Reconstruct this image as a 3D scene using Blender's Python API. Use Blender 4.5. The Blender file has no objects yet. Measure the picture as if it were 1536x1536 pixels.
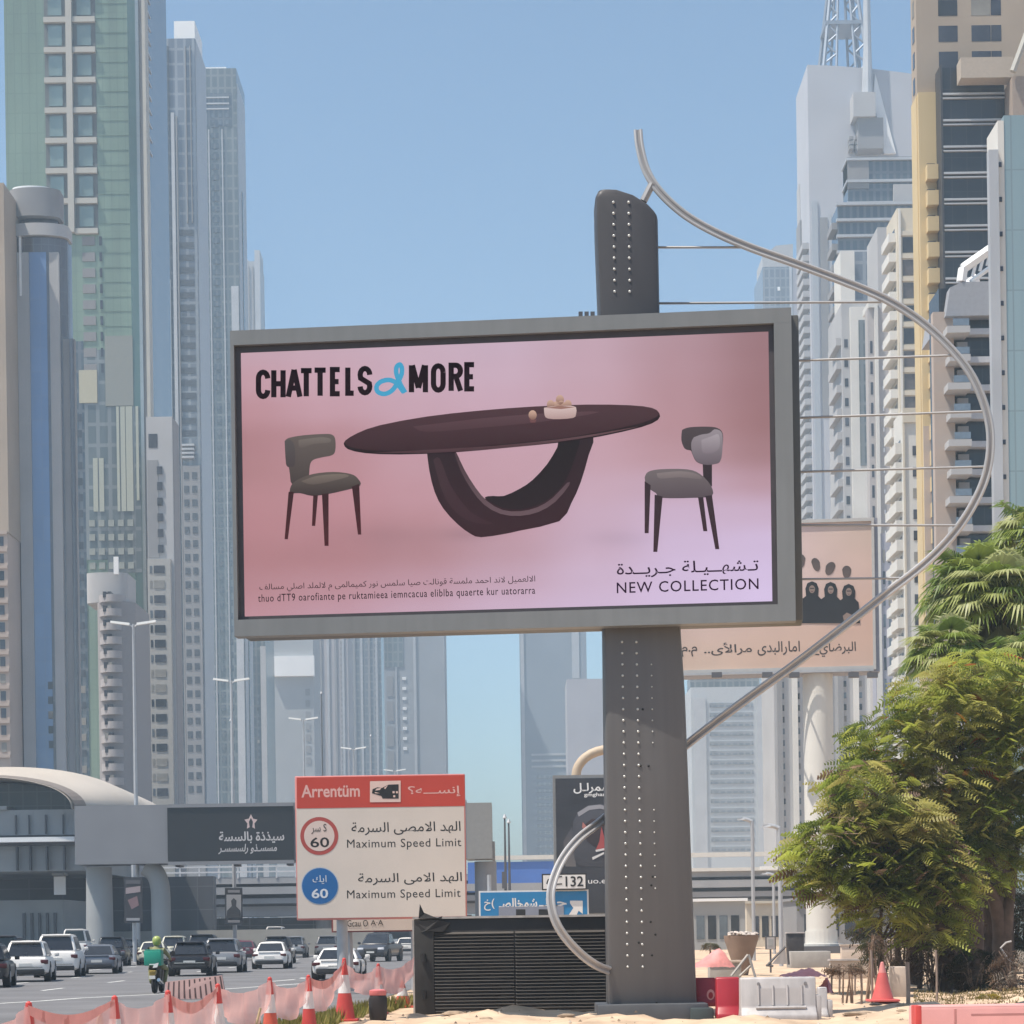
import bpy, bmesh, math, random
from mathutils import Vector, Matrix
from mathutils.geometry import tessellate_polygon
random.seed(7)
S = bpy.context.scene
COL = S.collection
R = math.radians

# ------------------------------------------------------------------ camera
F = 3300.0            # focal length in photo pixels (photo 1536 wide)
EYE = 1.7
HY = 1400.0           # photo row of the horizon in the middle column
ROLL = R(0.85)
cam = bpy.data.cameras.new('camera')
camo = bpy.data.objects.new('camera', cam)
COL.objects.link(camo)
cam.sensor_width = 36.0
cam.lens = 36.0 * F / 1536
cam.shift_y = (HY - 768) / 1536
cam.clip_start = 0.5
cam.clip_end = 6000
camo.matrix_world = Matrix.Translation((0, 0, EYE)) @ Matrix.Rotation(ROLL, 4, 'Y') @ Matrix.Rotation(R(90), 4, 'X')
S.camera = camo

# ------------------------------------------------------------------ light
SUN_EL, SUN_AZ = R(66), R(-116)      # azimuth measured from +Y (view direction), negative = to the left
sd = Vector((math.sin(SUN_AZ) * math.cos(SUN_EL), math.cos(SUN_AZ) * math.cos(SUN_EL), math.sin(SUN_EL)))
W = bpy.data.worlds.new('World')
S.world = W
W.use_nodes = True
nt = W.node_tree
bg = nt.nodes['Background']
sky = nt.nodes.new('ShaderNodeTexSky')
sky.sky_type = 'NISHITA'
sky.sun_disc = False
sky.sun_elevation = SUN_EL
sky.sun_rotation = SUN_AZ
sky.altitude = 10
sky.air_density = 1.0
sky.dust_density = 1.8
sky.ozone_density = 3.5
tint = nt.nodes.new('ShaderNodeVectorMath'); tint.operation = 'MULTIPLY'
tint.inputs[1].default_value = (.85, .95, .92)
nt.links.new(sky.outputs[0], tint.inputs[0]); nt.links.new(tint.outputs[0], bg.inputs[0])
bg.inputs[1].default_value = 0.12
sl = bpy.data.lights.new('sun', 'SUN')
sl.energy = 5.0
sl.angle = R(0.6)
sl.color = (1.0, 0.91, 0.79)
so = bpy.data.objects.new('sun', sl)
COL.objects.link(so)
so.rotation_euler = sd.to_track_quat('Z', 'Y').to_euler()
S.view_settings.view_transform = 'Standard'
S.view_settings.look = 'None'
S.view_settings.gamma = 1
S.view_settings.exposure = 0.45
S.render.engine = 'CYCLES'
cy = S.cycles
cy.max_bounces = 6
cy.diffuse_bounces = 3
cy.glossy_bounces = 3
cy.transparent_max_bounces = 12
cy.volume_bounces = 1
cy.caustics_reflective = False
cy.caustics_refractive = False
HAZE = 0.00040

# ------------------------------------------------------------------ projection helpers (photo pixel + distance -> world)
CR, SR = math.cos(ROLL), math.sin(ROLL)
CAM = Vector((0, 0, EYE))
def pt(px, py, d):
    xc = (px - 768) / F * d
    yc = (HY - py) / F * d
    return Vector((xc * CR + yc * SR, d, EYE - xc * SR + yc * CR))
def ray(px, py):
    return pt(px, py, 1.0) - CAM
def gp(px, py, z=0.0):
    r = ray(px, py)
    return CAM + r * ((z - EYE) / r.z)
def dist_of(px, py):
    return gp(px, py).y
class Plane:
    """A flat board: origin o, unit right u, unit up v; the face looks along n (towards the viewer)."""
    def __init__(s, o, yaw=0.0):
        s.o = Vector(o)
        s.u = Vector((math.cos(yaw), -math.sin(yaw), 0))
        s.v = Vector((0, 0, 1))
        s.n = Vector((-math.sin(yaw), -math.cos(yaw), 0))
    def hit(s, px, py):
        r = ray(px, py)
        t = (s.o - CAM).dot(s.n) / r.dot(s.n)
        p = CAM + r * t - s.o
        return p.dot(s.u), p.dot(s.v)
    def w(s, a, b, c=0.0):
        return s.o + s.u * a + s.v * b + s.n * c

# ------------------------------------------------------------------ materials
def srgb(r, g, b):
    return tuple((c / 255 / 12.92) if c / 255 <= .04045 else ((c / 255 + .055) / 1.055) ** 2.4 for c in (r, g, b))
MATS = {}
def mat(name, col, rough=.6, metal=0., var=.12, scale=3., spec=.5, bump=0., bscale=None, streak=0.):
    """Principled material with procedural mottling of its own colour."""
    if name in MATS: return MATS[name]
    m = bpy.data.materials.new(name); m.use_nodes = True
    t = m.node_tree; b = t.nodes['Principled BSDF']
    b.inputs['Roughness'].default_value = rough
    b.inputs['Metallic'].default_value = metal
    b.inputs['Specular IOR Level'].default_value = spec
    tc = t.nodes.new('ShaderNodeTexCoord')
    n = t.nodes.new('ShaderNodeTexNoise'); n.inputs['Scale'].default_value = scale; n.inputs['Detail'].default_value = 5
    t.links.new(tc.outputs['Object'], n.inputs['Vector'])
    r = t.nodes.new('ShaderNodeMapRange')
    r.inputs[1].default_value = .3; r.inputs[2].default_value = .7
    r.inputs[3].default_value = 1 - var; r.inputs[4].default_value = 1 + var
    t.links.new(n.outputs[0], r.inputs[0])
    if streak:   # dust runs down the surface
        mp = t.nodes.new('ShaderNodeMapping'); mp.inputs['Scale'].default_value = (2.6, 2.6, .16)
        n3 = t.nodes.new('ShaderNodeTexNoise'); n3.inputs['Scale'].default_value = 2.2; n3.inputs['Detail'].default_value = 8
        t.links.new(tc.outputs['Object'], mp.inputs[0]); t.links.new(mp.outputs[0], n3.inputs['Vector'])
        r3 = t.nodes.new('ShaderNodeMapRange'); r3.inputs[1].default_value = .35; r3.inputs[2].default_value = .75
        r3.inputs[3].default_value = 1 - streak * .5; r3.inputs[4].default_value = 1 + streak
        ml = t.nodes.new('ShaderNodeMath'); ml.operation = 'MULTIPLY'
        t.links.new(n3.outputs[0], r3.inputs[0]); t.links.new(r.outputs[0], ml.inputs[0]); t.links.new(r3.outputs[0], ml.inputs[1]); r = ml
    mx = t.nodes.new('ShaderNodeVectorMath'); mx.operation = 'SCALE'
    mx.inputs[0].default_value = col
    t.links.new(r.outputs[0], mx.inputs['Scale'])
    t.links.new(mx.outputs[0], b.inputs['Base Color'])
    if bump:
        n2 = t.nodes.new('ShaderNodeTexNoise'); n2.inputs['Scale'].default_value = bscale or scale * 4; n2.inputs['Detail'].default_value = 6
        t.links.new(tc.outputs['Object'], n2.inputs['Vector'])
        bp = t.nodes.new('ShaderNodeBump'); bp.inputs['Strength'].default_value = bump
        t.links.new(n2.outputs[0], bp.inputs['Height']); t.links.new(bp.outputs[0], b.inputs['Normal'])
    MATS[name] = m
    return m
def curtain(name, c1, c2, mortar, pw=1.5, ph=3.6, rough=.18, metal=.45, line=.05, offset=0.0):
    """Curtain-wall glass: panels of slightly different tint with thin mullion lines."""
    if name in MATS: return MATS[name]
    m = bpy.data.materials.new(name); m.use_nodes = True
    t = m.node_tree; b = t.nodes['Principled BSDF']
    b.inputs['Roughness'].default_value = rough
    b.inputs['Metallic'].default_value = metal
    tc = t.nodes.new('ShaderNodeTexCoord')
    sp = t.nodes.new('ShaderNodeSeparateXYZ'); t.links.new(tc.outputs['Object'], sp.inputs[0])
    ad = t.nodes.new('ShaderNodeMath'); ad.operation = 'ADD'
    t.links.new(sp.outputs[0], ad.inputs[0]); t.links.new(sp.outputs[1], ad.inputs[1])
    cb = t.nodes.new('ShaderNodeCombineXYZ'); t.links.new(ad.outputs[0], cb.inputs[0]); t.links.new(sp.outputs[2], cb.inputs[1])
    br = t.nodes.new('ShaderNodeTexBrick'); br.offset = offset; br.squash = 1
    br.inputs['Scale'].default_value = 1
    br.inputs['Brick Width'].default_value = pw; br.inputs['Row Height'].default_value = ph
    br.inputs['Mortar Size'].default_value = line; br.inputs['Bias'].default_value = 0
    br.inputs['Color1'].default_value = (*c1, 1); br.inputs['Color2'].default_value = (*c2, 1); br.inputs['Mortar'].default_value = (*mortar, 1)
    t.links.new(cb.outputs[0], br.inputs['Vector'])
    n = t.nodes.new('ShaderNodeTexNoise'); n.inputs['Scale'].default_value = .06; n.inputs['Detail'].default_value = 4
    mp = t.nodes.new('ShaderNodeMapping'); mp.inputs['Scale'].default_value = (3, 3, .35)
    t.links.new(tc.outputs['Object'], mp.inputs[0]); t.links.new(mp.outputs[0], n.inputs['Vector'])
    r = t.nodes.new('ShaderNodeMapRange'); r.inputs[1].default_value = .3; r.inputs[2].default_value = .7
    r.inputs[3].default_value = .78; r.inputs[4].default_value = 1.22
    t.links.new(n.outputs[0], r.inputs[0])
    mx = t.nodes.new('ShaderNodeVectorMath'); mx.operation = 'SCALE'
    t.links.new(br.outputs[0], mx.inputs[0]); t.links.new(r.outputs[0], mx.inputs['Scale'])
    t.links.new(mx.outputs[0], b.inputs['Base Color'])
    MATS[name] = m
    return m
def screen_mat(name, strength):
    """LED screen: shows the picture held in the colour attribute by emitting it."""
    m = bpy.data.materials.new(name); m.use_nodes = True
    t = m.node_tree; b = t.nodes['Principled BSDF']
    a = t.nodes.new('ShaderNodeVertexColor'); a.layer_name = 'Col'
    n = t.nodes.new('ShaderNodeTexNoise'); n.inputs['Scale'].default_value = 1.3
    r = t.nodes.new('ShaderNodeMapRange'); r.inputs[3].default_value = .97; r.inputs[4].default_value = 1.03
    tc = t.nodes.new('ShaderNodeTexCoord'); t.links.new(tc.outputs['Object'], n.inputs['Vector']); t.links.new(n.outputs[0], r.inputs[0])
    mx = t.nodes.new('ShaderNodeVectorMath'); mx.operation = 'SCALE'
    t.links.new(a.outputs[0], mx.inputs[0]); t.links.new(r.outputs[0], mx.inputs['Scale'])
    b.inputs['Base Color'].default_value = (.01, .01, .01, 1)
    b.inputs['Roughness'].default_value = .6
    b.inputs['Specular IOR Level'].default_value = .03
    t.links.new(mx.outputs[0], b.inputs['Emission Color'])
    b.inputs['Emission Strength'].default_value = strength
    MATS[name] = m
    return m
def attr_mat(name, rough=.6, transl=0., spec=.3, scale=1.):
    """Printed or leaf material: colour from the mesh's own colour attribute."""
    if name in MATS: return MATS[name]
    m = bpy.data.materials.new(name); m.use_nodes = True
    t = m.node_tree; b = t.nodes['Principled BSDF']
    a = t.nodes.new('ShaderNodeVertexColor'); a.layer_name = 'Col'
    n = t.nodes.new('ShaderNodeTexNoise'); n.inputs['Scale'].default_value = scale
    r = t.nodes.new('ShaderNodeMapRange'); r.inputs[3].default_value = .88; r.inputs[4].default_value = 1.12
    tc = t.nodes.new('ShaderNodeTexCoord'); t.links.new(tc.outputs['Object'], n.inputs['Vector']); t.links.new(n.outputs[0], r.inputs[0])
    mx = t.nodes.new('ShaderNodeVectorMath'); mx.operation = 'SCALE'
    t.links.new(a.outputs[0], mx.inputs[0]); t.links.new(r.outputs[0], mx.inputs['Scale'])
    t.links.new(mx.outputs[0], b.inputs['Base Color'])
    b.inputs['Roughness'].default_value = rough
    b.inputs['Specular IOR Level'].default_value = spec
    if transl:
        tr = t.nodes.new('ShaderNodeBsdfTranslucent'); t.links.new(mx.outputs[0], tr.inputs[0])
        ms = t.nodes.new('ShaderNodeMixShader'); ms.inputs[0].default_value = transl
        t.links.new(b.outputs[0], ms.inputs[1]); t.links.new(tr.outputs[0], ms.inputs[2])
        t.links.new(ms.outputs[0], t.nodes['Material Output'].inputs[0])
    MATS[name] = m
    return m

# ------------------------------------------------------------------ mesh builder
class MB:
    def __init__(s): s.v = []; s.f = []; s.c = []; s.mi = []
    def add(s, vs, fs, col=None, mi=0):
        o = len(s.v); s.v += [tuple(v) for v in vs]
        for f in fs:
            s.f.append(tuple(i + o for i in f)); s.c.append(col); s.mi.append(mi)
        return s
    def box(s, x0, x1, y0, y1, z0, z1, col=None, mi=0):
        return s.add([(x0, y0, z0), (x1, y0, z0), (x1, y1, z0), (x0, y1, z0), (x0, y0, z1), (x1, y0, z1), (x1, y1, z1), (x0, y1, z1)],
                     [(0, 3, 2, 1), (4, 5, 6, 7), (0, 1, 5, 4), (1, 2, 6, 5), (2, 3, 7, 6), (3, 0, 4, 7)], col, mi)
    def hexa(s, p, col=None, mi=0):
        """8 corners, bottom ring then top ring."""
        return s.add(p, [(0, 3, 2, 1), (4, 5, 6, 7), (0, 1, 5, 4), (1, 2, 6, 5), (2, 3, 7, 6), (3, 0, 4, 7)], col, mi)
    def fbox(s, P, a0, a1, b0, b1, c0, c1, col=None, mi=0):
        """box on a Plane: right a, up b, out c."""
        q = [P.w(a, b, c) for b in (b0, b1) for a, c in ((a0, c1), (a1, c1), (a1, c0), (a0, c0))]
        return s.hexa(q, col, mi)
    def prism(s, pts, ax, d):
        """closed 2D outline as 3D points pts, pushed along vector ax*d."""
        n = len(pts); a = [Vector(p) for p in pts]; k = Vector(ax) * d
        return s.add(a + [p + k for p in a], [tuple(range(n)), tuple(range(2 * n - 1, n - 1, -1))] + [(i, i + n, (i + 1) % n + n, (i + 1) % n) for i in range(n)])
    def tube(s, path, r, n=8, caps=True, col=None, mi=0):
        p = [Vector(q) for q in path]; m = len(p)
        rr = r if isinstance(r, (list, tuple)) else [r] * m
        vs = []; up = None
        for i in range(m):
            t = (p[min(i + 1, m - 1)] - p[max(i - 1, 0)]).normalized()
            if up is None:
                up = Vector((0, 0, 1)) if abs(t.z) < .9 else Vector((1, 0, 0))
            a = t.cross(up)
            if a.length < 1e-6: a = t.orthogonal()
            a.normalize(); b = a.cross(t).normalized(); up = b
            for k in range(n):
                g = 2 * math.pi * k / n
                vs.append(p[i] + (a * math.cos(g) + b * math.sin(g)) * rr[i])
        fs = [(i * n + k, i * n + (k + 1) % n, (i + 1) * n + (k + 1) % n, (i + 1) * n + k) for i in range(m - 1) for k in range(n)]
        if caps: fs += [tuple(range(n - 1, -1, -1)), tuple(range((m - 1) * n, m * n))]
        return s.add(vs, fs, col, mi)
    def lathe(s, prof, c=(0, 0, 0), n=16, axis='z', col=None, mi=0):
        vs = []
        for r, h in prof:
            for k in range(n):
                g = 2 * math.pi * k / n
                q = {'z': (r * math.cos(g), r * math.sin(g), h), 'x': (h, r * math.cos(g), r * math.sin(g)), 'y': (r * math.cos(g), h, r * math.sin(g))}[axis]
                vs.append(Vector(q) + Vector(c))
        m = len(prof)
        fs = [(i * n + k, i * n + (k + 1) % n, (i + 1) * n + (k + 1) % n, (i + 1) * n + k) for i in range(m - 1) for k in range(n)]
        fs += [tuple(range(n - 1, -1, -1)), tuple(range((m - 1) * n, m * n))]
        return s.add(vs, fs, col, mi)
    def loft(s, rings, closed=True, col=None):
        n = len(rings[0]); vs = [q for r in rings for q in r]
        fs = [(i * n + k, i * n + (k + 1) % n, (i + 1) * n + (k + 1) % n, (i + 1) * n + k) for i in range(len(rings) - 1) for k in range(n)]
        if closed: fs += [tuple(range(n - 1, -1, -1)), tuple(range((len(rings) - 1) * n, len(rings) * n))]
        return s.add(vs, fs, col)
    def build(s, name, m, parent=None, smooth=False, bevel=0, angle=40, seg=2):
        me = bpy.data.meshes.new(name)
        vs = s.v
        if parent is not None:
            o = ORG[parent.name]
            vs = [(v[0] - o[0], v[1] - o[1], v[2] - o[2]) for v in vs]
        me.from_pydata(vs, [], s.f)
        for q in (m if isinstance(m, (list, tuple)) else [m]): me.materials.append(q)
        if any(s.mi): me.polygons.foreach_set('material_index', s.mi)
        if any(c is not None for c in s.c):
            ca = me.color_attributes.new('Col', 'FLOAT_COLOR', 'CORNER')
            buf = []
            for f, c in zip(s.f, s.c):
                c = c or (.5, .5, .5)
                if isinstance(c[0], (tuple, list)):
                    for q in c: buf += [q[0], q[1], q[2], 1]
                else: buf += [c[0], c[1], c[2], 1] * len(f)
            ca.data.foreach_set('color', buf)
        bm = bmesh.new(); bm.from_mesh(me)
        if bevel:
            bmesh.ops.remove_doubles(bm, verts=bm.verts, dist=1e-5)
            eds = [e for e in bm.edges if len(e.link_faces) == 2 and e.calc_face_angle(0) > R(25)]
            bmesh.ops.bevel(bm, geom=eds, offset=bevel, segments=seg, profile=.5, affect='EDGES')
        if not any(c is not None for c in s.c):
            bmesh.ops.recalc_face_normals(bm, faces=bm.faces)
        bm.to_mesh(me); bm.free()
        if smooth or bevel:
            me.polygons.foreach_set('use_smooth', [True] * len(me.polygons))
            me.set_sharp_from_angle(angle=R(angle))
        me.update()
        o = bpy.data.objects.new(name, me); COL.objects.link(o)
        if parent is not None:
            o.parent = parent; ORG[o.name] = ORG[parent.name]
        else: ORG[o.name] = Vector((0, 0, 0))
        return o
ORG = {}
def tag(o, label=None, cat=None, group=None, kind=None):
    if label: o['label'] = label
    if cat: o['category'] = cat
    if group: o['group'] = group
    if kind: o['kind'] = kind
    return o
def thing(name, label, cat, loc=(0, 0, 0), group=None):
    o = bpy.data.objects.new(name, None); COL.objects.link(o)
    o.location = loc; ORG[o.name] = Vector(loc)
    return tag(o, label, cat, group)
def repeat(o, parent, off):
    """A copy of a part, moved by off."""
    c = o.copy(); COL.objects.link(c); c.parent = parent
    c.location = o.location + Vector(off); ORG[c.name] = ORG[parent.name]
    return c
def place(o, loc, rz=0.0, sc=None):
    o.location = loc; o.rotation_euler = (0, 0, rz)
    if sc: o.scale = sc
    return o
def copy_thing(o):
    c = o.copy(); COL.objects.link(c); ORG[c.name] = ORG[o.name]
    def rec(a, b):
        for ch in list(a.children):
            d = ch.copy(); COL.objects.link(d); d.parent = b; ORG[d.name] = ORG[ch.name]
            rec(ch, d)
    rec(o, c)
    return c
def crom(P, k=6):
    """smooth curve through points"""
    P = [Vector(p) for p in P]; out = []
    for i in range(len(P) - 1):
        a, b, c, d = P[max(i - 1, 0)], P[i], P[i + 1], P[min(i + 2, len(P) - 1)]
        for j in range(k):
            t = j / k
            out.append(.5 * ((2 * b) + (c - a) * t + (2 * a - 5 * b + 4 * c - d) * t * t + (3 * b - a - 3 * c + d) * t ** 3))
    return out + [P[-1]]

# ------------------------------------------------------------------ writing
_F = {}
for base, code, n in [('آ', 0xFE81, 2), ('أ', 0xFE83, 2), ('ؤ', 0xFE85, 2), ('إ', 0xFE87, 2), ('ئ', 0xFE89, 4), ('ا', 0xFE8D, 2), ('ب', 0xFE8F, 4), ('ة', 0xFE93, 2), ('ت', 0xFE95, 4), ('ث', 0xFE99, 4), ('ج', 0xFE9D, 4), ('ح', 0xFEA1, 4), ('خ', 0xFEA5, 4), ('د', 0xFEA9, 2), ('ذ', 0xFEAB, 2), ('ر', 0xFEAD, 2), ('ز', 0xFEAF, 2), ('س', 0xFEB1, 4), ('ش', 0xFEB5, 4), ('ص', 0xFEB9, 4), ('ض', 0xFEBD, 4), ('ط', 0xFEC1, 4), ('ع', 0xFEC9, 4), ('غ', 0xFECD, 4), ('ف', 0xFED1, 4), ('ق', 0xFED5, 4), ('ك', 0xFED9, 4), ('ل', 0xFEDD, 4), ('م', 0xFEE1, 4), ('ن', 0xFEE5, 4), ('ه', 0xFEE9, 4), ('و', 0xFEED, 2), ('ى', 0xFEEF, 2), ('ي', 0xFEF1, 4)]:
    _F[base] = (code, n)
def ar(txt):
    """Arabic letters to joined forms in drawing order."""
    txt = txt.replace('لا', '\ue000').replace('لأ', '\ue001')
    out = []
    def jn(c): return c == 'ـ' or (c in _F and _F[c][1] == 4)             # joins to the next letter
    def jp(c): return c == 'ـ' or c in _F or c in '\ue000\ue001'          # can be joined from the previous one
    for i, c in enumerate(txt):
        p = i > 0 and jn(txt[i - 1]) and jp(c)
        n = i + 1 < len(txt) and jn(c) and jp(txt[i + 1])
        if c == '\ue000': out.append(chr(0xFEFC if p else 0xFEFB))
        elif c == '\ue001': out.append(chr(0xFEF8 if p else 0xFEF7))
        elif c in _F:
            code, k = _F[c]
            out.append(chr(code + (3 if p and n and k == 4 else 2 if n and k == 4 else 1 if p else 0)))
        else: out.append(c)
    return ''.join(reversed(out))
def write(txt, P, box, m, parent, out=.01, weight=.0, name='lettering', shear=0., gap=1.):
    """Lettering as a flat mesh on Plane P fitted into the photo rectangle box = (x0, y0, x1, y1)."""
    c = bpy.data.curves.new('t', 'FONT'); c.body = txt; c.offset = weight; c.resolution_u = 3; c.shear = shear; c.space_character = gap
    o = bpy.data.objects.new('t', c); COL.objects.link(o)
    bpy.context.view_layer.update()
    me = o.evaluated_get(bpy.context.evaluated_depsgraph_get()).to_mesh()
    vs = [v.co.copy() for v in me.vertices]; fs = [tuple(p.vertices) for p in me.polygons]
    bpy.data.objects.remove(o); bpy.data.curves.remove(c)
    if not vs: return None
    x0, x1 = min(v.x for v in vs), max(v.x for v in vs); y0, y1 = min(v.y for v in vs), max(v.y for v in vs)
    xm = (box[0] + box[2]) / 2
    b1 = P.hit(xm, box[1])[1]; b0 = P.hit(xm, box[3])[1]; a0 = P.hit(box[0], box[1])[0]; a1 = P.hit(box[2], box[3])[0]
    q = MB().add([P.w(a0 + (v.x - x0) / (x1 - x0) * (a1 - a0), b0 + (v.y - y0) / (y1 - y0) * (b1 - b0), out) for v in vs], fs)
    return q.build(name, m, parent)
def strokes(lines, P, wpx, m, parent, out=.01, name='lettering', close=False):
    """Pen strokes given as photo polylines, wpx wide, on Plane P; each stroke a millimetre above the one before."""
    q = MB()
    for k, L in enumerate(lines):
        pts = [Vector(p) for p in L]; w = wpx / 2; lf = []; rt = []; n = len(pts)
        for i in range(n):
            t0 = (pts[i] - pts[i - 1]).normalized() if i else (pts[1] - pts[0]).normalized()
            t1 = (pts[i + 1] - pts[i]).normalized() if i < n - 1 else t0
            nn = Vector((-(t0.y + t1.y), t0.x + t1.x))
            nn = nn.normalized() if nn.length > 1e-6 else Vector((-t0.y, t0.x))
            s = min(2., 1 / max(.3, nn.dot(Vector((-t0.y, t0.x)))))
            lf.append(pts[i] + nn * w * s); rt.append(pts[i] - nn * w * s)
        vs = [P.w(*P.hit(p.x, p.y), out + .001 * k) for p in lf + rt]
        q.add(vs, [(i, i + 1, n + i + 1, n + i) for i in range(n - 1)])
    return q.build(name, m, parent)
def shape(P, pts, out, m, parent, name, col=None, col2=None):
    """Flat outline of photo points on Plane P (printed picture element), colour running from col (top) to col2 (bottom)."""
    hs = [P.hit(*p) for p in pts]
    vs = [P.w(a, b, out) for a, b in hs]
    q = MB()
    if col2:
        t0, t1 = max(b for a, b in hs), min(b for a, b in hs)
        cc = [tuple(col[i] + (col2[i] - col[i]) * (t0 - b) / (t0 - t1) for i in range(3)) for a, b in hs]
        q.add(vs, [tuple(range(len(vs)))], cc)
    else: q.add(vs, [tuple(range(len(vs)))], col)
    me = bpy.data.meshes.new(name); o0 = ORG[parent.name]
    bm = bmesh.new(); bv = [bm.verts.new(Vector(v) - o0) for v in vs]
    lay = bm.loops.layers.float_color.new('Col')
    for tri in tessellate_polygon([[Vector((a, b, 0)) for a, b in hs]]):
        try: f = bm.faces.new([bv[i] for i in tri])
        except ValueError: continue
        for i, l in zip(tri, f.loops):
            c = q.c[0]
            if c is None: c = (.2, .2, .2)
            if isinstance(c[0], (tuple, list)): c = c[i]
            l[lay] = (c[0], c[1], c[2], 1)
        if f.normal.length < .5: f.normal_update()
        if f.normal.dot(P.n) < 0: f.normal_flip()
    bm.to_mesh(me); bm.free(); me.materials.append(m)
    o = bpy.data.objects.new(name, me); COL.objects.link(o); o.parent = parent; ORG[o.name] = o0
    return o
# ================================================================== THE SETTING
def structure(o): return tag(o, kind='structure')
# ground sheet: sandy verge with low ridges near the viewer
def ground_z(x, y):
    xc = -2.4 + 2.6 * max(0., min(1., (y - 50) / 14))
    k = max(0., 1 - abs(y - 44) / 60) * (1 / (1 + math.exp(max(-60, min(60, -(x - xc) * 1.9)))))
    return .018 + k * (.10 * math.sin(x * 1.9 + y * .7) * math.sin(y * 1.1 - x * .4) + .06 * math.sin(x * 4.3 + 1) * math.sin(y * 3.1) + .03 * math.sin(x * 9 + y * 7))
g = MB()
xs = [-740, -300, -120, -60, -30, -14] + [-9 + .5 * i for i in range(75)] + [34, 50, 90, 300, 740]
ys = [-60, 0, 15] + [22 + .5 * i for i in range(100)] + [75 + 3 * i for i in range(20)] + [150, 250, 500, 900, 1350]
g.add([(x, y, ground_z(x, y)) for y in ys for x in xs], [(j * len(xs) + i, j * len(xs) + i + 1, (j + 1) * len(xs) + i + 1, (j + 1) * len(xs) + i) for j in range(len(ys) - 1) for i in range(len(xs) - 1)])
sand = mat('sand', (.52, .385, .275), .95, var=.26, scale=1.1, spec=.1, bump=.9, bscale=7)
structure(g.build('ground', sand, smooth=True))
asph = mat('asphalt', (.145, .142, .148), .85, var=.18, scale=.35, spec=.25, bump=.15, bscale=60)
rp = [(-4.2, 1340), (-4.2, 150), (-2.6, 100), (-2.8, 82), (-3.1, 68), (-3.5, 58), (-4.1, 46), (-4.8, 36), (-5.2, 30), (-6.1, 24), (-9, -50), (-90, -50), (-90, 1340)]
r = MB().add([(x, y, .03) for x, y in rp], [tuple(range(len(rp)))])
structure(r.build('road', asph))
# white edge line and lane dashes lie 4 mm above the asphalt
white = mat('road_paint', (.62, .62, .6), .7, var=.2, scale=4)
q = MB()
ed = [gp(*p, z=.034) for p in [(-60, 1508), (0, 1505), (60, 1501.5), (120, 1497), (180, 1494), (240, 1491), (300, 1486), (360, 1482), (430, 1477), (500, 1472), (560, 1468)]]
for a, b in zip(ed[:-1], ed[1:]):
    t = (b - a).normalized(); nn = Vector((-t.y, t.x, 0)) * .11
    q.add([a - nn, b - nn, b + nn, a + nn], [(0, 1, 2, 3)])
structure(q.build('edge_line_marking', white))
q = MB()
for X in (-15.6, -19.3, -23.0, -26.7):
    for k in range(16):
        y = 64 + 12 * k + X * .2
        q.add([(X - .08, y, .034), (X + .08, y, .034), (X + .08, y + 3.5, .034), (X - .08, y + 3.5, .034)], [(0, 1, 2, 3)])
for a, b in ((gp(404, 1474), gp(440, 1471)), (gp(448, 1469), gp(456, 1469))):
    a.z = b.z = .035; q.add([a, b, b + Vector((0, 1.2, 0)), a + Vector((0, 1.2, 0))], [(0, 1, 2, 3)])
structure(q.build('lane_marking', white))
# kerb and paved strip on the verge, behind the barriers
kerbm = mat('kerb_concrete', (.42, .38, .34), .9, var=.15, scale=2)
q = MB().box(-4.1, -3.8, 112, 600, 0, .14)
structure(q.build('kerb', kerbm))
# dry grass strip below the safety netting
gr = MB(); rg = random.Random(3)
def lerp_list(L, x):
    for (a, u), (b, v) in zip(L[:-1], L[1:]):
        if a <= x <= b: return u + (v - u) * (x - a) / (b - a)
for _ in range(9000):
    px = rg.uniform(-20, 622)
    if px < 300 and rg.random() < .6: continue
    y = lerp_list([(-30, 23), (172, 26), (327, 31.4), (405, 36), (463, 38), (517, 43.4), (568, 47), (625, 51)], px) + rg.uniform(-.3, 2.2); x = pt(px, 1500, y).x
    h = rg.uniform(.10, .36); a = rg.uniform(0, 6.3); w = .035; l = rg.uniform(-.12, .12)
    z0 = ground_z(x, y) - .02
    c = rg.choice([(.20, .19, .04), (.25, .22, .06), (.16, .17, .035), (.3, .25, .09)])
    dx, dy = math.cos(a) * w, math.sin(a) * w
    gr.add([(x - dx, y - dy, z0), (x + dx, y + dy, z0), (x + l, y + l * .5, z0 + h)], [(0, 1, 2)], c)
pe = MB(); rp_ = random.Random(33)
for _ in range(1500):
    y = rp_.uniform(33, 75); x = rp_.uniform(-.08, .24) * y
    if x < -4 + (y - 50) * .1: continue
    z = ground_z(x, y); s_ = rp_.choice([.012, .018, .025, .04]); c = rp_.choice([(.22, .16, .11), (.34, .27, .2), (.12, .09, .07), (.45, .4, .34)])
    pts_ = [(x + s_ * math.cos(a_) * rp_.uniform(.7, 1.3), y + s_ * math.sin(a_) * rp_.uniform(.7, 1.3), z - .01) for a_ in (0, 1.26, 2.5, 3.8, 5.0)]
    pe.add(pts_ + [(x, y, z + s_ * .8)], [(i, (i + 1) % 5, 5) for i in range(5)], c)
tag(pe.build('gravel', attr_mat('gravel_grit', .9)), kind='stuff')
tag(gr.build('dry_grass', attr_mat('grass_leaf', .8, .3)), kind='stuff')

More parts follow.
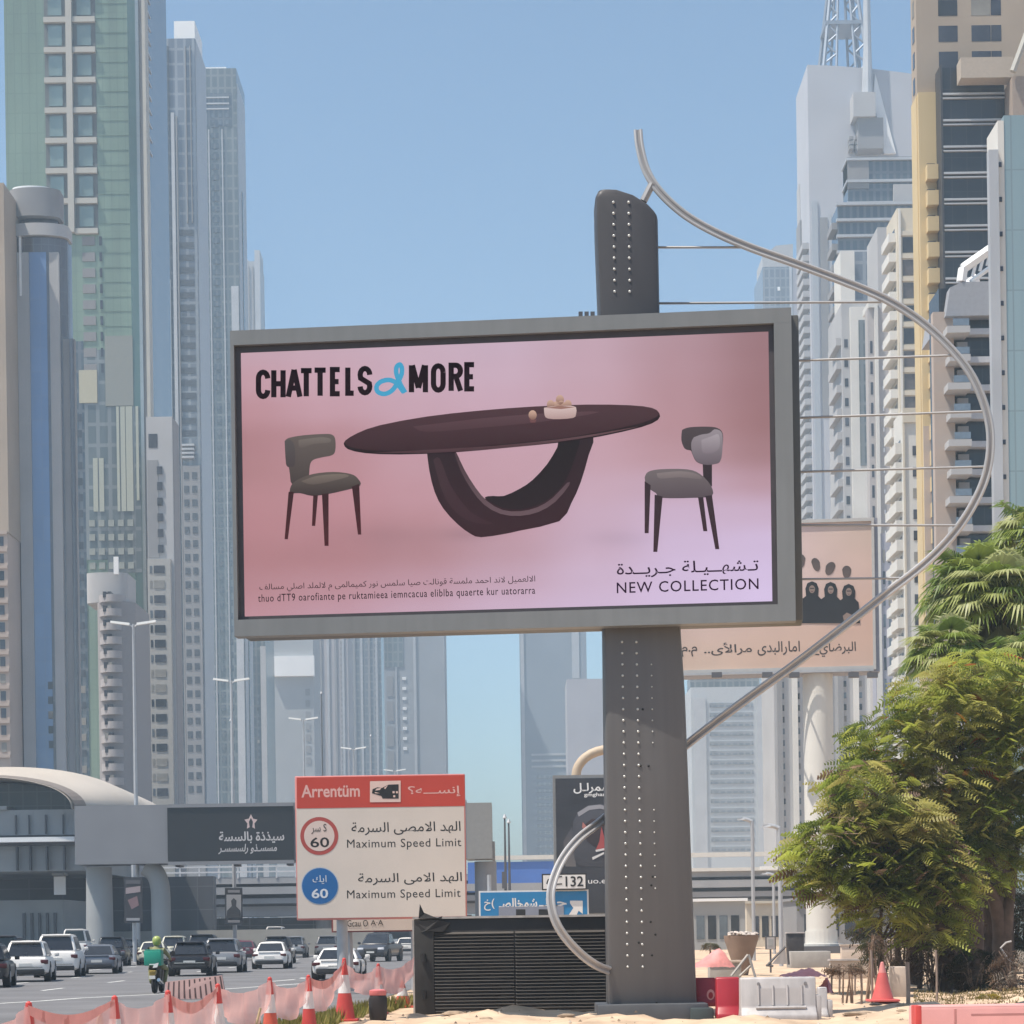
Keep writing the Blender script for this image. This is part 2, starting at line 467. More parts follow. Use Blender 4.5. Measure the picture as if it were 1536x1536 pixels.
# haze: the dusty air between the towers
hz = MB().box(-745, 745, -70, 1345, -4, 305)
ho = hz.build('haze', [])
tag(ho, kind='stuff')
hm = bpy.data.materials.new('haze_air'); hm.use_nodes = True
t = hm.node_tree; t.nodes.clear()
out = t.nodes.new('ShaderNodeOutputMaterial'); pv = t.nodes.new('ShaderNodeVolumePrincipled')
pv.inputs['Color'].default_value = (.60, .80, 1.0, 1); pv.inputs['Density'].default_value = HAZE; pv.inputs['Anisotropy'].default_value = 0.1
t.links.new(pv.outputs[0], out.inputs['Volume'])
hm.cycles.homogeneous_volume = True
ho.data.materials.clear(); ho.data.materials.append(hm)

# ================================================================== BUILDINGS
class Tower:
    """A tower: Empty at its base; world-space boxes become its parts."""
    def __init__(s, name, label, pl, pr, ptop, D, depth, pref=None, group=None, wall=None, wname='wall'):
        pref = ptop if pref is None else pref
        s.D, s.depth = D, depth
        s.x0, s.x1 = pt(pl, pref, D).x, pt(pr, pref, D).x
        s.top = pt((pl + pr) / 2, ptop, D).z
        s.t = thing(name, label, 'tower' if s.top > 40 else 'building', ((s.x0 + s.x1) / 2, D + depth / 2, 0), group)
        s.pref = pref
        if wall: s.wall = MB().box(s.x0, s.x1, D, D + depth, 0, s.top).build(wname, wall, s.t)
    def X(s, px, py=None): return pt(px, s.pref if py is None else py, s.D).x
    def Z(s, py, px=None, d=None):
        d = d or s.D
        return pt(768 + ((s.x0 + s.x1) / 2) / d * F if px is None else px, py, d).z
    def face(s, side='F', x0=None, x1=None, y0=None):
        x0 = s.x0 if x0 is None else x0; x1 = s.x1 if x1 is None else x1; y0 = s.D if y0 is None else y0
        if side == 'F': return Vector((x0, y0, 0)), Vector((1, 0, 0)), Vector((0, -1, 0)), x1 - x0
        if side == 'R': return Vector((x1, y0, 0)), Vector((0, 1, 0)), Vector((1, 0, 0)), s.D + s.depth - y0
        if side == 'L': return Vector((x0, s.D + s.depth, 0)), Vector((0, -1, 0)), Vector((-1, 0, 0)), s.D + s.depth - y0
def fb(q, f, a0, a1, z0, z1, c0, c1):
    o, u, n, w = f
    P = [o + u * a + n * c + Vector((0, 0, z)) for z in (z0, z1) for a, c in ((a0, c1), (a1, c1), (a1, c0), (a0, c0))]
    q.hexa(P)
def windows(T, f, a0, a1, z0, z1, nx, nz, wf, hf, m, name='window', proud=.06, inset=0.0, frame=None, limit=100, vis=None):
    """nx x nz windows on face f between a0..a1 and z0..z1: one object each up to limit, the rest one mass."""
    cw, chh = (a1 - a0) / nx, (z1 - z0) / nz
    o, u, n, w = f
    first = None; rest = MB(); cnt = 0
    var_ = {}; rw_ = random.Random(int(abs(z1) * 10) + nx * 7 + nz)
    for j in range(nz):
        for i in range(nx):
            ca = a0 + (i + .5) * cw; cz = z1 - (j + .5) * chh
            if cnt < limit:
                mm = m
                if name == 'window' and m.name in ('window_glass', 'pale_window_glass', 'brown_window'):
                    k = rw_.random(); mm = MATS['window_blind'] if k < .14 else MATS['window_dim'] if k < .32 else m
                if mm.name not in var_:
                    b = MB(); fb(b, f, ca - cw * wf / 2, ca + cw * wf / 2, cz - chh * hf / 2, cz + chh * hf / 2, -.3, proud)
                    first = b.build(name, mm, T.t); var_[mm.name] = (first, ca, cz)
                else:
                    fo_, ba, bz_ = var_[mm.name]; repeat(fo_, T.t, u * (ca - ba) + Vector((0, 0, cz - bz_)))
            else: fb(rest, f, ca - cw * wf / 2, ca + cw * wf / 2, cz - chh * hf / 2, cz + chh * hf / 2, -.3, proud)
            cnt += 1
    if cnt > limit: tag(rest.build(name, m, T.t), kind='stuff')
def lattice(T, f, a0, a1, z0, z1, nx, nz, pw, ph, depth, m, name='facade_grid', ends=True):
    """raised piers (pw wide) and spandrel bands (ph high) between nx x nz bays."""
    q = MB(); cw, chh = (a1 - a0) / nx, (z1 - z0) / nz
    if pw:
        for i in range(nx + 1):
            a = a0 + i * cw; fb(q, f, max(a - pw / 2, a0), min(a + pw / 2, a1), z0, z1, -.1, depth)
    if q.v: q.build('pier', m, T.t)
    first = None
    if ph:
        for j in range(nz + 1):
            z = z0 + j * chh
            if first is None:
                b = MB(); fb(b, f, a0, a1, z - ph / 2, z + ph / 2, -.1, depth * .9); first = b.build(name, m, T.t)
            else: repeat(first, T.t, (0, 0, j * chh))
    return first
def balconies(T, f, a0, a1, z0, z1, nz, out, m, h=1.1, name='balcony', slab=.25, limit=100):
    chh = (z1 - z0) / nz; first = None; o, u, n, w = f
    for j in range(min(nz, limit)):
        z = z1 - (j + 1) * chh
        if first is None:
            q = MB(); fb(q, f, a0, a1, z, z + slab, -.1, out)
            fb(q, f, a0, a1, z + slab + .002, z + slab + h, out - .15, out - .002)
            fb(q, f, a0 + .002, a0 + .15, z + slab + .002, z + slab + h - .002, 0, out - .152)
            fb(q, f, a1 - .15, a1 - .002, z + slab + .002, z + slab + h - .002, 0, out - .152)
            first = q.build(name, m, T.t); zb = z
        else: repeat(first, T.t, (0, 0, z - zb))
def strip(T, f, a0, a1, z0, z1, out, m, name, back=-.3):
    q = MB(); fb(q, f, a0, a1, z0, z1, back, out); return q.build(name, m, T.t)

# materials of the towers
conc = mat('pale_concrete', (.40, .40, .41), .85, var=.08, scale=.12)
concd = mat('grey_concrete', (.24, .24, .25), .85, var=.1, scale=.12)
white_w = mat('white_render', (.62, .61, .58), .8, var=.07, scale=.15)
cream = mat('cream_render', (.56, .51, .42), .85, var=.08, scale=.15)
beige = mat('beige_stone', (.36, .295, .235), .85, var=.1, scale=.12)
yell = mat('yellow_render', (.56, .44, .25), .85, var=.08, scale=.12)
pinkb = mat('pinkish_beige_render', (.42, .345, .30), .85, var=.08, scale=.12)
wglass = mat('window_glass', (.055, .06, .075), .15, metal=.2, var=.3, scale=.5)
wglass_l = mat('pale_window_glass', (.14, .17, .20), .15, metal=.3, var=.3, scale=.5)
mat('window_blind', (.22, .21, .19), .6, var=.2, scale=.5); mat('window_dim', (.025, .028, .034), .12, var=.3, scale=.5)
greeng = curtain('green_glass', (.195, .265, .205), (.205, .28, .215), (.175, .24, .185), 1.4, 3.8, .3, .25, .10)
darkg = curtain('slate_glass', (.075, .10, .125), (.09, .12, .14), (.16, .17, .18), 1.5, 3.8, .2, .35, .3)
blueg = curtain('blue_grey_glass', (.165, .185, .215), (.205, .225, .255), (.31, .325, .345), 2.2, 3.8, .25, .35, .35)
tealg = curtain('teal_glass', (.105, .13, .138), (.14, .165, .17), (.225, .24, .24), 2.2, 4.0, .25, .3, .35)
skyg = curtain('sky_blue_glass', (.14, .21, .34), (.16, .235, .375), (.18, .23, .32), 1.4, 3.6, .2, .4)
blackg = curtain('black_glass', (.022, .028, .036), (.03, .036, .044), (.05, .055, .06), 1.6, 3.6, .14, .25)
palegl = curtain('pale_glass', (.30, .39, .40), (.33, .42, .43), (.27, .33, .34), 1.6, 3.7, .3, .4)
steel = mat('pale_steel', (.46, .47, .49), .5, metal=.3, var=.08, scale=.2)
mull = mat('beige_mullion', (.42, .41, .375), .7, var=.06, scale=.3)
glow_w = mat('white_panel', (.82, .83, .84), .6, var=.03, scale=.3)

# ---- left side of the road
T = Tower('apartment_tower', 'beige apartment block with small square windows cut off by left edge, behind the domed station', -150, 11, 800, 320, 26, wall=pinkb)
f = T.face(); zt = T.Z(262)
strip(T, f, 0, T.X(13) - T.x0, T.top, T.Z(275), -.02, beige, 'upper_wall', back=-20)
windows(T, f, T.X(-110) - T.x0, T.X(10) - T.x0, T.Z(1135), T.Z(800), 7, 13, .45, .55, wglass)
lattice(T, f, 0, T.x1 - T.x0, T.Z(1135), T.Z(800), 1, 13, 0, .5, .35, pinkb, 'sill_band')

T = Tower('cylindrical_tower', 'round fronted tower with a blue glass strip and drum top', 13, 92, 335, 330, 20)
wx = T.x1 - T.x0
def arc_ring(x0, x1, y, bulge, n=20):
    c = (x0 + x1) / 2; h = (x1 - x0) / 2
    return [(c - h * math.cos(math.pi * i / n), y - bulge * math.sin(math.pi * i / n)) for i in range(n + 1)]
def arcprism(T, x0, x1, y, bulge, z0, z1, m, name, back):
    p = arc_ring(x0, x1, y, bulge); p = p + [(x1, y + back), (x0, y + back)]
    n = len(p)
    q = MB().add([(a, b, z0) for a, b in p] + [(a, b, z1) for a, b in p], [tuple(range(n))[::-1], tuple(range(n, 2 * n))] + [(i, (i + 1) % n, n + (i + 1) % n, n + i) for i in range(n)])
    return q.build(name, m, T.t, smooth=True, angle=30)
arcprism(T, T.X(14), T.X(101), T.D, 2.2, 0, T.Z(362), curtain('mauve_glass', (.12, .115, .125), (.145, .14, .15), (.19, .185, .19), 1.2, 3.4), 'curtain_wall', 3)
arcprism(T, T.X(16), T.X(92), T.D - .3, 2.0, T.Z(330), T.Z(288), concd, 'drum', 2.4)
arcprism(T, T.X(20), T.X(78), T.D - .2, 1.6, T.Z(287.5), T.Z(284), glow_w, 'roof_rim', 2)
arcprism(T, T.X(14), T.X(104), T.D - .5, 2.4, T.Z(361), T.Z(343), conc, 'ledge', 2.6)
arcprism(T, T.X(24), T.X(86), T.D + .4, 1.2, T.Z(342.8), T.Z(330.2), wglass, 'shadow_gap', 2)
def onarc(px): # bulge of the drum at this column
    c = (T.X(14) + T.X(103)) / 2; h = (T.X(103) - T.X(14)) / 2
    return 2.2 * math.sqrt(max(0, 1 - ((T.X(px) - c) / h) ** 2))
for a, b, mm, nm, d in ((29, 47, conc, 'pilaster', .35), (47.3, 73, skyg, 'blue_glass_strip', .12), (77, 91, conc, 'pilaster', .35), (33, 36, glow_w, 'pilaster_edge', .5)):
    zt = T.Z(385 if nm != 'pilaster_edge' else 345); zb = T.Z(450) if nm == 'pilaster_edge' else 0
    k = (onarc(a) + onarc(b)) / 2
    MB().box(T.X(a), T.X(b), T.D - k - d, T.D + 2, zb, zt).build(nm, mm, T.t)
strip(T, T.face(), T.X(91) - T.x0, T.X(114, 540) - T.x0, 0, T.Z(512), 1.2, concd, 'side_bay', back=-.2)
strip(T, T.face(), T.X(104) - T.x0, T.X(110) - T.x0, 0, T.Z(512), 1.4, curtain('mauve_glass', (0, 0, 0), (0, 0, 0), (0, 0, 0)), 'side_glass', back=1.0)
windows(T, T.face(), T.X(66) - T.x0, T.X(74) - T.x0, T.Z(1130), T.Z(1020), 1, 5, .8, .5, wglass, proud=2.5)
T = Tower('glass_skyscraper', 'tall green glass skyscraper with a beige window grid up its middle', 10, 212, -120, 420, 34, pref=300, wall=greeng, wname='curtain_wall')
f = T.face(); a = lambda px: T.X(px) - T.x0
strip(T, f, a(207), a(212), 0, T.top, .5, curtain('pale_edge_glass', (.3, .33, .33), (.33, .36, .36), (.25, .27, .27)), 'edge_fin')
strip(T, f, a(217), a(222), 0, T.top, .6, mull, 'edge_fin', back=-3)
strip(T, f, a(212.2), a(216.8), 0, T.top, .2, concd, 'edge_recess', back=-3)
strip(T, f, a(195), a(206.5), 0, T.top, .12, curtain('deep_green_glass', (.10, .165, .15), (.11, .18, .16), (.12, .16, .15)), 'edge_glass')
# window column: dark recess, glass panes and beige bars
for lo, hi in ((70, 103), (113, 147)):
    z1, z0 = T.Z(-105), T.Z(348); n = 10
    strip(T, f, a(lo), a(hi), z0, z1, .06, mat('window_recess', (.10, .11, .11), .5, var=.15, scale=.3), 'window_recess')
    windows(T, f, a(lo), a(hi), z0, z1, 1, n, .62, .66, curtain('grey_green_pane', (.21, .28, .255), (.24, .30, .28), (.2, .26, .24), 9, 9), proud=.25)
    lattice(T, f, a(lo), a(hi), z0, z1, 1, n, 0, 1.0, .9, mull, 'window_bar')
strip(T, f, a(103.5), a(112.5), T.Z(350), T.top, 1.1, mull, 'centre_pier')
for k, (lo, hi) in enumerate(((122, 142), (148, 152))):
    windows(T, f, a(lo), a(hi), T.Z(565), T.Z(350), 1, 9, .95, .55, wglass if k else concd, name='louvre', proud=.2)
strip(T, f, a(90), a(122), T.Z(1210), T.Z(512), .15, darkg, 'dark_glazing'); strip(T, f, a(122.2), a(154), T.Z(840), T.Z(525), .15, tealg, 'dark_glazing')  # dark strips here and below imitate other towers mirrored in the lower glass
strip(T, f, a(154.3), a(196), T.Z(610), T.Z(505), .3, mat('grey_cladding', (.22, .235, .22), .7, var=.06), 'cladding')
strip(T, f, a(154.3), a(205), T.Z(860), T.Z(611), .18, tealg, 'dark_glazing')
for lo, hi, y0, y1 in ((170, 174, 611, 768), (176, 183, 611, 768), (184, 194, 611, 768), (199, 203, 611, 752), (134, 141, 688, 768), (143, 150, 688, 768)):
    strip(T, f, a(lo), a(hi), T.Z(y1), T.Z(y0), .32, mat('pale_green_reflection', (.36, .38, .325), .6, var=.06), 'pale_reflection')  # pale strips, with the sand one below, are reflections painted onto the glass
strip(T, f, a(115), a(142), T.Z(605), T.Z(556), .4, mat('sand_reflection', (.42, .40, .30), .6, var=.06), 'pale_reflection')
# side wall that faces the road
fr = T.face('R')
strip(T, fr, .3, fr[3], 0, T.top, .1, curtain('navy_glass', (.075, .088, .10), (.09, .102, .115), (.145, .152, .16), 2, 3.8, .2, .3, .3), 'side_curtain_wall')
lattice(T, fr, .4, 13, T.Z(200), T.top, 1, 15, 0, .35, .3, steel, 'floor_band')

for k in range(26): strip(T, f, a(12), a(69), T.Z(300 + 34 * k), T.Z(299.2 + 34 * k), .1, MATS['deep_green_glass'], 'transom', back=.0); strip(T, f, a(148), a(194), T.Z(-60 + 22 * k), T.Z(-60.7 + 22 * k), .08, greeng, 'transom', back=.0)
windows(T, f, a(92), a(120), T.Z(1190), T.Z(615), 2, 24, .7, .45, wglass, proud=.35, limit=48)
windows(T, f, a(124), a(196), T.Z(860), T.Z(775), 5, 4, .6, .45, mat('reflected_pane', (.34, .36, .33), .3, var=.3, scale=.4), proud=.4)  # pale panes are painted reflections in the glass, not openings
T = Tower('apartment_tower', 'curved grey apartment tower with stacked balconies in front of the green skyscraper', 146, 204, 880, 385, 16)
arcprism(T, T.x0, T.x1, T.D, 2.5, 0, T.Z(905), mat('mauve_render', (.25, .235, .24), .85, var=.06), 'wall', 14)
arcprism(T, T.X(128), T.X(190), T.D + 1.5, 1.5, T.Z(903), T.Z(858), conc, 'penthouse', 8)
strip(T, T.face(), T.X(172) - T.x0, T.X(179) - T.x0, T.Z(862), T.Z(836), .8, glow_w, 'roof_panel', back=.2)
zz = T.Z(1200); chh = (T.Z(885) - zz) / 15; first = None
for j in range(15):
    z = zz + j * chh
    p = arc_ring(T.X(150), T.X(190), T.D - .6, 2.7, 14); n = len(p)
    if first is None:
        q = MB().add([(x, y, z) for x, y in p] + [(x, y, z + chh * .52) for x, y in p], [tuple(range(n))[::-1], tuple(range(n, 2 * n))] + [(i, i + 1, n + i + 1, n + i) for i in range(n - 1)])
        first = q.build('balcony', mat('mauve_parapet', (.34, .32, .325), .8, var=.05), T.t, smooth=True, angle=30)
    else: repeat(first, T.t, (0, 0, j * chh))
windows(T, T.face(), T.X(158) - T.x0, T.X(172) - T.x0, zz, T.Z(885), 2, 15, .75, .42, wglass, proud=3.15)

T = Tower('apartment_tower', 'pale apartment tower with one column of large windows, right of the curved balconies', 223, 262, 625, 408, 8, pref=900, wall=conc)
f = T.face(); a = lambda px: T.X(px) - T.x0
strip(T, f, a(224), a(258), 0, T.Z(840), 1.5, mat('warm_concrete', (.37, .36, .34), .85, var=.06), 'front_bay', back=-.1)
windows(T, f, a(233), a(250), T.Z(1200), T.Z(845), 1, 16, .95, .52, wglass, proud=1.6)
windows(T, f, a(226), a(232), T.Z(1200), T.Z(845), 1, 16, .6, .5, wglass_l, proud=1.56)
windows(T, f, a(226), a(240), T.Z(672), T.Z(650), 1, 1, .95, .95, wglass)
strip(T, f, a(224), a(240), T.Z(836), T.Z(690), .1, concd, 'recess')
windows(T, f, a(238), a(247), T.Z(835), T.Z(694), 1, 6, .9, .5, wglass, proud=.3)
fr = T.face('R'); strip(T, fr, .5, 7.5, 0, T.top, .1, mat('mauve_render', (0, 0, 0)), 'side_wall')

T = Tower('high_rise', 'slim blue grey high-rise with a white block on its roof', 200, 297, 58, 560, 20, pref=400, wall=blueg, wname='curtain_wall')
f = T.face(); a = lambda px: T.X(px) - T.x0
strip(T, f, a(266), a(297), T.Z(58) + .01, T.Z(31), -.3, glow_w, 'roof_block', back=-14)
strip(T, f, a(255), a(258), 0, T.Z(70), .5, curtain('navy_glass', (0,) * 3, (0,) * 3, (0,) * 3), 'dark_fin'); strip(T, f, a(260), a(265), 0, T.Z(170), .6, steel, 'pale_fin'); strip(T, f, a(267), a(269), 0, T.Z(175), .6, concd, 'dark_fin')
windows(T, f, a(269), a(292), T.Z(660), T.Z(340), 1, 17, .95, .5, mat('louvre_grey', (.05, .06, .075), .5, var=.1), name='balcony_recess', proud=.1)
strip(T, f, a(270), a(296), 0, T.Z(700), 1.2, concd, 'lower_bay', back=-.1)
for k in range(4): strip(T, f, a(270), a(288), T.Z(668 + 6 * k + 3), T.Z(668 + 6 * k), 1.6, steel, 'canopy_blade')
strip(T, f, a(240), a(256), T.Z(640), T.Z(420), .7, mat('pale_blue_panel', (.32, .36, .40), .5, var=.05), 'tapering_panel')
windows(T, f, a(270), a(294), T.Z(1195), T.Z(705), 2, 24, .62, .5, mat('louvre_grey', (0,) * 3), name='window', proud=1.3, limit=48)
for p_ in (282, 289): strip(T, f, a(p_), a(p_ + 1.5), T.Z(335), T.Z(70), .5, concd, 'fin')
fr = T.face('R'); strip(T, fr, .5, 19.5, 0, T.top, .15, mat('light_blue_cladding', (.37, .40, .44), .5, var=.06), 'side_cladding')

T = Tower('high_rise', 'flat topped slate blue high-rise left of the open sky', 240, 357, 103, 700, 22, pref=300, wall=tealg, wname='curtain_wall')
f = T.face(); a = lambda px: T.X(px) - T.x0
strip(T, f, a(300), a(342), T.Z(103) + .01, T.Z(100.5), -.2, glow_w, 'roof_rim', back=-10)
strip(T, f, a(303), a(350), T.Z(190), T.Z(140), .15, darkg, 'louvre_band')
for y in (146, 155, 163): strip(T, f, a(308), a(346), T.Z(y + 2), T.Z(y), .5, steel, 'louvre_blade')
windows(T, f, a(306), a(348), T.Z(190), T.Z(168), 4, 2, .45, .6, wglass_l, proud=.3)
windows(T, f, a(316), a(332), T.Z(590), T.Z(180), 1, 26, .7, .5, darkg, proud=.3)
fr = T.face('R')
strip(T, fr, .5, 21, 0, T.Z(125), .2, mat('light_blue_cladding', (0,) * 3), 'side_cladding'); strip(T, fr, 8, 10, 0, T.Z(275), .5, darkg, 'dark_fin')
strip(T, f, a(345), a(356), 0, T.Z(430), .35, steel, 'pale_fin')
windows(T, f, a(318), a(343), T.Z(1190), T.Z(600), 2, 30, .55, .45, darkg, proud=.3, limit=60)
for p_ in (314, 334): strip(T, f, a(p_), a(p_ + 1.6), 0, T.Z(195), .6, steel, 'fin')

T = Tower('high_rise', 'small pale high-rise with a notched top beside the flat topped slate one', 362, 388, 392, 900, 20, wall=mat('pale_blue_cladding', (.35, .37, .40), .7, var=.06, scale=.1))
f = T.face(); a = lambda px: T.X(px) - T.x0
strip(T, f, a(382), a(390), 0, T.Z(376), .8, steel, 'corner_tower', back=-12)
MB().prism([(T.x0, T.D + .5, T.top), (T.X(374), T.D + .5, T.top), (T.x0, T.D + .5, T.Z(378))], (0, 1, 0), 8).build('roof_wedge', conc, T.t)
for p in (366, 372, 378): strip(T, f, a(p), a(p + 2), 0, T.Z(400), .4, concd, 'fin')

# distant towers under the billboard
for (nm, lab, pl, pr, tp, D, m, feats) in (
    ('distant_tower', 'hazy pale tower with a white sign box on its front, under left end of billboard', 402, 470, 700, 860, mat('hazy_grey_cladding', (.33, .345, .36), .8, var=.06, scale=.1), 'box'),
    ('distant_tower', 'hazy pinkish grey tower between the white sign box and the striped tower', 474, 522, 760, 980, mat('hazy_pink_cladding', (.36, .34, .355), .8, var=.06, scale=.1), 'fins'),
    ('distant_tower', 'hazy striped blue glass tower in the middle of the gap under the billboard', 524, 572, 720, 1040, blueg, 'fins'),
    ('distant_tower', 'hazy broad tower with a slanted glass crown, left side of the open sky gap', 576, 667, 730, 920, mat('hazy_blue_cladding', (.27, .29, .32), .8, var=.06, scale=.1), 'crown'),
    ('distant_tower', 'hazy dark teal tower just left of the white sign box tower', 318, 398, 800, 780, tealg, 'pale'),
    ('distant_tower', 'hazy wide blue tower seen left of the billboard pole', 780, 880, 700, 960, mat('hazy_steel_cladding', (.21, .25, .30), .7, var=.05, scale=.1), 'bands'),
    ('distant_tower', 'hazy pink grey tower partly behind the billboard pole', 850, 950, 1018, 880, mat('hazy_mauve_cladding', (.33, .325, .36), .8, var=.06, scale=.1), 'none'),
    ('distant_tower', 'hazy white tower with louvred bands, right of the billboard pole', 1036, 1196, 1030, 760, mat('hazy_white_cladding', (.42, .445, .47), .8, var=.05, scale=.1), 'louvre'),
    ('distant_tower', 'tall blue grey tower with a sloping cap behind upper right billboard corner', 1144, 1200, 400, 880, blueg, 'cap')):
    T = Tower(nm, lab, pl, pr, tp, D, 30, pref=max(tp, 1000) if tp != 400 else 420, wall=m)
    f = T.face(); a = lambda px: T.X(px) - T.x0; w = pr - pl
    if feats == 'box':
        strip(T, f, a(408), a(472), T.Z(1015), T.Z(985), 2.5, glow_w, 'sign_box', back=-.1)
        windows(T, f, a(456), a(466), T.Z(1150), T.Z(1030), 1, 7, .7, .6, concd, name='recess', proud=.2)
        windows(T, f, a(403), a(409), T.Z(1190), T.Z(1040), 1, 22, .6, .5, concd, name='window', proud=.2)
    elif feats == 'fins':
        for k in range(4): strip(T, f, a(pl + w * (k + .5) / 4.3), a(pl + w * (k + .8) / 4.3), 0, T.top, .5, steel if k % 2 else concd, 'fin')
        windows(T, f, a(pl + w * .75), a(pl + w * .9), T.Z(1180), T.Z(960), 1, 26, .8, .5, concd, proud=.3)
    elif feats == 'crown':
        strip(T, f, a(577), a(605), T.Z(1000), T.top, .3, tealg, 'crown_glass')
        windows(T, f, a(579), a(590), T.Z(1160), T.Z(1010), 1, 4, .9, .8, concd, name='recess', proud=.25)
        windows(T, f, a(600), a(612), T.Z(1130), T.Z(1010), 1, 8, .5, .3, glow_w, name='roof_lamp', proud=.3)
        strip(T, f, a(620), a(624), 0, T.top, .6, steel, 'fin'); strip(T, f, a(593), a(595), 0, T.Z(1000), .6, steel, 'fin')
    elif feats == 'pale':
        strip(T, f, a(345), a(374), 0, T.top, .9, steel, 'pale_bay'); strip(T, f, a(376), a(390), 0, T.Z(985), .4, darkg, 'dark_glazing'); strip(T, f, a(391), a(399), 0, T.Z(970), .8, conc, 'fin')
        windows(T, f, a(384), a(389), T.Z(1195), T.Z(1040), 1, 16, .6, .5, wglass_l, proud=.6)
    elif feats == 'bands':
        for k in range(3): strip(T, f, a(795), a(850), T.Z(1133 + 9 * k), T.Z(1130 + 9 * k), .4, steel, 'floor_band')
        windows(T, f, a(800), a(845), T.Z(1285), T.Z(1160), 1, 12, .9, .45, blueg, name='louvre', proud=.3)
        strip(T, f, a(781), a(786), 0, T.top, .5, steel, 'fin'); strip(T, f, a(858), a(869), T.Z(1018), T.top, .4, steel, 'fin')
    elif feats == 'louvre':
        windows(T, f, a(1062), a(1130), T.Z(1280), T.Z(1050), 1, 16, .95, .45, blueg, name='louvre', proud=.25)
        strip(T, f, a(1040), a(1058), 0, T.Z(1045), .6, steel, 'fin'); strip(T, f, a(1134), a(1150), 0, T.top, .8, steel, 'fin'); strip(T, f, a(1036), a(1140), T.top - .01, T.top + 4, -1, tealg, 'penthouse', back=-15)
        strip(T, f, a(1160), a(1192), 0, T.top, .4, curtain('violet_glass', (.2, .22, .28), (.22, .24, .3), (.28, .3, .35), 2, 3.6), 'glazing')
    elif feats == 'cap':
        MB().prism([(T.x0, T.D, T.top + .02), (T.X(1190), T.D, T.top + .02), (T.X(1190), T.D, T.Z(366)), (T.X(1165), T.D, T.Z(368)), (T.x0, T.D, T.Z(384))], (0, 1, 0), 20).build('roof_cap', conc, T.t)
        strip(T, f, a(1184), a(1188), 0, T.top, .5, steel, 'fin'); strip(T, f, a(1189), a(1200), 0, T.top + .01, .3, mat('hazy_mauve_cladding', (0,) * 3), 'side_bay')
        windows(T, f, a(1166), a(1170), T.Z(436), T.Z(430), 1, 1, .9, .9, glow_w, name='roof_lamp', proud=.3)

# ---- right side of the road
T = Tower('skyscraper', 'tall pale skyscraper with a curved roof and lattice spire', 1214, 1420, 100, 600, 24, pref=300)
x = lambda px, py=300: pt(px, py, T.D).x
prof = [(1214, 97), (1260, 99), (1310, 103), (1360, 109), (1420, 118)]
n = len(prof)
q = MB().add([(x(p, 300), T.D, 0) for p, y in prof] + [(x(p, 300), T.D, T.Z(y, p)) for p, y in prof] + [(x(p, 300), T.D + 24, 0) for p, y in prof] + [(x(p, 300), T.D + 24, T.Z(y, p)) for p, y in prof],
    [(i, i + 1, n + i + 1, n + i) for i in range(n - 1)] + [(2 * n + i + 1, 2 * n + i, 3 * n + i, 3 * n + i + 1) for i in range(n - 1)] + [(n + i, n + i + 1, 3 * n + i + 1, 3 * n + i) for i in range(n - 1)] + [(0, n, 3 * n, 2 * n), (n - 1, 3 * n - 1, 4 * n - 1, 2 * n - 1)])
q.build('wall', mat('lilac_grey_cladding', (.43, .44, .48), .75, var=.05, scale=.1), T.t)
f = T.face(); a = lambda px: T.X(px) - T.x0
strip(T, f, a(1229), a(1241), T.Z(622), T.Z(325), .2, concd, 'dark_strip')
strip(T, f, a(1243), a(1246), 0, T.Z(320), .6, steel, 'fin')
strip(T, f, a(1217), a(1226), 0, T.Z(300), .4, mat('light_blue_cladding', (0,) * 3), 'fin')
fl = T.face('L'); balconies(T, fl, fl[3] - 15, fl[3] - 2, 60, T.Z(350), 40, 1.8, conc, h=1.4)
windows(T, fl, fl[3] - 14, fl[3] - 3, 60, T.Z(350), 1, 40, .8, .5, wglass_l, proud=.1)
strip(T, fl, 0, 8, 0, T.Z(300), .5, concd, 'side_bay'); strip(T, fl, 0, 6, 0, T.Z(240), .2, conc, 'side_bay')
# roof sail behind and sloping fin
MB().prism([(x(1312, 110), T.D - 1, T.Z(112, 1312)), (x(1344), T.D - 1, T.Z(232)), (x(1326), T.D - 1, T.Z(232)), (x(1311), T.D - 1, T.Z(148))], (0, 1, 0), .8).build('sloping_fin', glow_w, T.t)
MB().box(x(1277), x(1310), T.D - 6, T.D, T.Z(186), T.Z(150)).build('plant_box', conc, T.t)
MB().box(x(1284), x(1322), T.D - 5, T.D, T.Z(232), T.Z(186.2)).build('plant_box', concd, T.t)
for k in range(3):
    for i in range(3): MB().box(x(1273 + 9 * i), x(1279 + 9 * i), T.D - 3, T.D, T.Z(214 + 7 * k), T.Z(209 + 7 * k)).build('roof_equipment', concd, T.t)
# lattice spire: four tapering legs with bracing
sp = MB(); yb = T.D + 12; zb, zm, zt = T.Z(97), T.Z(17), T.Z(-90)
cx = x(1273, 20)
def leg(z): return 13.0 * 600 / 600 * .5 * (1 - .62 * (z - zb) / (zt - zb))
lv = [zb + (zt - zb) * k / 12 for k in range(13)]
for sx in (-1, 1):
    for sy in (-1, 1):
        P = [(cx + sx * leg(z) * .98, yb + sy * leg(z), z) for z in lv]; sp.tube(P, .55, 6)
        P2 = [(cx + sx * leg(z) * .42, yb + sy * leg(z), z) for z in lv]; sp.tube(P2, .4, 6)
        for k in range(12):
            z0, z1 = lv[k], lv[k + 1]; fl_ = k % 2
            sp.tube([(cx + sx * leg(z0) * (.98 if fl_ else .42), yb + sy * leg(z0), z0), (cx + sx * leg(z1) * (.42 if fl_ else .98), yb + sy * leg(z1), z1)], .3, 5)
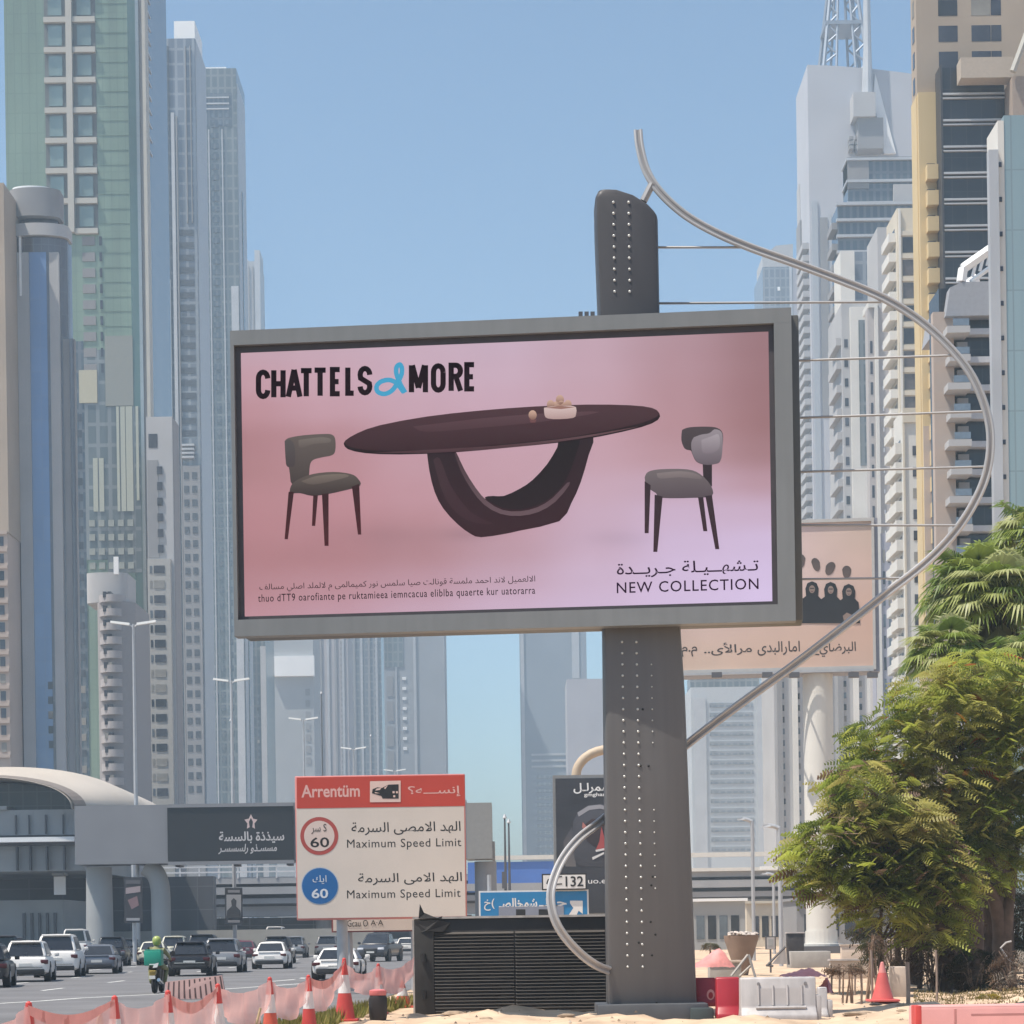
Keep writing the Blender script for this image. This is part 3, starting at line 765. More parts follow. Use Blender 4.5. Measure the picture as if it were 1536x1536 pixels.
for z in (zm, zt):
    sp.box(cx - leg(z) - .6, cx + leg(z) + .6, yb - leg(z) - .6, yb + leg(z) + .6, z - .5, z + .5)
sp.build('lattice_spire', mat('spire_steel', (.25, .29, .35), .6, metal=.3, var=.1), T.t)
MB().tube([(x(1299, 150), T.D - 2, T.Z(150)), (x(1299, 60), T.D - 2, T.Z(75)), (x(1299, 60), T.D - 2, T.Z(-80))], [1.6, 1.1, .8], 10).build('mast', steel, T.t)

T = Tower('office_tower', 'dark banded office tower with open roof terraces below the lattice spire', 1256, 1400, 308, 480, 9, wall=darkg, wname='curtain_wall')
f = T.face(); a = lambda px: T.X(px) - T.x0
for k, y in enumerate(range(305, 700, 24)): strip(T, f, -.3, a(1400), T.Z(y + 3), T.Z(y - 1), .8, steel, 'floor_band')
strip(T, f, a(1274), a(1400), T.Z(306) + .01, T.Z(230), -2, darkg, 'roof_storey', back=-8.5)
for y in (232, 265, 298): strip(T, f, a(1272), a(1400), T.Z(y + 4), T.Z(y), -1.4, steel, 'roof_slab', back=-8.7)
strip(T, f, a(1274), a(1306), T.Z(278), T.Z(236), -1.7, concd, 'roof_wall', back=-8)
strip(T, f, a(1342), a(1376), T.Z(300), T.Z(274), -1, conc, 'roof_box', back=-10)
fl = T.face('L'); balconies(T, fl, 1, fl[3] - .5, 40, T.Z(310), 26, 1.2, concd, h=1.2)
for p in (1260, 1272, 1290): MB().box(T.X(p), T.X(p + 5), T.D + 1, T.D + 2.5, T.top, T.Z(301)).build('roof_vent', concd, T.t)

T = Tower('apartment_tower', 'slender pale grey apartment tower with rounded corner cap, left of the cream tower', 1262, 1300, 455, 430, 18, wall=conc)
f = T.face(); a = lambda px: T.X(px) - T.x0
strip(T, f, a(1262), a(1283), T.Z(455) + .01, T.Z(375), -.3, white_w, 'cap', back=-9)
strip(T, f, a(1284), a(1330), T.Z(600), T.Z(368), -4, blueg, 'rear_bay', back=-14)
strip(T, f, a(1274), a(1300), 0, T.Z(462), .9, white_w, 'front_bay'); strip(T, f, a(1286), a(1299), T.Z(700), T.Z(482), 1.0, tealg, 'glazing', back=.2)
windows(T, f, a(1263), a(1273), T.Z(1000), T.Z(500), 1, 17, .55, .42, wglass)
fl = T.face('L'); balconies(T, fl, 6, fl[3] - 1, 10, T.Z(480), 24, 1.0, conc, h=1.2)
T = Tower('apartment_tower', 'narrow cream grey tower with one window column, next to the slender pale grey tower', 1301, 1332, 462, 400, 3, wall=mat('rose_grey_render', (.40, .375, .37), .85, var=.06))
f = T.face(); a = lambda px: T.X(px) - T.x0
windows(T, f, a(1303), a(1309), T.Z(1000), T.Z(505), 1, 16, .6, .6, wglass)
strip(T, f, a(1311), a(1316), 0, T.top + .01, .6, white_w, 'pier'); strip(T, f, a(1318), a(1332), T.top, T.Z(340), -.3, conc, 'upper_tower', back=-12); strip(T, f, a(1302), a(1316), T.top + .02, T.Z(452), .4, white_w, 'cap', back=-6)
windows(T, f, a(1320), a(1326), T.Z(1000), T.Z(505), 1, 16, .3, .2, glow_w, name='lamp_panel', proud=.1)

T = Tower('apartment_tower', 'cream apartment tower with square dark windows and shaded balconies on its corner', 1345, 1390, 312, 330, 9, wall=cream)
f = T.face(); a = lambda px: T.X(px) - T.x0
windows(T, f, a(1351), a(1372), T.Z(1000), T.Z(350), 1, 19, .82, .68, mat('brown_window', (.10, .09, .09), .3, var=.2))
strip(T, f, a(1347), a(1350), 0, T.top - .2, .4, white_w, 'pier'); strip(T, f, a(1373), a(1378), 0, T.top - .2, .4, white_w, 'pier')
lattice(T, f, a(1350.2), a(1372.8), T.Z(1000), T.Z(350), 1, 19, 0, .7, .3, cream, 'sill_band')
fl = T.face('L'); balconies(T, fl, 1.5, fl[3] - 1, 8, T.Z(330), 34, 1.1, white_w, h=1.1)
windows(T, fl, 2, fl[3] - 1.5, 8, T.Z(330), 2, 34, .6, .55, wglass, proud=.05)

T = Tower('apartment_block', 'lower cream block with small windows in front of the yellow balconies', 1353, 1379, 615, 270, 6, wall=white_w)
f = T.face(); a = lambda px: T.X(px) - T.x0
windows(T, f, a(1367), a(1375), T.Z(1010), T.Z(660), 1, 11, .8, .45, wglass)
strip(T, f, a(1354), a(1377), T.Z(634), T.top + .2, .3, cream, 'cornice', back=-.1); strip(T, f, a(1353.4), a(1356), 0, T.Z(636), .25, cream, 'pier')
fl = T.face('L'); windows(T, fl, 1, 5, 10, T.Z(650), 2, 22, .6, .6, wglass, proud=.05); balconies(T, fl, .5, 5.5, 10, T.Z(650), 22, .8, white_w)

T = Tower('office_tower', 'beige stone office tower with yellow balcony wing and dark glass bay', 1378, 1560, -140, 235, 3, pref=300, wall=beige)
f = T.face(); a = lambda px: T.X(px) - T.x0
strip(T, f, 0, a(1405), 0, T.Z(140), .6, yell, 'balcony_wing', back=-.1)
windows(T, f, a(1401), a(1500), T.Z(108), T.Z(-125), 2, 6, .58, .62, wglass, proud=.02)
windows(T, f, a(1480), a(1516), T.Z(108), T.Z(-125), 1, 6, .42, .62, wglass, proud=.02)
windows(T, f, a(1388), a(1402), T.Z(1010), T.Z(236), 1, 20, .85, .42, wglass, proud=.7)
balconies(T, (f[0], f[1], f[2], f[3]), a(1387), a(1403.5), T.Z(1010), T.Z(236) , 20, 1.7, yell, h=1.3)
strip(T, f, a(1405.3), a(1499), 0, T.Z(117), 3.0, blackg, 'glass_bay', back=-.1)
strip(T, f, a(1404), a(1407), 0, T.Z(114), 3.3, mat('dark_frame', (.04, .04, .045), .5), 'bay_frame', back=.62)
for k in range(14):
    strip(T, f, a(1407.2), a(1499.2), T.Z(156 + 39 * k + 3), T.Z(156 + 39 * k), 3.35, steel, 'floor_band', back=2.9)
    strip(T, f, a(1407.2), a(1499.2), T.Z(162.5 + 39 * k + 2), T.Z(162.5 + 39 * k), 3.3, steel, 'floor_band', back=2.9)
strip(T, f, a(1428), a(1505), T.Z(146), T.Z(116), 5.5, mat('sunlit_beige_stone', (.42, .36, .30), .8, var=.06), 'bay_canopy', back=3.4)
strip(T, f, a(1500), a(1562), 0, T.Z(150), 6.5, mat('brown_stone', (.31, .25, .21), .85, var=.07), 'side_wing', back=-.1)
MB().tube([(T.X(1499), T.D - 7, T.Z(146)), (T.X(1537), T.D - 7, T.Z(48))], .35, 6).build('sloping_pipe', mull, T.t)
fl = T.face('L'); windows(T, fl, .5, fl[3] - .5, T.Z(140), T.Z(-130), 1, 7, .5, .6, wglass, proud=.05); strip(T, fl, 0, fl[3], 0, T.Z(142), .1, yell, 'side_wall')
strip(T, f, a(1378), a(1405), 0, T.Z(640), .75, pinkb, 'lower_wall', back=.62)

T = Tower('hotel_block', 'grey hotel block with dark glazing, white floor slabs and stepped corner balconies', 1408, 1520, 432, 172, 4, wall=blackg, wname='curtain_wall')
f = T.face(); a = lambda px: T.X(px) - T.x0
q = MB(); zt = T.Z(430)
q.prism([(T.X(1413), T.D - 1.3, zt - 2.6), (T.X(1420), T.D - 1.3, zt - .4), (T.X(1438), T.D - 1.3, zt + .02), (T.X(1520), T.D - 1.3, zt + .02), (T.X(1520), T.D - 1.3, zt - 2.6)], (0, 1, 0), 10)
q.build('parapet', mat('slate_render', (.30, .315, .35), .8, var=.06), T.t)
for k in range(16):
    y = 497 + 42 * k
    strip(T, f, a(1440), a(1502), T.Z(y + 9), T.Z(y), .9, mat('white_slab', (.46, .47, .50), .7, var=.05), 'floor_slab')
    strip(T, f, a(1411 + (k % 2) * 3), a(1445), T.Z(y + 13), T.Z(y + 3), 2.3, conc, 'balcony', back=.02)
    strip(T, f, a(1420), a(1444), T.Z(y + 2), T.Z(y - 8), 2.25, mat('balcony_glass', (.20, .25, .30), .2, metal=.3), 'balcony_glass', back=2.15)
    strip(T, f, a(1432), a(1448), T.Z(y - 9), T.Z(y - 24), .5, concd, 'wall_panel')
strip(T, f, -.6, 1.0, 0, T.Z(470), .6, pinkb, 'corner_wall')
for y in (T.D - 1, T.D + 9):
    q = MB(); q.tube([(T.X(1441), y, T.Z(408)), (T.X(1503), y, T.Z(366))], .42, 6); q.tube([(T.X(1452), y, T.Z(428)), (T.X(1503), y, T.Z(392))], .2, 6)
    for k in range(5): q.tube([(T.X(1455 + 11 * k), y, T.Z(420 - 8 * k)), (T.X(1462 + 11 * k), y, T.Z(393 - 8 * k))], .14, 6)
    q.tube([(T.X(1441), y, T.Z(408)), (T.X(1438), y, T.Z(428))], .4, 6)
    q.build('roof_truss', glow_w, T.t)
T = Tower('glass_building', 'pale teal glass building with a white edge column at right edge of photo', 1512, 1640, 172, 135, 2, pref=600, wall=palegl, wname='curtain_wall')
f = T.face()
strip(T, f, -1.0, -.42, 0, T.Z(225), .25, steel, 'edge_column', back=-.4); strip(T, f, -.4, -.02, 0, T.Z(180), .05, white_w, 'edge_column', back=-3)
for k in range(12): strip(T, f, -.38, -.2, T.Z(250 + 52 * k), T.Z(243 + 52 * k), .12, wglass, 'edge_slot', back=0)
T = Tower('apartment_tower', 'lilac grey tower strip behind right edge of the cream poster hoarding', 1312, 1346, 800, 360, 4, wall=mat('lilac_render', (.33, .335, .40), .8, var=.06))
f = T.face(); windows(T, f, 1, T.x1 - T.x0 - 1, 8, T.top - 2, 2, 16, .4, .6, wglass_l); strip(T, f, 0, .9, 0, T.top + 1, .3, white_w, 'pier')
T = Tower('apartment_tower', 'pale low tower with ribbed balconies under the cream poster hoarding', 1160, 1300, 985, 330, 16, wall=conc)
f = T.face(); a = lambda px: T.X(px) - T.x0
for k in range(6): strip(T, f, a(1164 + 23 * k), a(1172 + 23 * k), 0, T.top + .5, .5, white_w if k % 2 else concd, 'pier')
windows(T, f, a(1160), a(1300), T.Z(1280), T.Z(1000), 6, 16, .3, .5, wglass_l, proud=.1)
# ================================================================== METRO STATION, FOOTBRIDGE, FLYOVER
alu = mat('grey_aluminium', (.235, .235, .25), .55, metal=.2, var=.05, scale=.4)
alud = mat('dark_aluminium', (.10, .10, .11), .55, metal=.2, var=.08, scale=.4)
shellm = mat('shell_cladding', (.50, .44, .375), .45, var=.05, scale=.3)
palec = mat('station_panel', (.31, .32, .325), .7, var=.06, scale=.5)
DS = 185
th = thing('metro_station', 'domed metro station with cream shell roof at left edge beyond the road', 'station', (pt(-60, 1400, DS).x, DS + 15, 0))
def sx(px): return pt(px, 1200, DS).x
def sz(py, px=60): return pt(px, py, DS).z
# shell: elliptical arch swept back, rising crest
cxs = sx(-28)
def arch(h, zt, zb, y, n=28):
    return [(cxs + h * math.cos(math.pi * i / n), y, zb + (zt - zb) * math.sin(math.pi * i / n) ** .9) for i in range(n + 1)]
hw = sx(172) - cxs; hw2 = sx(112) - cxs
zb = sz(1215); q = MB()
rings = []
for o_, i_ in ((arch(hw * 1.03, sz(1137), zb, DS + 9), arch(hw2, sz(1166), zb, DS - 1.5)), (arch(hw * 1.0, sz(1141), zb, DS + 30), arch(hw2 * .98, sz(1170), zb, DS + 30))):
    rings.append((o_, i_))
(o0, i0), (o1, i1) = rings; n = len(o0)
q.add(o0 + i0 + o1 + i1, [(k, k + 1, n + k + 1, n + k) for k in range(n - 1)] + [(k, 2 * n + k, 2 * n + k + 1, k + 1) for k in range(n - 1)] + [(n + k, n + k + 1, 3 * n + k + 1, 3 * n + k) for k in range(n - 1)])
q.build('shell_roof', shellm, th, smooth=True, angle=40)
q = MB()
a1, a2 = arch(hw2 * 1.12, sz(1160.5), zb, DS + .3), arch(hw2 * 1.03, sz(1165.5), zb, DS - 1.3)
q.add(a1 + a2, [(k, k + 1, n + k + 1, n + k) for k in range(n - 1)])
q.build('shell_rib', mat('bronze_rib', (.20, .165, .14), .5, var=.05), th)
q = MB(); p = arch(hw2, sz(1169), zb, DS + 3)
q.add(p + [(cxs, DS + 3, zb)], [(k, k + 1, n) for k in range(n - 1)])
q.build('end_glazing', curtain('station_glass', (.045, .05, .058), (.06, .065, .072), (.1, .1, .11), 1.2, 1.2, .2, .2), th)
# concourse body
xl, xr = sx(-160), sx(118)
MB().box(xl, sx(112), DS + .5, DS + 28, sz(1252), sz(1214)).build('upper_concourse', palec, th)
MB().box(xl, sx(9), DS + .2, DS + 20, sz(1213.7), sz(1208)).build('ledge', palec, th)
MB().box(xl, sx(112), DS - .6, DS + 27, sz(1263), sz(1256)).build('white_rail', glow_w, th)
MB().box(xl, sx(120), DS + 1, DS + 27, sz(1306), sz(1268)).build('lower_concourse', palec, th)
MB().box(xl, sx(121), DS + .7, DS + 27, sz(1255.8), sz(1252.2)).build('shadow_gap', alud, th)
MB().box(xl, sx(121), DS + .7, DS + 27, sz(1267.8), sz(1263.2)).build('shadow_gap', alud, th)
q = None
for k, px in enumerate((21, 41, 66, 92)):
    MB().box(sx(px), sx(px + 2.4), DS + .3, DS + .9, sz(1305), sz(1269)).build('panel_joint', alud, th); MB().box(sx(px), sx(px + 2), DS + .2, DS + .45, sz(1251), sz(1222)).build('panel_joint', alud, th)
MB().box(sx(-160), sx(70), DS + 6, DS + 20, -.1, sz(1348)).build('entrance_block', palec, th)
for k in range(5): MB().box(sx(8 + 12 * k), sx(12 + 12 * k), DS + 5.8, DS + 6.2, 1.2, sz(1368)).build('vertical_louvre', alud, th)
MB().box(sx(-160), sx(260), DS + 24, DS + 26, 0, sz(1306)).build('back_wall', curtain('station_wall', (.085, .088, .1), (.10, .105, .115), (.14, .14, .15), 3.2, 2.2, .5, .1), th)
MB().box(sx(64), sx(81), DS + 4, DS + 4.4, sz(1341), sz(1313)).build('light_panel', glow_w, th); MB().box(sx(63), sx(82), DS + 3.5, DS + 5, sz(1312), sz(1308)).build('canopy', palec, th)

DB = 178
fbm = thing('footbridge', 'grey clad metro footbridge spanning the whole road', 'footbridge', (pt(420, 1400, DB).x, DB, 0))
Pb = Plane((pt(420, 1290, DB).x, DB, 0))
def bx(px, py=1250): return pt(px, py, DB).x
def bz(py, px=300): return pt(px, py, DB).z
q = MB(); q.fbox(Pb, Pb.hit(112, 1250)[0], Pb.hit(252, 1250)[0], Pb.hit(180, 1296)[1], Pb.hit(180, 1208)[1], -5, 0)
q.build('cladding_panel', alu, fbm)
q = MB(); q.fbox(Pb, Pb.hit(252.2, 1250)[0], Pb.hit(700, 1250)[0], Pb.hit(470, 1291)[1], Pb.hit(470, 1203)[1], -5, -.1)
q.build('bridge_box', alu, fbm)
q = MB(); q.fbox(Pb, Pb.hit(700.2, 1250)[0], Pb.hit(738, 1250)[0], Pb.hit(720, 1288)[1], Pb.hit(720, 1204)[1], -5, 0)
q.fbox(Pb, Pb.hit(738.2, 1270)[0], Pb.hit(742, 1270)[0], Pb.hit(720, 1290)[1], Pb.hit(720, 1262)[1], -5, -.4)
q.build('end_cladding', mat('warm_grey_cladding', (.25, .245, .235), .6, var=.05), fbm)
q = MB(); q.fbox(Pb, Pb.hit(252, 1250)[0], Pb.hit(441, 1250)[0], Pb.hit(350, 1291)[1], Pb.hit(350, 1210)[1], 0, .25)
adv = q.build('advert_panel', mat('charcoal_panel', (.014, .013, .015), .45, var=.06, scale=1), fbm)
q = MB()
for b0, b1 in ((1210.5, 1206), (1296.5, 1291.4)): q.fbox(Pb, Pb.hit(252, 1250)[0], Pb.hit(441, 1250)[0], Pb.hit(350, b0)[1], Pb.hit(350, b1)[1], 0, .35)
q.build('advert_frame', alu, fbm)
lett = mat('pale_letter', (.55, .52, .52), .6, var=.04)
write(ar('سيذذة بالسسة'), Pb, (329, 1247, 427, 1265), lett, adv, .28, .02); write(ar('مسسـذو رلسسسـر'), Pb, (328, 1266, 416, 1281), lett, adv, .28, .02, shear=.2)
pts = []
for k in range(10):
    r_ = 12 if k % 2 == 0 else 6.5; g_ = math.pi / 2 + k * math.pi / 5
    pts.append((377 + r_ * .85 * math.cos(g_), 1233.5 - r_ * math.sin(g_)))
shape(Pb, pts, .27, mat('pink_emblem', (.62, .47, .45), .6, var=.03), adv, 'star_emblem'); shape(Pb, [(377, 1227), (380, 1233), (379, 1241), (375, 1241), (374, 1233)], .29, MATS['charcoal_panel'], adv, 'emblem_centre')
for px, w_ in ((139, 22), (727, 20)):
    c0 = bx(px); MB().lathe([(1.15 if px < 300 else .9, 0), (1.05 if px < 300 else .9, bz(1297) - .01)], (c0, DB + 2.5, 0), 20).build('pier', palec if px < 300 else alu, fbm, smooth=True)
p_ = [(bx(234), DB + 2, 0), (bx(234), DB + 2, bz(1370)), (bx(233), DB + 2, bz(1330)), (bx(226), DB + 2, bz(1308)), (bx(212), DB + 2, bz(1297))]
MB().tube(crom(p_), .8, 12).build('curved_pier', palec, fbm, smooth=True)
q = MB()
for px in (262, 350, 430, 520, 610, 690): q.box(bx(px) - .2, bx(px) + .2, DB + 1.5, DB + 3.5, bz(1299), bz(1292))
q.build('soffit_bracket', alud, fbm)

DF = 235
fo = thing('flyover', 'pale concrete flyover with white railings crossing beyond the footbridge', 'flyover', (pt(700, 1400, DF).x, DF, 0))
Pf = Plane((0, DF, 0))
def fz(py, px=350): return Pf.hit(px, py)[1]
def fx(px): return Pf.hit(px, 1320)[0]
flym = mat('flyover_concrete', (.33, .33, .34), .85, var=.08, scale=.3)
q = MB()
for y0, y1, o_ in ((1326, 1316, 0), (1342, 1331, .5), (1356, 1348, 0), (1375, 1360, -1)):
    q.fbox(Pf, fx(120), fx(1330), fz(y0), fz(y1), -9, o_)
q.build('deck', flym, fo)
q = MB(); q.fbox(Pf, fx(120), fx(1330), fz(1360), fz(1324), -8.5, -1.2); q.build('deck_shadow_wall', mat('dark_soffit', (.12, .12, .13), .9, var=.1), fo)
q = MB()
for y in (1299, 1307): q.fbox(Pf, fx(230), fx(705), fz(y + 2.2), fz(y), -.1, .12)
for k in range(17): q.fbox(Pf, fx(240 + 29 * k), fx(242 + 29 * k), fz(1318), fz(1299), -.2, .1)
q.build('railing', mat('white_railing', (.6, .6, .62), .5, var=.04), fo)
q = MB()
for y0, y1 in ((1289.5, 1283), (1311, 1306), (1369, 1365)): q.fbox(Pf, fx(715 if y0 < 1300 else 1030), fx(1330), fz(y0 - 3, 1000), fz(y1 - 3, 1000), -.4, .5)
q.build('white_parapet', mat('cream_parapet', (.66, .63, .58), .6, var=.05), fo)
q = MB(); q.fbox(Pf, fx(702), fx(832), fz(1338, 760), fz(1293, 760), -.3, .3)
q.build('blue_hoarding', mat('bright_blue_panel', (.07, .17, .50), .5, var=.1, scale=.3), fo)
for px in (300, 480, 640, 850, 1010, 1180):
    MB().lathe([(.9, 0), (.9, fz(1375) + .1)], (fx(px), DF + 4, 0), 14).build('pier', flym, fo, smooth=True)
q = MB(); q.fbox(Pf, fx(230), fx(705), fz(1412), fz(1376.5), -7, -6.4); q.build('retaining_wall', curtain('panel_wall', (.14, .145, .155), (.17, .175, .185), (.24, .24, .25), 3.5, 3, .6, .05), fo)

# boundary wall along the far side of the road, low pale buildings to the right
bw = mat('roadside_concrete', (.35, .335, .31), .9, var=.1, scale=.4)
wl = MB().box(pt(-200, 1400, 200).x, pt(560, 1400, 200).x, 200, 200.5, 0, pt(200, 1397, 200).z)
tag(wl.build('boundary_wall', bw), 'long low pale concrete wall beyond the far lanes under the footbridge', 'wall')
for lab, pl, pr, yt, D, m in (('low sand coloured roadside building right of the pole', 1120, 1190, 1355, 215, cream), ('low grey glazed pavilion between pole and lamp posts', 1035, 1118, 1352, 190, palec), ('grey glass shopfront behind the white pole of the cream hoarding', 1195, 1330, 1350, 200, concd)):
    T = Tower('low_building', lab, pl, pr, yt, D, 10, pref=1380, wall=m); f = T.face()
    windows(T, f, .4, T.x1 - T.x0 - .4, .5, T.top - .8, 4, 1, .7, .7, wglass_l if 'pav' in lab else wglass, proud=.05)
    strip(T, f, -.2, T.x1 - T.x0 + .2, T.top + .002, T.top + .25, .3, glow_w if 'pav' in lab else m, 'roof_edge', back=-10)

# ================================================================== LAMPS, MASTS
lampm = mat('lamp_steel', (.42, .43, .45), .5, metal=.3, var=.06)
lampw = mat('lamp_head_white', (.78, .78, .76), .4, var=.03)
cars_done = None
for k, (px, py, d, lab) in enumerate(((200, 936, 180, 'tallest twin armed road lamp, in front of the curved balcony tower'), (347, 1021, 227, 'twin armed road lamp just left of the white sign box tower'), (455, 1079, 278, 'twin armed road lamp above the word Arrentum on the red and white sign'), (530, 1123, 322, 'twin armed road lamp above left part of the red sign header'), (592, 1156, 371, 'shortest twin armed road lamp, peeping over top edge of the red and white sign'))):
    top = pt(px, py, d); h = top.z
    L = thing('street_lamp', lab, 'street lamp', (top.x, d, 0), 'twin lamps along the median')
    MB().tube([(top.x, d, 0), (top.x, d, h * .5), (top.x, d, h)], [.22, .17, .1], 8).build('pole', lampm, L, smooth=True)
    for s_ in (-1, 1):
        q = MB(); q.tube([(top.x + s_ * .08, d, h - .25), (top.x + s_ * .35, d, h - .03)], .06, 6); q.build('arm', lampm, L)
        z0 = h - .02
        q = MB(); q.hexa([(top.x + s_ * .3, d - .22, z0 - .1), (top.x + s_ * 1.85, d - .22, z0 + .12), (top.x + s_ * 1.85, d + .22, z0 + .12), (top.x + s_ * .3, d + .22, z0 - .1), (top.x + s_ * .3, d - .2, z0 + .1), (top.x + s_ * 1.85, d - .2, z0 + .3), (top.x + s_ * 1.85, d + .2, z0 + .3), (top.x + s_ * .3, d + .2, z0 + .1)])
        q.build('lamp_head', lampw, L)
    MB().lathe([(.4, h * .43), (.55, h * .43 + .25), (.3, h * .43 + .3)], (top.x, d, 0), 12).build('collar', alud, L)
for px, py, d, lab in ((346, 1082, 240, 'slim pale mast beside the twin lamp left of the white sign box'), (482, 1041, 260, 'thin dark mast right of the white sign box'), (556, 1105, 300, 'thin grey mast above middle of the red sign header'), (757, 1228, 150, 'dark roadside mast standing over the blue hoarding'), (763, 1235, 155, 'thin camera mast beside the dark mast at the blue hoarding')):
    top = pt(px, py, d)
    m_ = thing('mast', lab, 'mast', (top.x, d, 0))
    MB().tube([(top.x, d, 0), (top.x, d, top.z)], [.14, .06], 7).build('pole', alud if 'dark' in lab else lampm, m_)
    MB().lathe([(.05, top.z), (.16, top.z + .05), (.05, top.z + .3)], (top.x, d, 0), 8).build('tip', lampm, m_)
    if 'dark roadside' in lab: MB().box(top.x - .25, top.x + .05, d - .2, d + .2, top.z * .5, top.z * .62).build('cabinet', alud, m_)
for px, py, d, lab in ((1128, 1228, 120, 'curved top roadside lamp right of the billboard pole'), (1169, 1238, 100, 'lamp post with two small heads in front of the green tree edge'), (1160, 1310, 150, 'short grey post beside the sand coloured building')):
    top = pt(px, py, d); z = top.z
    L = thing('street_lamp', lab, 'street lamp', (top.x, d, 0))
    MB().tube(crom([(top.x, d, 0), (top.x, d, z * .6), (top.x, d, z * .94), (top.x - .12, d, z * .985), (top.x - .5, d, z)]), .1, 8).build('pole', lampm, L, smooth=True)
    MB().hexa([(top.x - .8, d - .1, z - .07), (top.x - .4, d - .14, z - .06), (top.x - .4, d + .14, z - .06), (top.x - .8, d + .1, z - .07), (top.x - .75, d - .1, z + .03), (top.x - .4, d - .1, z + .06), (top.x - .4, d + .1, z + .06), (top.x - .75, d + .1, z + .03)]).build('lamp_head', lampm, L)
    if 'two' in lab: MB().box(top.x - .9, top.x - .1, d - .12, d + .12, z - 2.0, z - 1.85).build('lamp_head', lampw, L); MB().tube([(top.x, d, z - 1.95), (top.x - .3, d, z - 1.92)], .05, 6).build('arm', lampm, L)
# pole banners by the footbridge piers
for px, y0, y1, w_, d, lab in ((200, 1316, 1384, 28, 160, 'black lamp post banner by the round pier'), (351, 1332, 1387, 27, 190, 'black and grey lamp post banner with a portrait, right of the curved pier')):
    P_ = Plane((pt(px, 1350, d).x, d, 0)); b_ = thing('pole_banner', lab, 'banner', (P_.o.x, d, 0))
    u0, zt_ = P_.hit(px - w_ / 2, y0); u1, zb_ = P_.hit(px + w_ / 2, y1)
    MB().tube([(P_.o.x, d + .3, 0), (P_.o.x, d + .3, P_.hit(px, 1297)[1])], .16, 8).build('pole', lampm, b_)
    pn = MB().fbox(P_, u0, u1, zb_, zt_, 0, .12).build('panel', mat('black_banner', (.035, .034, .04), .5, var=.1), b_)
    prm = attr_mat('banner_print')
    if px < 300:
        shape(P_, [(px - 11, y0 + 4), (px + 11, y0 + 4), (px + 11, y0 + 10), (px - 11, y0 + 10)], .14, prm, pn, 'heading_band', (.10, .10, .11)); shape(P_, [(px - 11, y0 + 16), (px + 11, y0 + 13), (px + 11, y0 + 22), (px - 11, y0 + 25)], .14, prm, pn, 'pink_band', (.32, .26, .27)); shape(P_, [(px - 8, y0 + 34), (px + 6, y0 + 28), (px + 9, y0 + 42), (px - 2, y0 + 48)], .14, prm, pn, 'figure_print', (.22, .14, .15)); shape(P_, [(px - 10, y1 - 7), (px + 10, y1 - 7), (px + 10, y1 - 3), (px - 10, y1 - 3)], .14, prm, pn, 'footer_band', (.3, .3, .32))
    else:
        shape(P_, [(px - 11, y0 + 10), (px + 11, y0 + 10), (px + 11, y1 - 10), (px - 11, y1 - 10)], .14, prm, pn, 'portrait_ground', (.34, .34, .36)); shape(P_, [(px - 11, y1 - 10), (px - 10, y0 + 34), (px - 3, y0 + 27), (px - 4, y0 + 19), (px, y0 + 15), (px + 4, y0 + 19), (px + 3, y0 + 27), (px + 10, y0 + 34), (px + 11, y1 - 10)], .16, prm, pn, 'portrait', (.05, .05, .055)); shape(P_, [(px - 9, y0 + 3), (px + 9, y0 + 3), (px + 9, y0 + 7), (px - 9, y0 + 7)], .14, prm, pn, 'heading_band', (.25, .25, .27)); shape(P_, [(px - 9, y1 - 7), (px + 9, y1 - 7), (px + 9, y1 - 3), (px - 9, y1 - 3)], .14, prm, pn, 'footer_band', (.25, .25, .27))

# ================================================================== SIGNS BEHIND THE BILLBOARD POLE
# black poster hoarding with a beige arch behind
D = 112; P_ = Plane((pt(900, 1300, D).x, D, 0))
b_ = thing('poster_hoarding', 'tall black poster hoarding with white Arabic heading, left of the billboard pole', 'hoarding', (P_.o.x, D, 0))
u0, zt_ = P_.hit(829, 1163); u1, zb_ = P_.hit(1008, 1372)
MB().fbox(P_, u0, u1, zb_, zt_, -.6, -.02).build('frame', mat('hoarding_frame', (.24, .24, .24), .5, metal=.2, var=.05), b_)
u0, zt2 = P_.hit(833, 1168); u1, zb2 = P_.hit(1004, 1368)
pn = MB().fbox(P_, u0, u1, zb2, zt2, -.01, .04).build('poster', mat('black_poster', (.035, .036, .045), .4, var=.25, scale=.5), b_)
wl_ = mat('white_letter', (.75, .75, .75), .6, var=.03)
write(ar('همزا لسمرلـل'), P_, (860, 1174, 962, 1190), wl_, pn, .06, .02); write('gmghanon', P_, (876, 1189, 920, 1196), wl_, pn, .06, .015)
pr = attr_mat('poster_print')
shape(P_, [(860, 1232), (868, 1217), (884, 1208), (902, 1206), (925, 1212), (940, 1240), (930, 1300), (870, 1300), (862, 1290), (858, 1255)], .05, pr, pn, 'hooded_figure', (.085, .09, .11), (.05, .05, .06))
shape(P_, [(866, 1219), (882, 1209), (900, 1207), (925, 1214), (925, 1219), (900, 1213), (884, 1215), (868, 1225)], .06, pr, pn, 'hood_edge', (.30, .30, .33))
shape(P_, [(876, 1238), (888, 1228), (912, 1230), (918, 1262), (900, 1276), (880, 1262)], .06, pr, pn, 'dark_face', (.05, .032, .035), (.03, .025, .03))
shape(P_, [(893, 1276), (899, 1262), (902, 1240), (908, 1262), (914, 1276)], .07, pr, pn, 'red_detail', (.35, .07, .07)); shape(P_, [(874, 1233), (880, 1240), (877, 1246), (873, 1241)], .07, pr, pn, 'red_detail', (.4, .16, .14))
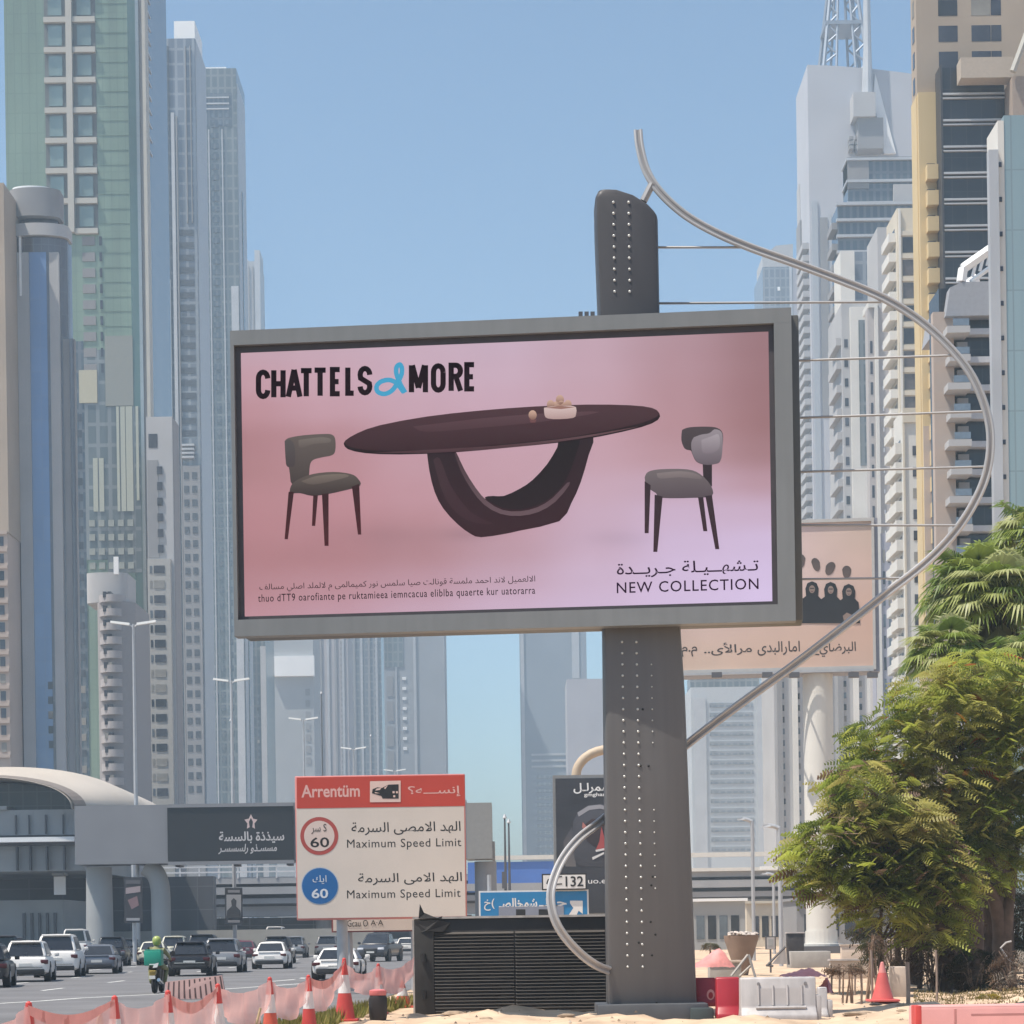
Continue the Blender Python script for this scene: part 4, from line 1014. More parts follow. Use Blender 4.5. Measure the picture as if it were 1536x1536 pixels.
for q_ in (((893, 1275), (908, 1272), (908, 1275), (894, 1278)), ((888, 1286), (906, 1278), (906, 1281), (889, 1290))): shape(P_, q_, .075, pr, pn, 'white_mark', (.6, .6, .6))
shape(P_, [(845, 1262), (858, 1240), (864, 1300), (848, 1300)], .045, pr, pn, 'smoke_print', (.07, .07, .085), (.14, .13, .13)); write('uo.e5h.S', P_, (882, 1317, 936, 1325), wl_, pn, .06, .0)
for px in (850, 990): MB().tube([(P_.hit(px, 1380)[0] + P_.o.x, D + .3, 0), (P_.hit(px, 1380)[0] + P_.o.x, D + .3, zb_)], .15, 8).build('post', alud, b_)
D = 125; c_ = pt(916, 1163, D); rr_ = 52 / F * D
am = thing('arch_monument', 'beige curved arch rising behind the black poster hoarding', 'arch', (c_.x, D, 0))
pp = [(c_.x - rr_, D, 0), (c_.x - rr_, D, c_.z - 1)] + [(c_.x - rr_ * math.cos(g), D, c_.z + (39 / F * D) * math.sin(g)) for g in [math.pi * k / 16 for k in range(17)]] + [(c_.x + rr_, D, c_.z - 1), (c_.x + rr_, D, 0)]
MB().tube(pp, .28, 10).build('arch', mat('tan_arch', (.46, .36, .26), .6, var=.06), am, smooth=True)
MB().box(c_.x - rr_, c_.x + rr_, D + .5, D + 1, 0, c_.z - .2).build('infill_wall', palec, am)

# blue direction sign with a white number plate above it
D = 88; P_ = Plane((pt(800, 1350, D).x, D, 0))
b_ = thing('direction_sign', 'blue direction sign with white arrow, half hidden behind the dark ribbed container', 'road sign', (P_.o.x, D, 0))
bluem = mat('sign_blue', (.015, .19, .42), .45, var=.04); signw = mat('sign_white', (.72, .70, .68), .5, var=.04); signk = mat('sign_black', (.012, .012, .014), .6, var=.1)
u0, zt_ = P_.hit(718, 1336.5); u1, zb_ = P_.hit(884, 1420)
MB().fbox(P_, u0, u1, zb_, zt_, -.1, 0).build('border', signw, b_)
u0, zt_ = P_.hit(720.5, 1339); u1, zb2_ = P_.hit(881.5, 1418)
pn = MB().fbox(P_, u0, u1, zb2_, zt_, 0.002, .02).build('panel', bluem, b_)
u0, zt_ = P_.hit(748, 1360.5); u1, zb2_ = P_.hit(846, 1388)
pl_ = MB().fbox(P_, u0, u1, zb2_, zt_, .022, .04).build('grey_plate', mat('sign_grey', (.22, .24, .30), .5, var=.05), pn)
for px in (774, 808): shape(P_, [(px, 1364), (px + 14, 1364), (px + 14, 1373), (px, 1373)], .05, signk, pn, 'black_block')
write(ar('(خ'), P_, (726, 1348, 742, 1366), signw, pn, .03, .01); write(ar('شمخالصـ'), P_, (748, 1347, 806, 1362), signw, pn, .03, .03); write(ar('حطـ'), P_, (808, 1347, 850, 1360), signw, pn, .03, .03)
shape(P_, [(852, 1374), (860, 1362), (855, 1355), (855, 1351), (874, 1351), (874, 1371), (868, 1366), (864, 1374)], .03, signw, pn, 'arrow')
for px in (735, 868): MB().tube([(P_.o.x + P_.hit(px, 1400)[0], D + .2, 0), (P_.o.x + P_.hit(px, 1400)[0], D + .2, P_.hit(px, 1312)[1])], .08, 8).build('post', lampm, b_)
u0, zt_ = P_.hit(812.5, 1311); u1, zb_ = P_.hit(880, 1334.5)
np_ = MB().fbox(P_, u0, u1, zb_, zt_, .1, .16).build('number_plate', signk, b_)
u0, zt_ = P_.hit(814.5, 1313); u1, zb_ = P_.hit(878, 1332.5)
MB().fbox(P_, u0, u1, zb_, zt_, .161, .17).build('plate_face', signw, np_)
write('132', P_, (848, 1314.5, 875, 1330), signk, np_, .18, .015)
strokes([[(843, 1315), (830, 1316), (822, 1320), (820, 1326)], [(843, 1326), (830, 1327), (824, 1325)]], P_, 1.8, signk, np_, .18, name='number_mark')

# speed limit sign
D = 63; P_ = Plane((pt(570, 1270, D).x, D, 0), R(.5))
s_ = thing('speed_limit_sign', 'large red topped white speed limit sign with two sixty discs', 'road sign', (P_.o.x, D, 0))
redm = mat('sign_red', (.50, .055, .035), .5, var=.06, scale=1); pinkm = mat('sign_border', (.60, .22, .20), .5, var=.05); facem = mat('sign_face', (.64, .565, .505), .55, var=.04, scale=.8)
u0, zt_ = P_.hit(442, 1164.5); u1, zb_ = P_.hit(700.5, 1377)
bk = MB().fbox(P_, u0, u1, zb_, zt_, -.12, 0).build('backing', pinkm, s_, bevel=.03)
u0, zt_ = P_.hit(444.5, 1212); u1, zb2_ = P_.hit(698.5, 1374)
fc = MB().fbox(P_, u0, u1, zb2_, zt_, .002, .015).build('face', facem, s_)
u0, zt_ = P_.hit(445, 1166.5); u1, zb2_ = P_.hit(697.5, 1209)
hd = MB().fbox(P_, u0, u1, zb2_, zt_, .002, .02).build('header', redm, s_)
pkl = mat('sign_pink_letter', (.72, .42, .38), .5, var=.03)
write('Arrentüm', P_, (452, 1177, 540, 1196), pkl, hd, .0225, .02); write(ar('إنســـه؟'), P_, (612, 1179, 691, 1195), pkl, hd, .0225, .01)
shape(P_, [(555, 1172), (601, 1171), (601, 1203), (555, 1203.5)], .03, mat('pictogram_ground', (.72, .52, .46), .5, var=.03), hd, 'pictogram_panel')
shape(P_, [(573, 1182), (583, 1177), (598, 1176.5), (598, 1198), (574, 1198), (572, 1194), (558, 1190), (559, 1184), (566, 1181)], .035, signk, hd, 'camera_pictogram')
for q_ in (((565, 1183), (572, 1182), (570, 1185), (563, 1186)), ((576, 1182), (582, 1178), (578, 1184)), ((589, 1187), (592, 1187), (592, 1190), (589, 1190)), ((594, 1187), (597, 1187), (597, 1190), (594, 1190)), ((590, 1193), (593, 1193), (593, 1196), (590, 1196)), ((562, 1188), (570, 1190), (563, 1190))): shape(P_, q_, .04, MATS['pictogram_ground'], hd, 'pictogram_detail')
def disc(cx, cy, r, out, m, par, nm): return shape(P_, [(cx + r * math.cos(2 * math.pi * k / 40), cy + r * math.sin(2 * math.pi * k / 40)) for k in range(40)], out, m, par, nm)
disc(479, 1254, 28.5, .02, mat('disc_red', (.40, .07, .06), .5, var=.04), fc, 'limit_disc'); disc(479, 1254, 22.8, .024, mat('disc_white', (.66, .53, .48), .5, var=.03), fc, 'disc_centre')
disc(480, 1329, 28, .02, mat('disc_edge', (.35, .45, .58), .5, var=.03), fc, 'disc_edge'); disc(480, 1329, 26.8, .024, mat('disc_blue', (.012, .115, .33), .5, var=.05), fc, 'minimum_disc')
write('60', P_, (465.5, 1256, 494, 1271), signk, fc, .0265, .012); write('60', P_, (467.5, 1333, 492.5, 1347.5), mat('disc_letter', (.62, .66, .72), .5, var=.03), fc, .03, .02)
write(ar('سر')  + ' S', P_, (467, 1236, 490, 1251), signk, fc, .03, .0); write(ar('ايك'), P_, (469, 1313, 490, 1326), MATS['disc_letter'], fc, .03, .0)
write(ar('الهد الامصى السرمة'), P_, (527, 1232.5, 691, 1252), signk, fc, .0175, .006); write(ar('الهد الامى السرمة'), P_, (537, 1309, 693, 1327), signk, fc, .0175, .006)
write('Maximum Speed Limit', P_, (520.5, 1258, 692, 1274.5), signk, fc, .0175, .0, gap=1.08); write('Maximum Speed Limit', P_, (520.5, 1334, 691, 1350.5), signk, fc, .0175, .0, gap=1.08)
for px, w_ in ((512, .16),):
    x_ = P_.o.x + P_.hit(px, 1400)[0]; MB().tube([(x_, D + .35, 0), (x_, D + .35, zt_)], w_, 12).build('post', lampm, s_, smooth=True)
x_ = P_.o.x + P_.hit(690, 1400)[0]; MB().tube([(x_, D + .35, 0), (x_, D + .35, zt_)], .13, 10).build('post', lampm, s_, smooth=True)
# second panel low behind it
D = 66; P_ = Plane((pt(560, 1386, D).x, D, 0))
b_ = thing('warning_board', 'low white warning board with red edge hung under the speed limit sign', 'road sign', (P_.o.x, D, 0))
u0, zt_ = P_.hit(497, 1366); u1, zb_ = P_.hit(650, 1396.5)
MB().fbox(P_, u0, u1, zb_, zt_, -.06, 0).build('edge', mat('board_red_edge', (.22, .06, .06), .5, var=.05), b_)
u0, zt_ = P_.hit(499.5, 1368); u1, zb_ = P_.hit(648, 1394.5)
pn = MB().fbox(P_, u0, u1, zb_, zt_, .002, .015).build('face', facem, b_)
write('Gcau O', P_, (521, 1380, 552, 1390), signk, pn, .03, .0); write('A·A', P_, (556, 1380, 575, 1388), signk, pn, .03, .0)
MB().tube([(P_.o.x + P_.hit(524, 1390)[0], D + .2, 0), (P_.o.x + P_.hit(524, 1390)[0], D + .2, zt_)], .09, 8).build('post', lampm, b_); MB().tube([(P_.o.x + P_.hit(618, 1390)[0], D + .2, 0), (P_.o.x + P_.hit(618, 1390)[0], D + .2, zt_)], .05, 8).build('post', lampm, b_)

# cream poster hoarding on a round white pole
D = 150; P_ = Plane((pt(1228, 900, D).x, D, 0), R(5))
b_ = thing('poster_hoarding', 'large cream poster hoarding with four women in black on a thick white pole', 'hoarding', (P_.o.x, D, 0))
u0, zt_ = P_.hit(915, 789); u1, zb_ = P_.hit(1322, 1007)
cr2 = mat('hoarding_trim', (.45, .44, .43), .6, var=.05)
MB().fbox(P_, u0, u1 - .1, zb_, zt_, -2.2, -.02).build('cabinet', mat('hoarding_side', (.24, .25, .30), .6, var=.06), b_)
q = MB(); a0, b1 = P_.hit(918, 789); a1, b0 = P_.hit(1314, 1004)
for s4 in ((a0, a1, b1 - .22, b1), (a0, a1, b0, b0 + .25), (a1 - .18, a1, b0 + .25, b1 - .22)): q.fbox(P_, *s4, -.015, .16)
q.build('frame', cr2, b_)
def pc(r, g, b): return tuple(v * .92 for v in srgb(r, g, b))
pb = MB(); nx_, ny_ = 12, 8
grid = [[(176, 152, 134), (184, 158, 148), (190, 165, 160), (178, 156, 142)], [(182, 158, 146), (190, 164, 158), (192, 168, 162), (188, 160, 148)], [(176, 154, 140), (186, 160, 150), (188, 160, 146), (184, 152, 136)], [(180, 150, 130), (190, 164, 146), (188, 158, 140), (184, 154, 138)]]
def bil(G, s, t):
    ny, nx = len(G) - 1, len(G[0]) - 1; fx_ = min(max(s, 0), .9999) * nx; fy_ = min(max(t, 0), .9999) * ny; i, j = int(fx_), int(fy_); fx_ -= i; fy_ -= j
    fx_ = fx_ * fx_ * (3 - 2 * fx_); fy_ = fy_ * fy_ * (3 - 2 * fy_)
    return tuple((G[j][i][k] * (1 - fx_) + G[j][i + 1][k] * fx_) * (1 - fy_) + (G[j + 1][i][k] * (1 - fx_) + G[j + 1][i + 1][k] * fx_) * fy_ for k in range(3))
A0, A1, B0, B1 = a0 + .05, a1 - .181, b0 + .251, b1 - .221
for j in range(ny_):
    for i in range(nx_):
        cs = [(i / nx_, j / ny_), (i / nx_, (j + 1) / ny_), ((i + 1) / nx_, (j + 1) / ny_), ((i + 1) / nx_, j / ny_)]
        pb.add([P_.w(A0 + s * (A1 - A0), B1 + t_ * (B0 - B1), .02) for s, t_ in cs], [(0, 1, 2, 3)], [tuple(1.22 * v * k_ for v, k_ in zip(srgb(*bil(grid, s, t_)), (.97, 1.0, 1.03))) for s, t_ in cs])
pn = pb.build('poster', attr_mat('poster_paper', .7, scale=.3), b_)
for k, (cx_, cy_, w_, h_, rt) in enumerate(((1198, 842, 11, 12, 0), (1224, 847, 7, 10, .2), (1245, 853, 8, 10, -.25), (1270, 858, 7.5, 9.5, 0))):
    shape(P_, [(cx_ + w_ * math.cos(g) * (1 if math.sin(g) < 0 else .85) + rt * h_ * math.sin(g), cy_ + h_ * math.sin(g)) for g in [2 * math.pi * i / 16 for i in range(16)]], .04, pr, pn, 'floating_head', (.075, .055, .05), (.12, .085, .075))
for k, (cx_, cy_) in enumerate(((1190, 884), (1218, 883), (1246, 884), (1273, 887))):
    shape(P_, [(cx_ - 22, 935), (cx_ - 18, cy_ + 18), (cx_ - 9, cy_ + 11), (cx_ - 10, cy_), (cx_ - 7, cy_ - 8), (cx_, cy_ - 11), (cx_ + 7, cy_ - 8), (cx_ + 10, cy_), (cx_ + 9, cy_ + 11), (cx_ + 15, cy_ + 17), (cx_ + 17, 935)], .045 + .004 * k, pr, pn, 'robed_woman', (.012, .011, .012), (.018, .016, .018))
    shape(P_, [(cx_ + 4.4 * math.cos(g), cy_ + 1 + 6 * math.sin(g)) for g in [2 * math.pi * i / 14 for i in range(14)]], .065, pr, pn, 'face_print', (.26, .19, .16)); shape(P_, [(cx_ - 3.4, cy_ - 1), (cx_ + 3.4, cy_ - 1), (cx_ + 3, cy_ + .6), (cx_ - 3, cy_ + .6)], .07, pr, pn, 'eye_print', (.04, .03, .03)); shape(P_, [(cx_ - 1.8, cy_ + 4), (cx_ + 1.8, cy_ + 4), (cx_ + 1, cy_ + 5), (cx_ - 1, cy_ + 5)], .07, pr, pn, 'mouth_print', (.14, .05, .05))
shape(P_, [(1264, 924), (1270, 919), (1279, 923), (1276, 932), (1266, 932)], .068, pr, pn, 'hand_print', (.25, .18, .15))
txm = mat('brown_letter', (.05, .035, .03), .6, var=.05)
write(ar('البرضاي'), P_, (1229, 963, 1284, 985), txm, pn, .028, .012); strokes([[(1216, 981), (1229, 982)]], P_, 2, txm, pn, .028); write(ar('امارالبدى'), P_, (1136, 962, 1200, 983), txm, pn, .028, .012); write(ar('مرالأى..'), P_, (1056, 964, 1128, 983), txm, pn, .028, .012); write(ar('م.م'), P_, (1022, 970, 1046, 985), txm, pn, .028, .012)
zp = pt(1228, 1418, D).z
MB().lathe([(1.03, zp), (1.03, zb_ + .5)], (P_.o.x, D + 1.1, 0), 28).build('pole', mat('white_pole', (.60, .585, .55), .55, var=.04, scale=.5), b_, smooth=True)
for dz in (0,): MB().lathe([(1.5, zp - .05), (1.5, zp + .1), (1.12, zp + .12), (1.1, zp + 1.0)], (P_.o.x, D + 1.1, 0), 24).build('pole_collar', MATS['white_pole'], b_)
MB().box(P_.o.x - 2.1, P_.o.x + 1.9, D - .8, D + 3, -.1, zp - .06).build('plinth', alud, b_)
for px in (1075, 1150, 1190, 1278, 1306):
    a_, c_ = P_.hit(px, 1016); o_ = P_.w(a_, c_, 0)
    q = MB(); q.tube([P_.w(a_, zb_ + .2, -.6), P_.w(a_, c_ + .1, .5), P_.w(a_, c_, 1.4)], .07, 6); q.fbox(P_, a_ - .35, a_ + .35, c_ - .2, c_ + .15, 1.3, 1.8)
    q.build('floodlight', alud, b_)
q = MB(); a0_, c_ = P_.hit(1020, 1013); a1_, _ = P_.hit(1310, 1010); q.fbox(P_, a0_, a1_, c_ - .08, c_ + .08, .3, .5); q.build('catwalk_rail', lampm, b_)

# ================================================================== VEHICLES
tyre_m = mat('tyre_rubber', (.02, .02, .022), .85, var=.1); rim_m = mat('alloy', (.42, .42, .43), .35, metal=.6, var=.1); trim_m = mat('black_trim', (.018, .018, .02), .6, var=.1)
carglass = mat('car_glass', (.018, .02, .026), .08, metal=.0, var=.1, spec=.7); tail_m = mat('tail_light', (.075, .010, .012), .25, var=.1); head_m = mat('head_light', (.75, .75, .78), .15, var=.05); plate_m = mat('plate_white', (.62, .62, .6), .5, var=.03); chrome = mat('chrome', (.6, .6, .6), .2, metal=.8, var=.05)
def paint(name, col, metal=.25, rough=.28): return mat(name, col, rough, metal, var=.03, scale=1, spec=.6)
PA = dict(white=paint('white_paint', (.80, .77, .74), 0), silver=paint('silver_paint', (.27, .275, .29)), grey=paint('grey_paint', (.20, .195, .20)), black=paint('black_paint', (.018, .018, .022), 0), blue=paint('slate_blue_paint', (.17, .185, .22)), maroon=paint('maroon_paint', (.14, .03, .045), 0), cream=paint('cream_paint', (.58, .55, .45), 0), taxi=paint('ivory_paint', (.62, .60, .50), 0), char=paint('charcoal_paint', (.06, .06, .068)))
def make_car(name, label, cat, kind, col, L, Wd, H, loc, rz=0., facing='rear', group='cars on the road'):
    t = thing(name, label, cat, (0, 0, 0), group)
    w = Wd / 2; suv = kind in ('suv', 'van', 'pickup'); zb = .24 if not suv else .30
    belt = H * (.63 if not suv else .60)
    rear = -L / 2
    deck = belt * (1.0 if suv else .98)
    hood = belt * (.90 if not suv else .96)
    st = [(rear, .80, zb + .22, deck * .78), (rear + .05, .89, zb + .08, deck * .93), (rear + .16, .945, zb + .02, deck * .985), (rear + .42, .99, zb, deck), (rear + .9, 1.0, zb, belt), (0, 1.0, zb, belt), (L * .22, 1.0, zb, belt * .985), (L * .34, .99, zb, hood), (L / 2 - .35, .95, zb, hood * .92), (L / 2 - .06, .86, zb + .05, hood * .80), (L / 2, .78, zb + .16, hood * .68)]
    rings = []
    for y, f, z0, z1 in st:
        ww = w * f; h = z1 - z0
        half = [(ww * .80, z0), (ww * .96, z0 + h * .10), (ww, z0 + h * .32), (ww * 1.0, z0 + h * .58), (ww * .975, z0 + h * .84), (ww * .90, z1 - .01), (ww * .5, z1 + .015)]
        rings.append([(x, y, z) for x, z in half] + [(-x, y, z) for x, z in reversed(half)])
    body = MB().loft(rings).build('body', PA[col], t, smooth=True, angle=35)
    # cabin: pillars and roof in body colour, windows proud of it
    if kind == 'sedan': yb0, yr0, yr1, yb1 = rear + .75, rear + 1.35, L * .06, L * .26
    elif kind == 'pickup': yb0, yr0, yr1, yb1 = -.5, -.35, L * .1, L * .27
    elif kind == 'van': yb0, yr0, yr1, yb1 = rear + .04, rear + .10, L * .25, L * .38
    else: yb0, yr0, yr1, yb1 = rear + .14, rear + .48, L * .08, L * .26
    wb, wr = w * .90, w * (.66 if not suv else .70); zt = H - .05; z0 = belt - .02
    def sec(y, ww, z): return [(ww, y, z), (-ww, y, z)]
    c8 = [(-wb, yb0, z0), (wb, yb0, z0), (wb, yb1, z0), (-wb, yb1, z0), (-wr, yr0, zt), (wr, yr0, zt), (wr, yr1, zt), (-wr, yr1, zt)]
    MB().hexa(c8).build('cabin', PA[col], t, bevel=.11, seg=3)
    n = 6; rr = []
    for i in range(n + 1):
        y = yr0 + .04 + (yr1 - yr0 - .08) * i / n; e = math.sin(math.pi * i / n)
        rr.append([(wr * .97 * math.sin(a_) , y, zt - .02 + (.035 + .03 * e) * math.cos(a_)) for a_ in [(-90 + 180 * j / 8) * math.pi / 180 for j in range(9)]] )
    MB().loft(rr).build('roof', PA[col], t, smooth=True, angle=50)
    def quad4(A, B, C, Dv, mg, mgt, out):
        """window inside the quad A B (bottom) C D (top), inset by fractions, pushed out."""
        A, B, C, Dv = map(Vector, (A, B, C, Dv)); nn = (B - A).cross(Dv - A).normalized()
        def bl(s, tt): return (A * (1 - s) + B * s) * (1 - tt) + (Dv * (1 - s) + C * s) * tt
        p = [bl(mg, .10), bl(1 - mg, .10), bl(1 - mg, 1 - mgt), bl(mg, 1 - mgt)]
        return MB().hexa([v - nn * .02 for v in (p[0], p[1])] + [p[1] + nn * out, p[0] + nn * out] + [v - nn * .02 for v in (p[3], p[2])] + [p[2] + nn * out, p[3] + nn * out])
    c = [Vector(v) for v in c8]
    quad4(c[0], c[1], c[5], c[4], .07, .12, .012).build('rear_window', carglass, t)
    quad4(c[2], c[3], c[7], c[6], .05, .08, .012).build('windscreen', carglass, t)
    quad4(c[1], c[2], c[6], c[5], .08, .12, .012).build('side_window', carglass, t); quad4(c[3], c[0], c[4], c[7], .08, .12, .012).build('side_window', carglass, t)
    rw = .34 if not suv else .38
    for yy in (rear + L * .19, L / 2 - L * .19):
        for s in (-1, 1):
            q = MB().lathe([(rw * .62, -.11), (rw * .97, -.11), (rw, -.07), (rw, .07), (rw * .97, .11), (rw * .62, .11)], (s * (w - .095), yy, rw), 18, 'x')
            ty = q.build('wheel', tyre_m, t, smooth=True, angle=30)
            MB().lathe([(rw * .64, .06 * s), (rw * .5, .125 * s), (rw * .12, .105 * s)] , (s * (w - .095), yy, rw), 12, 'x').build('rim', rim_m, ty)
            MB().lathe([(rw + .05, -.14), (rw + .05, .105)], (s * (w - .10), yy, rw + .02), 18, 'x').build('wheel_arch', trim_m, t)
    # rear
    zl = deck * (.80 if suv else .82); lh = .17 if kind in ('suv', 'van') else .13
    for s in (-1, 1):
        MB().box(s * w * .80 - .15, s * w * .80 + .15, rear - .0, rear + .16, zl - lh / 2, zl + lh / 2).build('tail_light', tail_m, t, bevel=.02)
        MB().box(s * (w + .10) - .09, s * (w + .10) + .09, L * .19, L * .19 + .14, belt + .0, belt + .16).build('mirror', PA[col] if col not in ('cream',) else trim_m, t, bevel=.03)
    MB().box(-w * .80, w * .80, rear - .02, rear + .14, zb + .02, zb + .22).build('rear_bumper', trim_m, t, bevel=.03)
    MB().box(-w * .72, w * .72, rear - .03, rear + .06, zb + .27, zb + .31).build('bumper_strip', chrome if suv else PA[col], t)
    MB().box(-.26, .26, rear - .03, rear - .0, zl - .17, zl - .05).build('number_plate', plate_m, t)
    if kind == 'sedan': MB().box(-w * .62, w * .62, rear + .0, rear + .12, deck * .95, deck * 1.0 + .02).build('boot_lip', PA[col], t, bevel=.02)
    if kind in ('suv', 'van'): MB().hexa([(-wr * .9, yr0 - .16, zt - .02), (wr * .9, yr0 - .16, zt - .02), (wr * .9, yr0 + .1, zt - .0), (-wr * .9, yr0 + .1, zt - .0), (-wr * .9, yr0 - .14, zt + .03), (wr * .9, yr0 - .14, zt + .03), (wr * .9, yr0 + .1, zt + .035), (-wr * .9, yr0 + .1, zt + .035)]).build('roof_spoiler', PA[col], t)
    if kind == 'pickup': MB().box(-w * .84, w * .84, rear + .12, -.62, belt - .02, belt + .01).build('load_bed', trim_m, t)
    # front
    fy = L / 2
    for s in (-1, 1): MB().box(s * w * .66 - .2, s * w * .66 + .2, fy - .22, fy - .02, hood * .70, hood * .84).build('headlight', head_m, t, bevel=.03)
    MB().box(-w * .42, w * .42, fy - .1, fy + .02, hood * .50, hood * .78).build('grille', trim_m, t, bevel=.02)
    MB().box(-w * .7, w * .7, fy - .14, fy + .01, zb + .06, zb + .22).build('front_bumper', trim_m, t, bevel=.03); MB().box(-.25, .25, fy + .0, fy + .03, zb + .26, zb + .37).build('number_plate', plate_m, t)
    place(t, loc, rz); return t
def carpos(px, d): return pt(px, 1450, d).x
VEH = [
    ('suv', 'black', 4.8, 1.95, 1.62, -30, 78, 'black car cut off by left edge in the nearest row, chrome mirror showing'),
    ('van', 'char', 4.9, 1.95, 1.95, 3, 104, 'tall dark van with big rear window, half hidden behind the near white crossover at left'),
    ('suv', 'white', 4.55, 1.86, 1.68, 38, 88, 'white crossover with sloping brownish rear window in the nearest row at left'),
    ('suv', 'white', 5.1, 2.0, 1.95, 84, 98, 'big boxy white off-roader next to the white crossover'),
    ('sedan', 'blue', 4.8, 1.86, 1.45, 145, 106, 'slate silver saloon to the right of the boxy white off-roader'),
    ('suv', 'black', 4.7, 1.9, 1.85, 166, 136, 'dark off-roader behind the slate silver saloon'),
    ('suv', 'char', 4.5, 1.85, 1.72, 191, 168, 'small charcoal car far off, left of the ivory taxi'),
    ('sedan', 'taxi', 4.8, 1.86, 1.52, 227, 138, 'ivory taxi saloon just beyond the motorcycle rider'),
    ('suv', 'cream', 4.8, 1.95, 1.85, 260, 150, 'cream off-roader between the ivory taxi and the black hatchback'),
    ('suv', 'black', 4.4, 1.85, 1.54, 284, 96, 'black hatchback with glossy rear window beside the motorcycle rider'),
    ('suv', 'black', 4.7, 1.95, 1.9, 302, 128, 'black off-roader roof showing just over the black hatchback'),
    ('suv', 'silver', 4.7, 1.9, 1.66, 331, 104, 'silver grey people carrier right of the black hatchback'),
    ('sedan', 'maroon', 4.6, 1.84, 1.46, 364, 158, 'maroon saloon beyond the silver people carrier'),
    ('sedan', 'white', 4.6, 1.82, 1.44, 404, 114, 'white saloon with dark tail lights in the gap left of the sign post'),
    ('suv', 'black', 4.6, 1.88, 1.72, 414, 136, 'black car close behind the white saloon with dark tail lights'),
    ('suv', 'silver', 4.5, 1.86, 1.7, 440, 172, 'silver car far off, right of the black car at the sign post'),
    ('suv', 'grey', 4.6, 1.88, 1.72, 490, 172, 'grey crossover far off directly left of the sign post'),
    ('sedan', 'white', 4.4, 1.80, 1.24, 503, 82, 'low white coupe passing behind the sign post'),
    ('sedan', 'white', 4.6, 1.82, 1.46, 376, 200, 'white saloon far off above the maroon saloon'),
    ('sedan', 'silver', 4.6, 1.82, 1.46, 215, 215, 'tiny silver saloon far off beyond the ivory taxi'),
    ('sedan', 'white', 4.6, 1.82, 1.46, 608, 190, 'white car far off at left edge of the dark ribbed container'),
    ('van', 'white', 5.4, 2.1, 2.5, 112, 165, 'white van roof standing above the boxy white off-roader'),
    ('van', 'white', 5.4, 2.1, 2.7, 412, 215, 'white van far off above the white saloon with dark tail lights'),
    ('suv', 'char', 4.6, 1.88, 1.75, 130, 180, 'charcoal off-roader far off, right behind the big boxy white one'),
    ('sedan', 'maroon', 4.6, 1.82, 1.48, 352, 186, 'small maroon car tucked behind the maroon saloon'),
    ('suv', 'white', 4.7, 1.9, 1.8, 455, 205, 'white off-roader far off, right of the silver car near the sign post'),
    ('sedan', 'black', 4.6, 1.82, 1.46, 178, 200, 'small black saloon far off above the slate silver saloon'),
    ('suv', 'grey', 4.6, 1.86, 1.7, 276, 205, 'small grey crossover far off between the cream off-roader and the black roof'),
    ('suv', 'white', 4.6, 1.86, 1.75, 240, 250, 'tiny white crossover in the farthest row above the ivory taxi'),
    ('suv', 'black', 4.6, 1.86, 1.75, 470, 240, 'tiny black crossover in the farthest row left of the sign post'),
    ('sedan', 'silver', 4.6, 1.82, 1.46, 432, 270, 'tiny silver saloon in the farthest row between the two white vans'),
    ('sedan', 'silver', 4.6, 1.82, 1.5, 330, 230, 'tiny silver car far off between the black roof and the maroon saloon'),
]
def yaw_(px): return max(math.atan((768 - px) / F) - R(4.6), R(-1.5))
for kind, col, L, Wd, H, px, d, lab in VEH:
    make_car({'suv': 'parked_car', 'sedan': 'car', 'van': 'van'}[kind] if False else ('van' if kind == 'van' else 'car'), lab, 'van' if kind == 'van' else 'car', kind, col, L, Wd, H, (carpos(px, d) - L / 2 * math.sin(yaw_(px)), d + L / 2 * math.cos(yaw_(px)), .03), yaw_(px))
make_car('pickup_truck', 'charcoal pickup facing the camera between the sign posts', 'pickup', 'pickup', 'char', 5.2, 2.0, 1.85, (carpos(566, 138), 141, .03), R(170), group='cars on the road')

# delivery rider
mx, my = pt(232, 1480, 67).x, 67
mb = thing('motorcycle', 'black delivery motorcycle carrying a rider near the white edge line', 'motorcycle', (mx, my, .03))
q0 = Vector((mx, my, .03))
def mcl(v): return q0 + Vector(v)
for yy, nm in ((0, 'wheel'), (1.3, 'wheel')):
    ty = MB().lathe([(.2, -.055), (.28, -.06), (.305, 0), (.28, .06), (.2, .055)], mcl((0, yy, .305)), 20, 'x').build(nm, tyre_m, mb, smooth=True); MB().lathe([(.2, -.03), (.2, .03)], mcl((0, yy, .305)), 14, 'x').build('rim', rim_m, ty)
MB().hexa([mcl(v) for v in ((-.12, -.25, .72), (.12, -.25, .72), (.14, .6, .70), (-.14, .6, .70), (-.14, -.3, .84), (.14, -.3, .84), (.15, .55, .80), (-.15, .55, .80))]).build('seat', trim_m, mb, bevel=.04)
MB().hexa([mcl(v) for v in ((-.13, .2, .3), (.13, .2, .3), (.13, .95, .3), (-.13, .95, .3), (-.15, .1, .72), (.15, .1, .72), (.17, 1.0, .92), (-.17, 1.0, .92))]).build('engine_block', mat('engine_grey', (.06, .055, .05), .5, metal=.4, var=.2), mb, bevel=.04)
MB().tube([mcl((.0, 1.3, .3)), mcl((0, 1.1, .95))], .05, 8).build('fork', chrome, mb); MB().tube([mcl((-.36, .95, 1.0)), mcl((-.1, 1.08, 1.03)), mcl((.1, 1.08, 1.03)), mcl((.36, .95, 1.0))], .025, 8).build('handlebar', trim_m, mb)
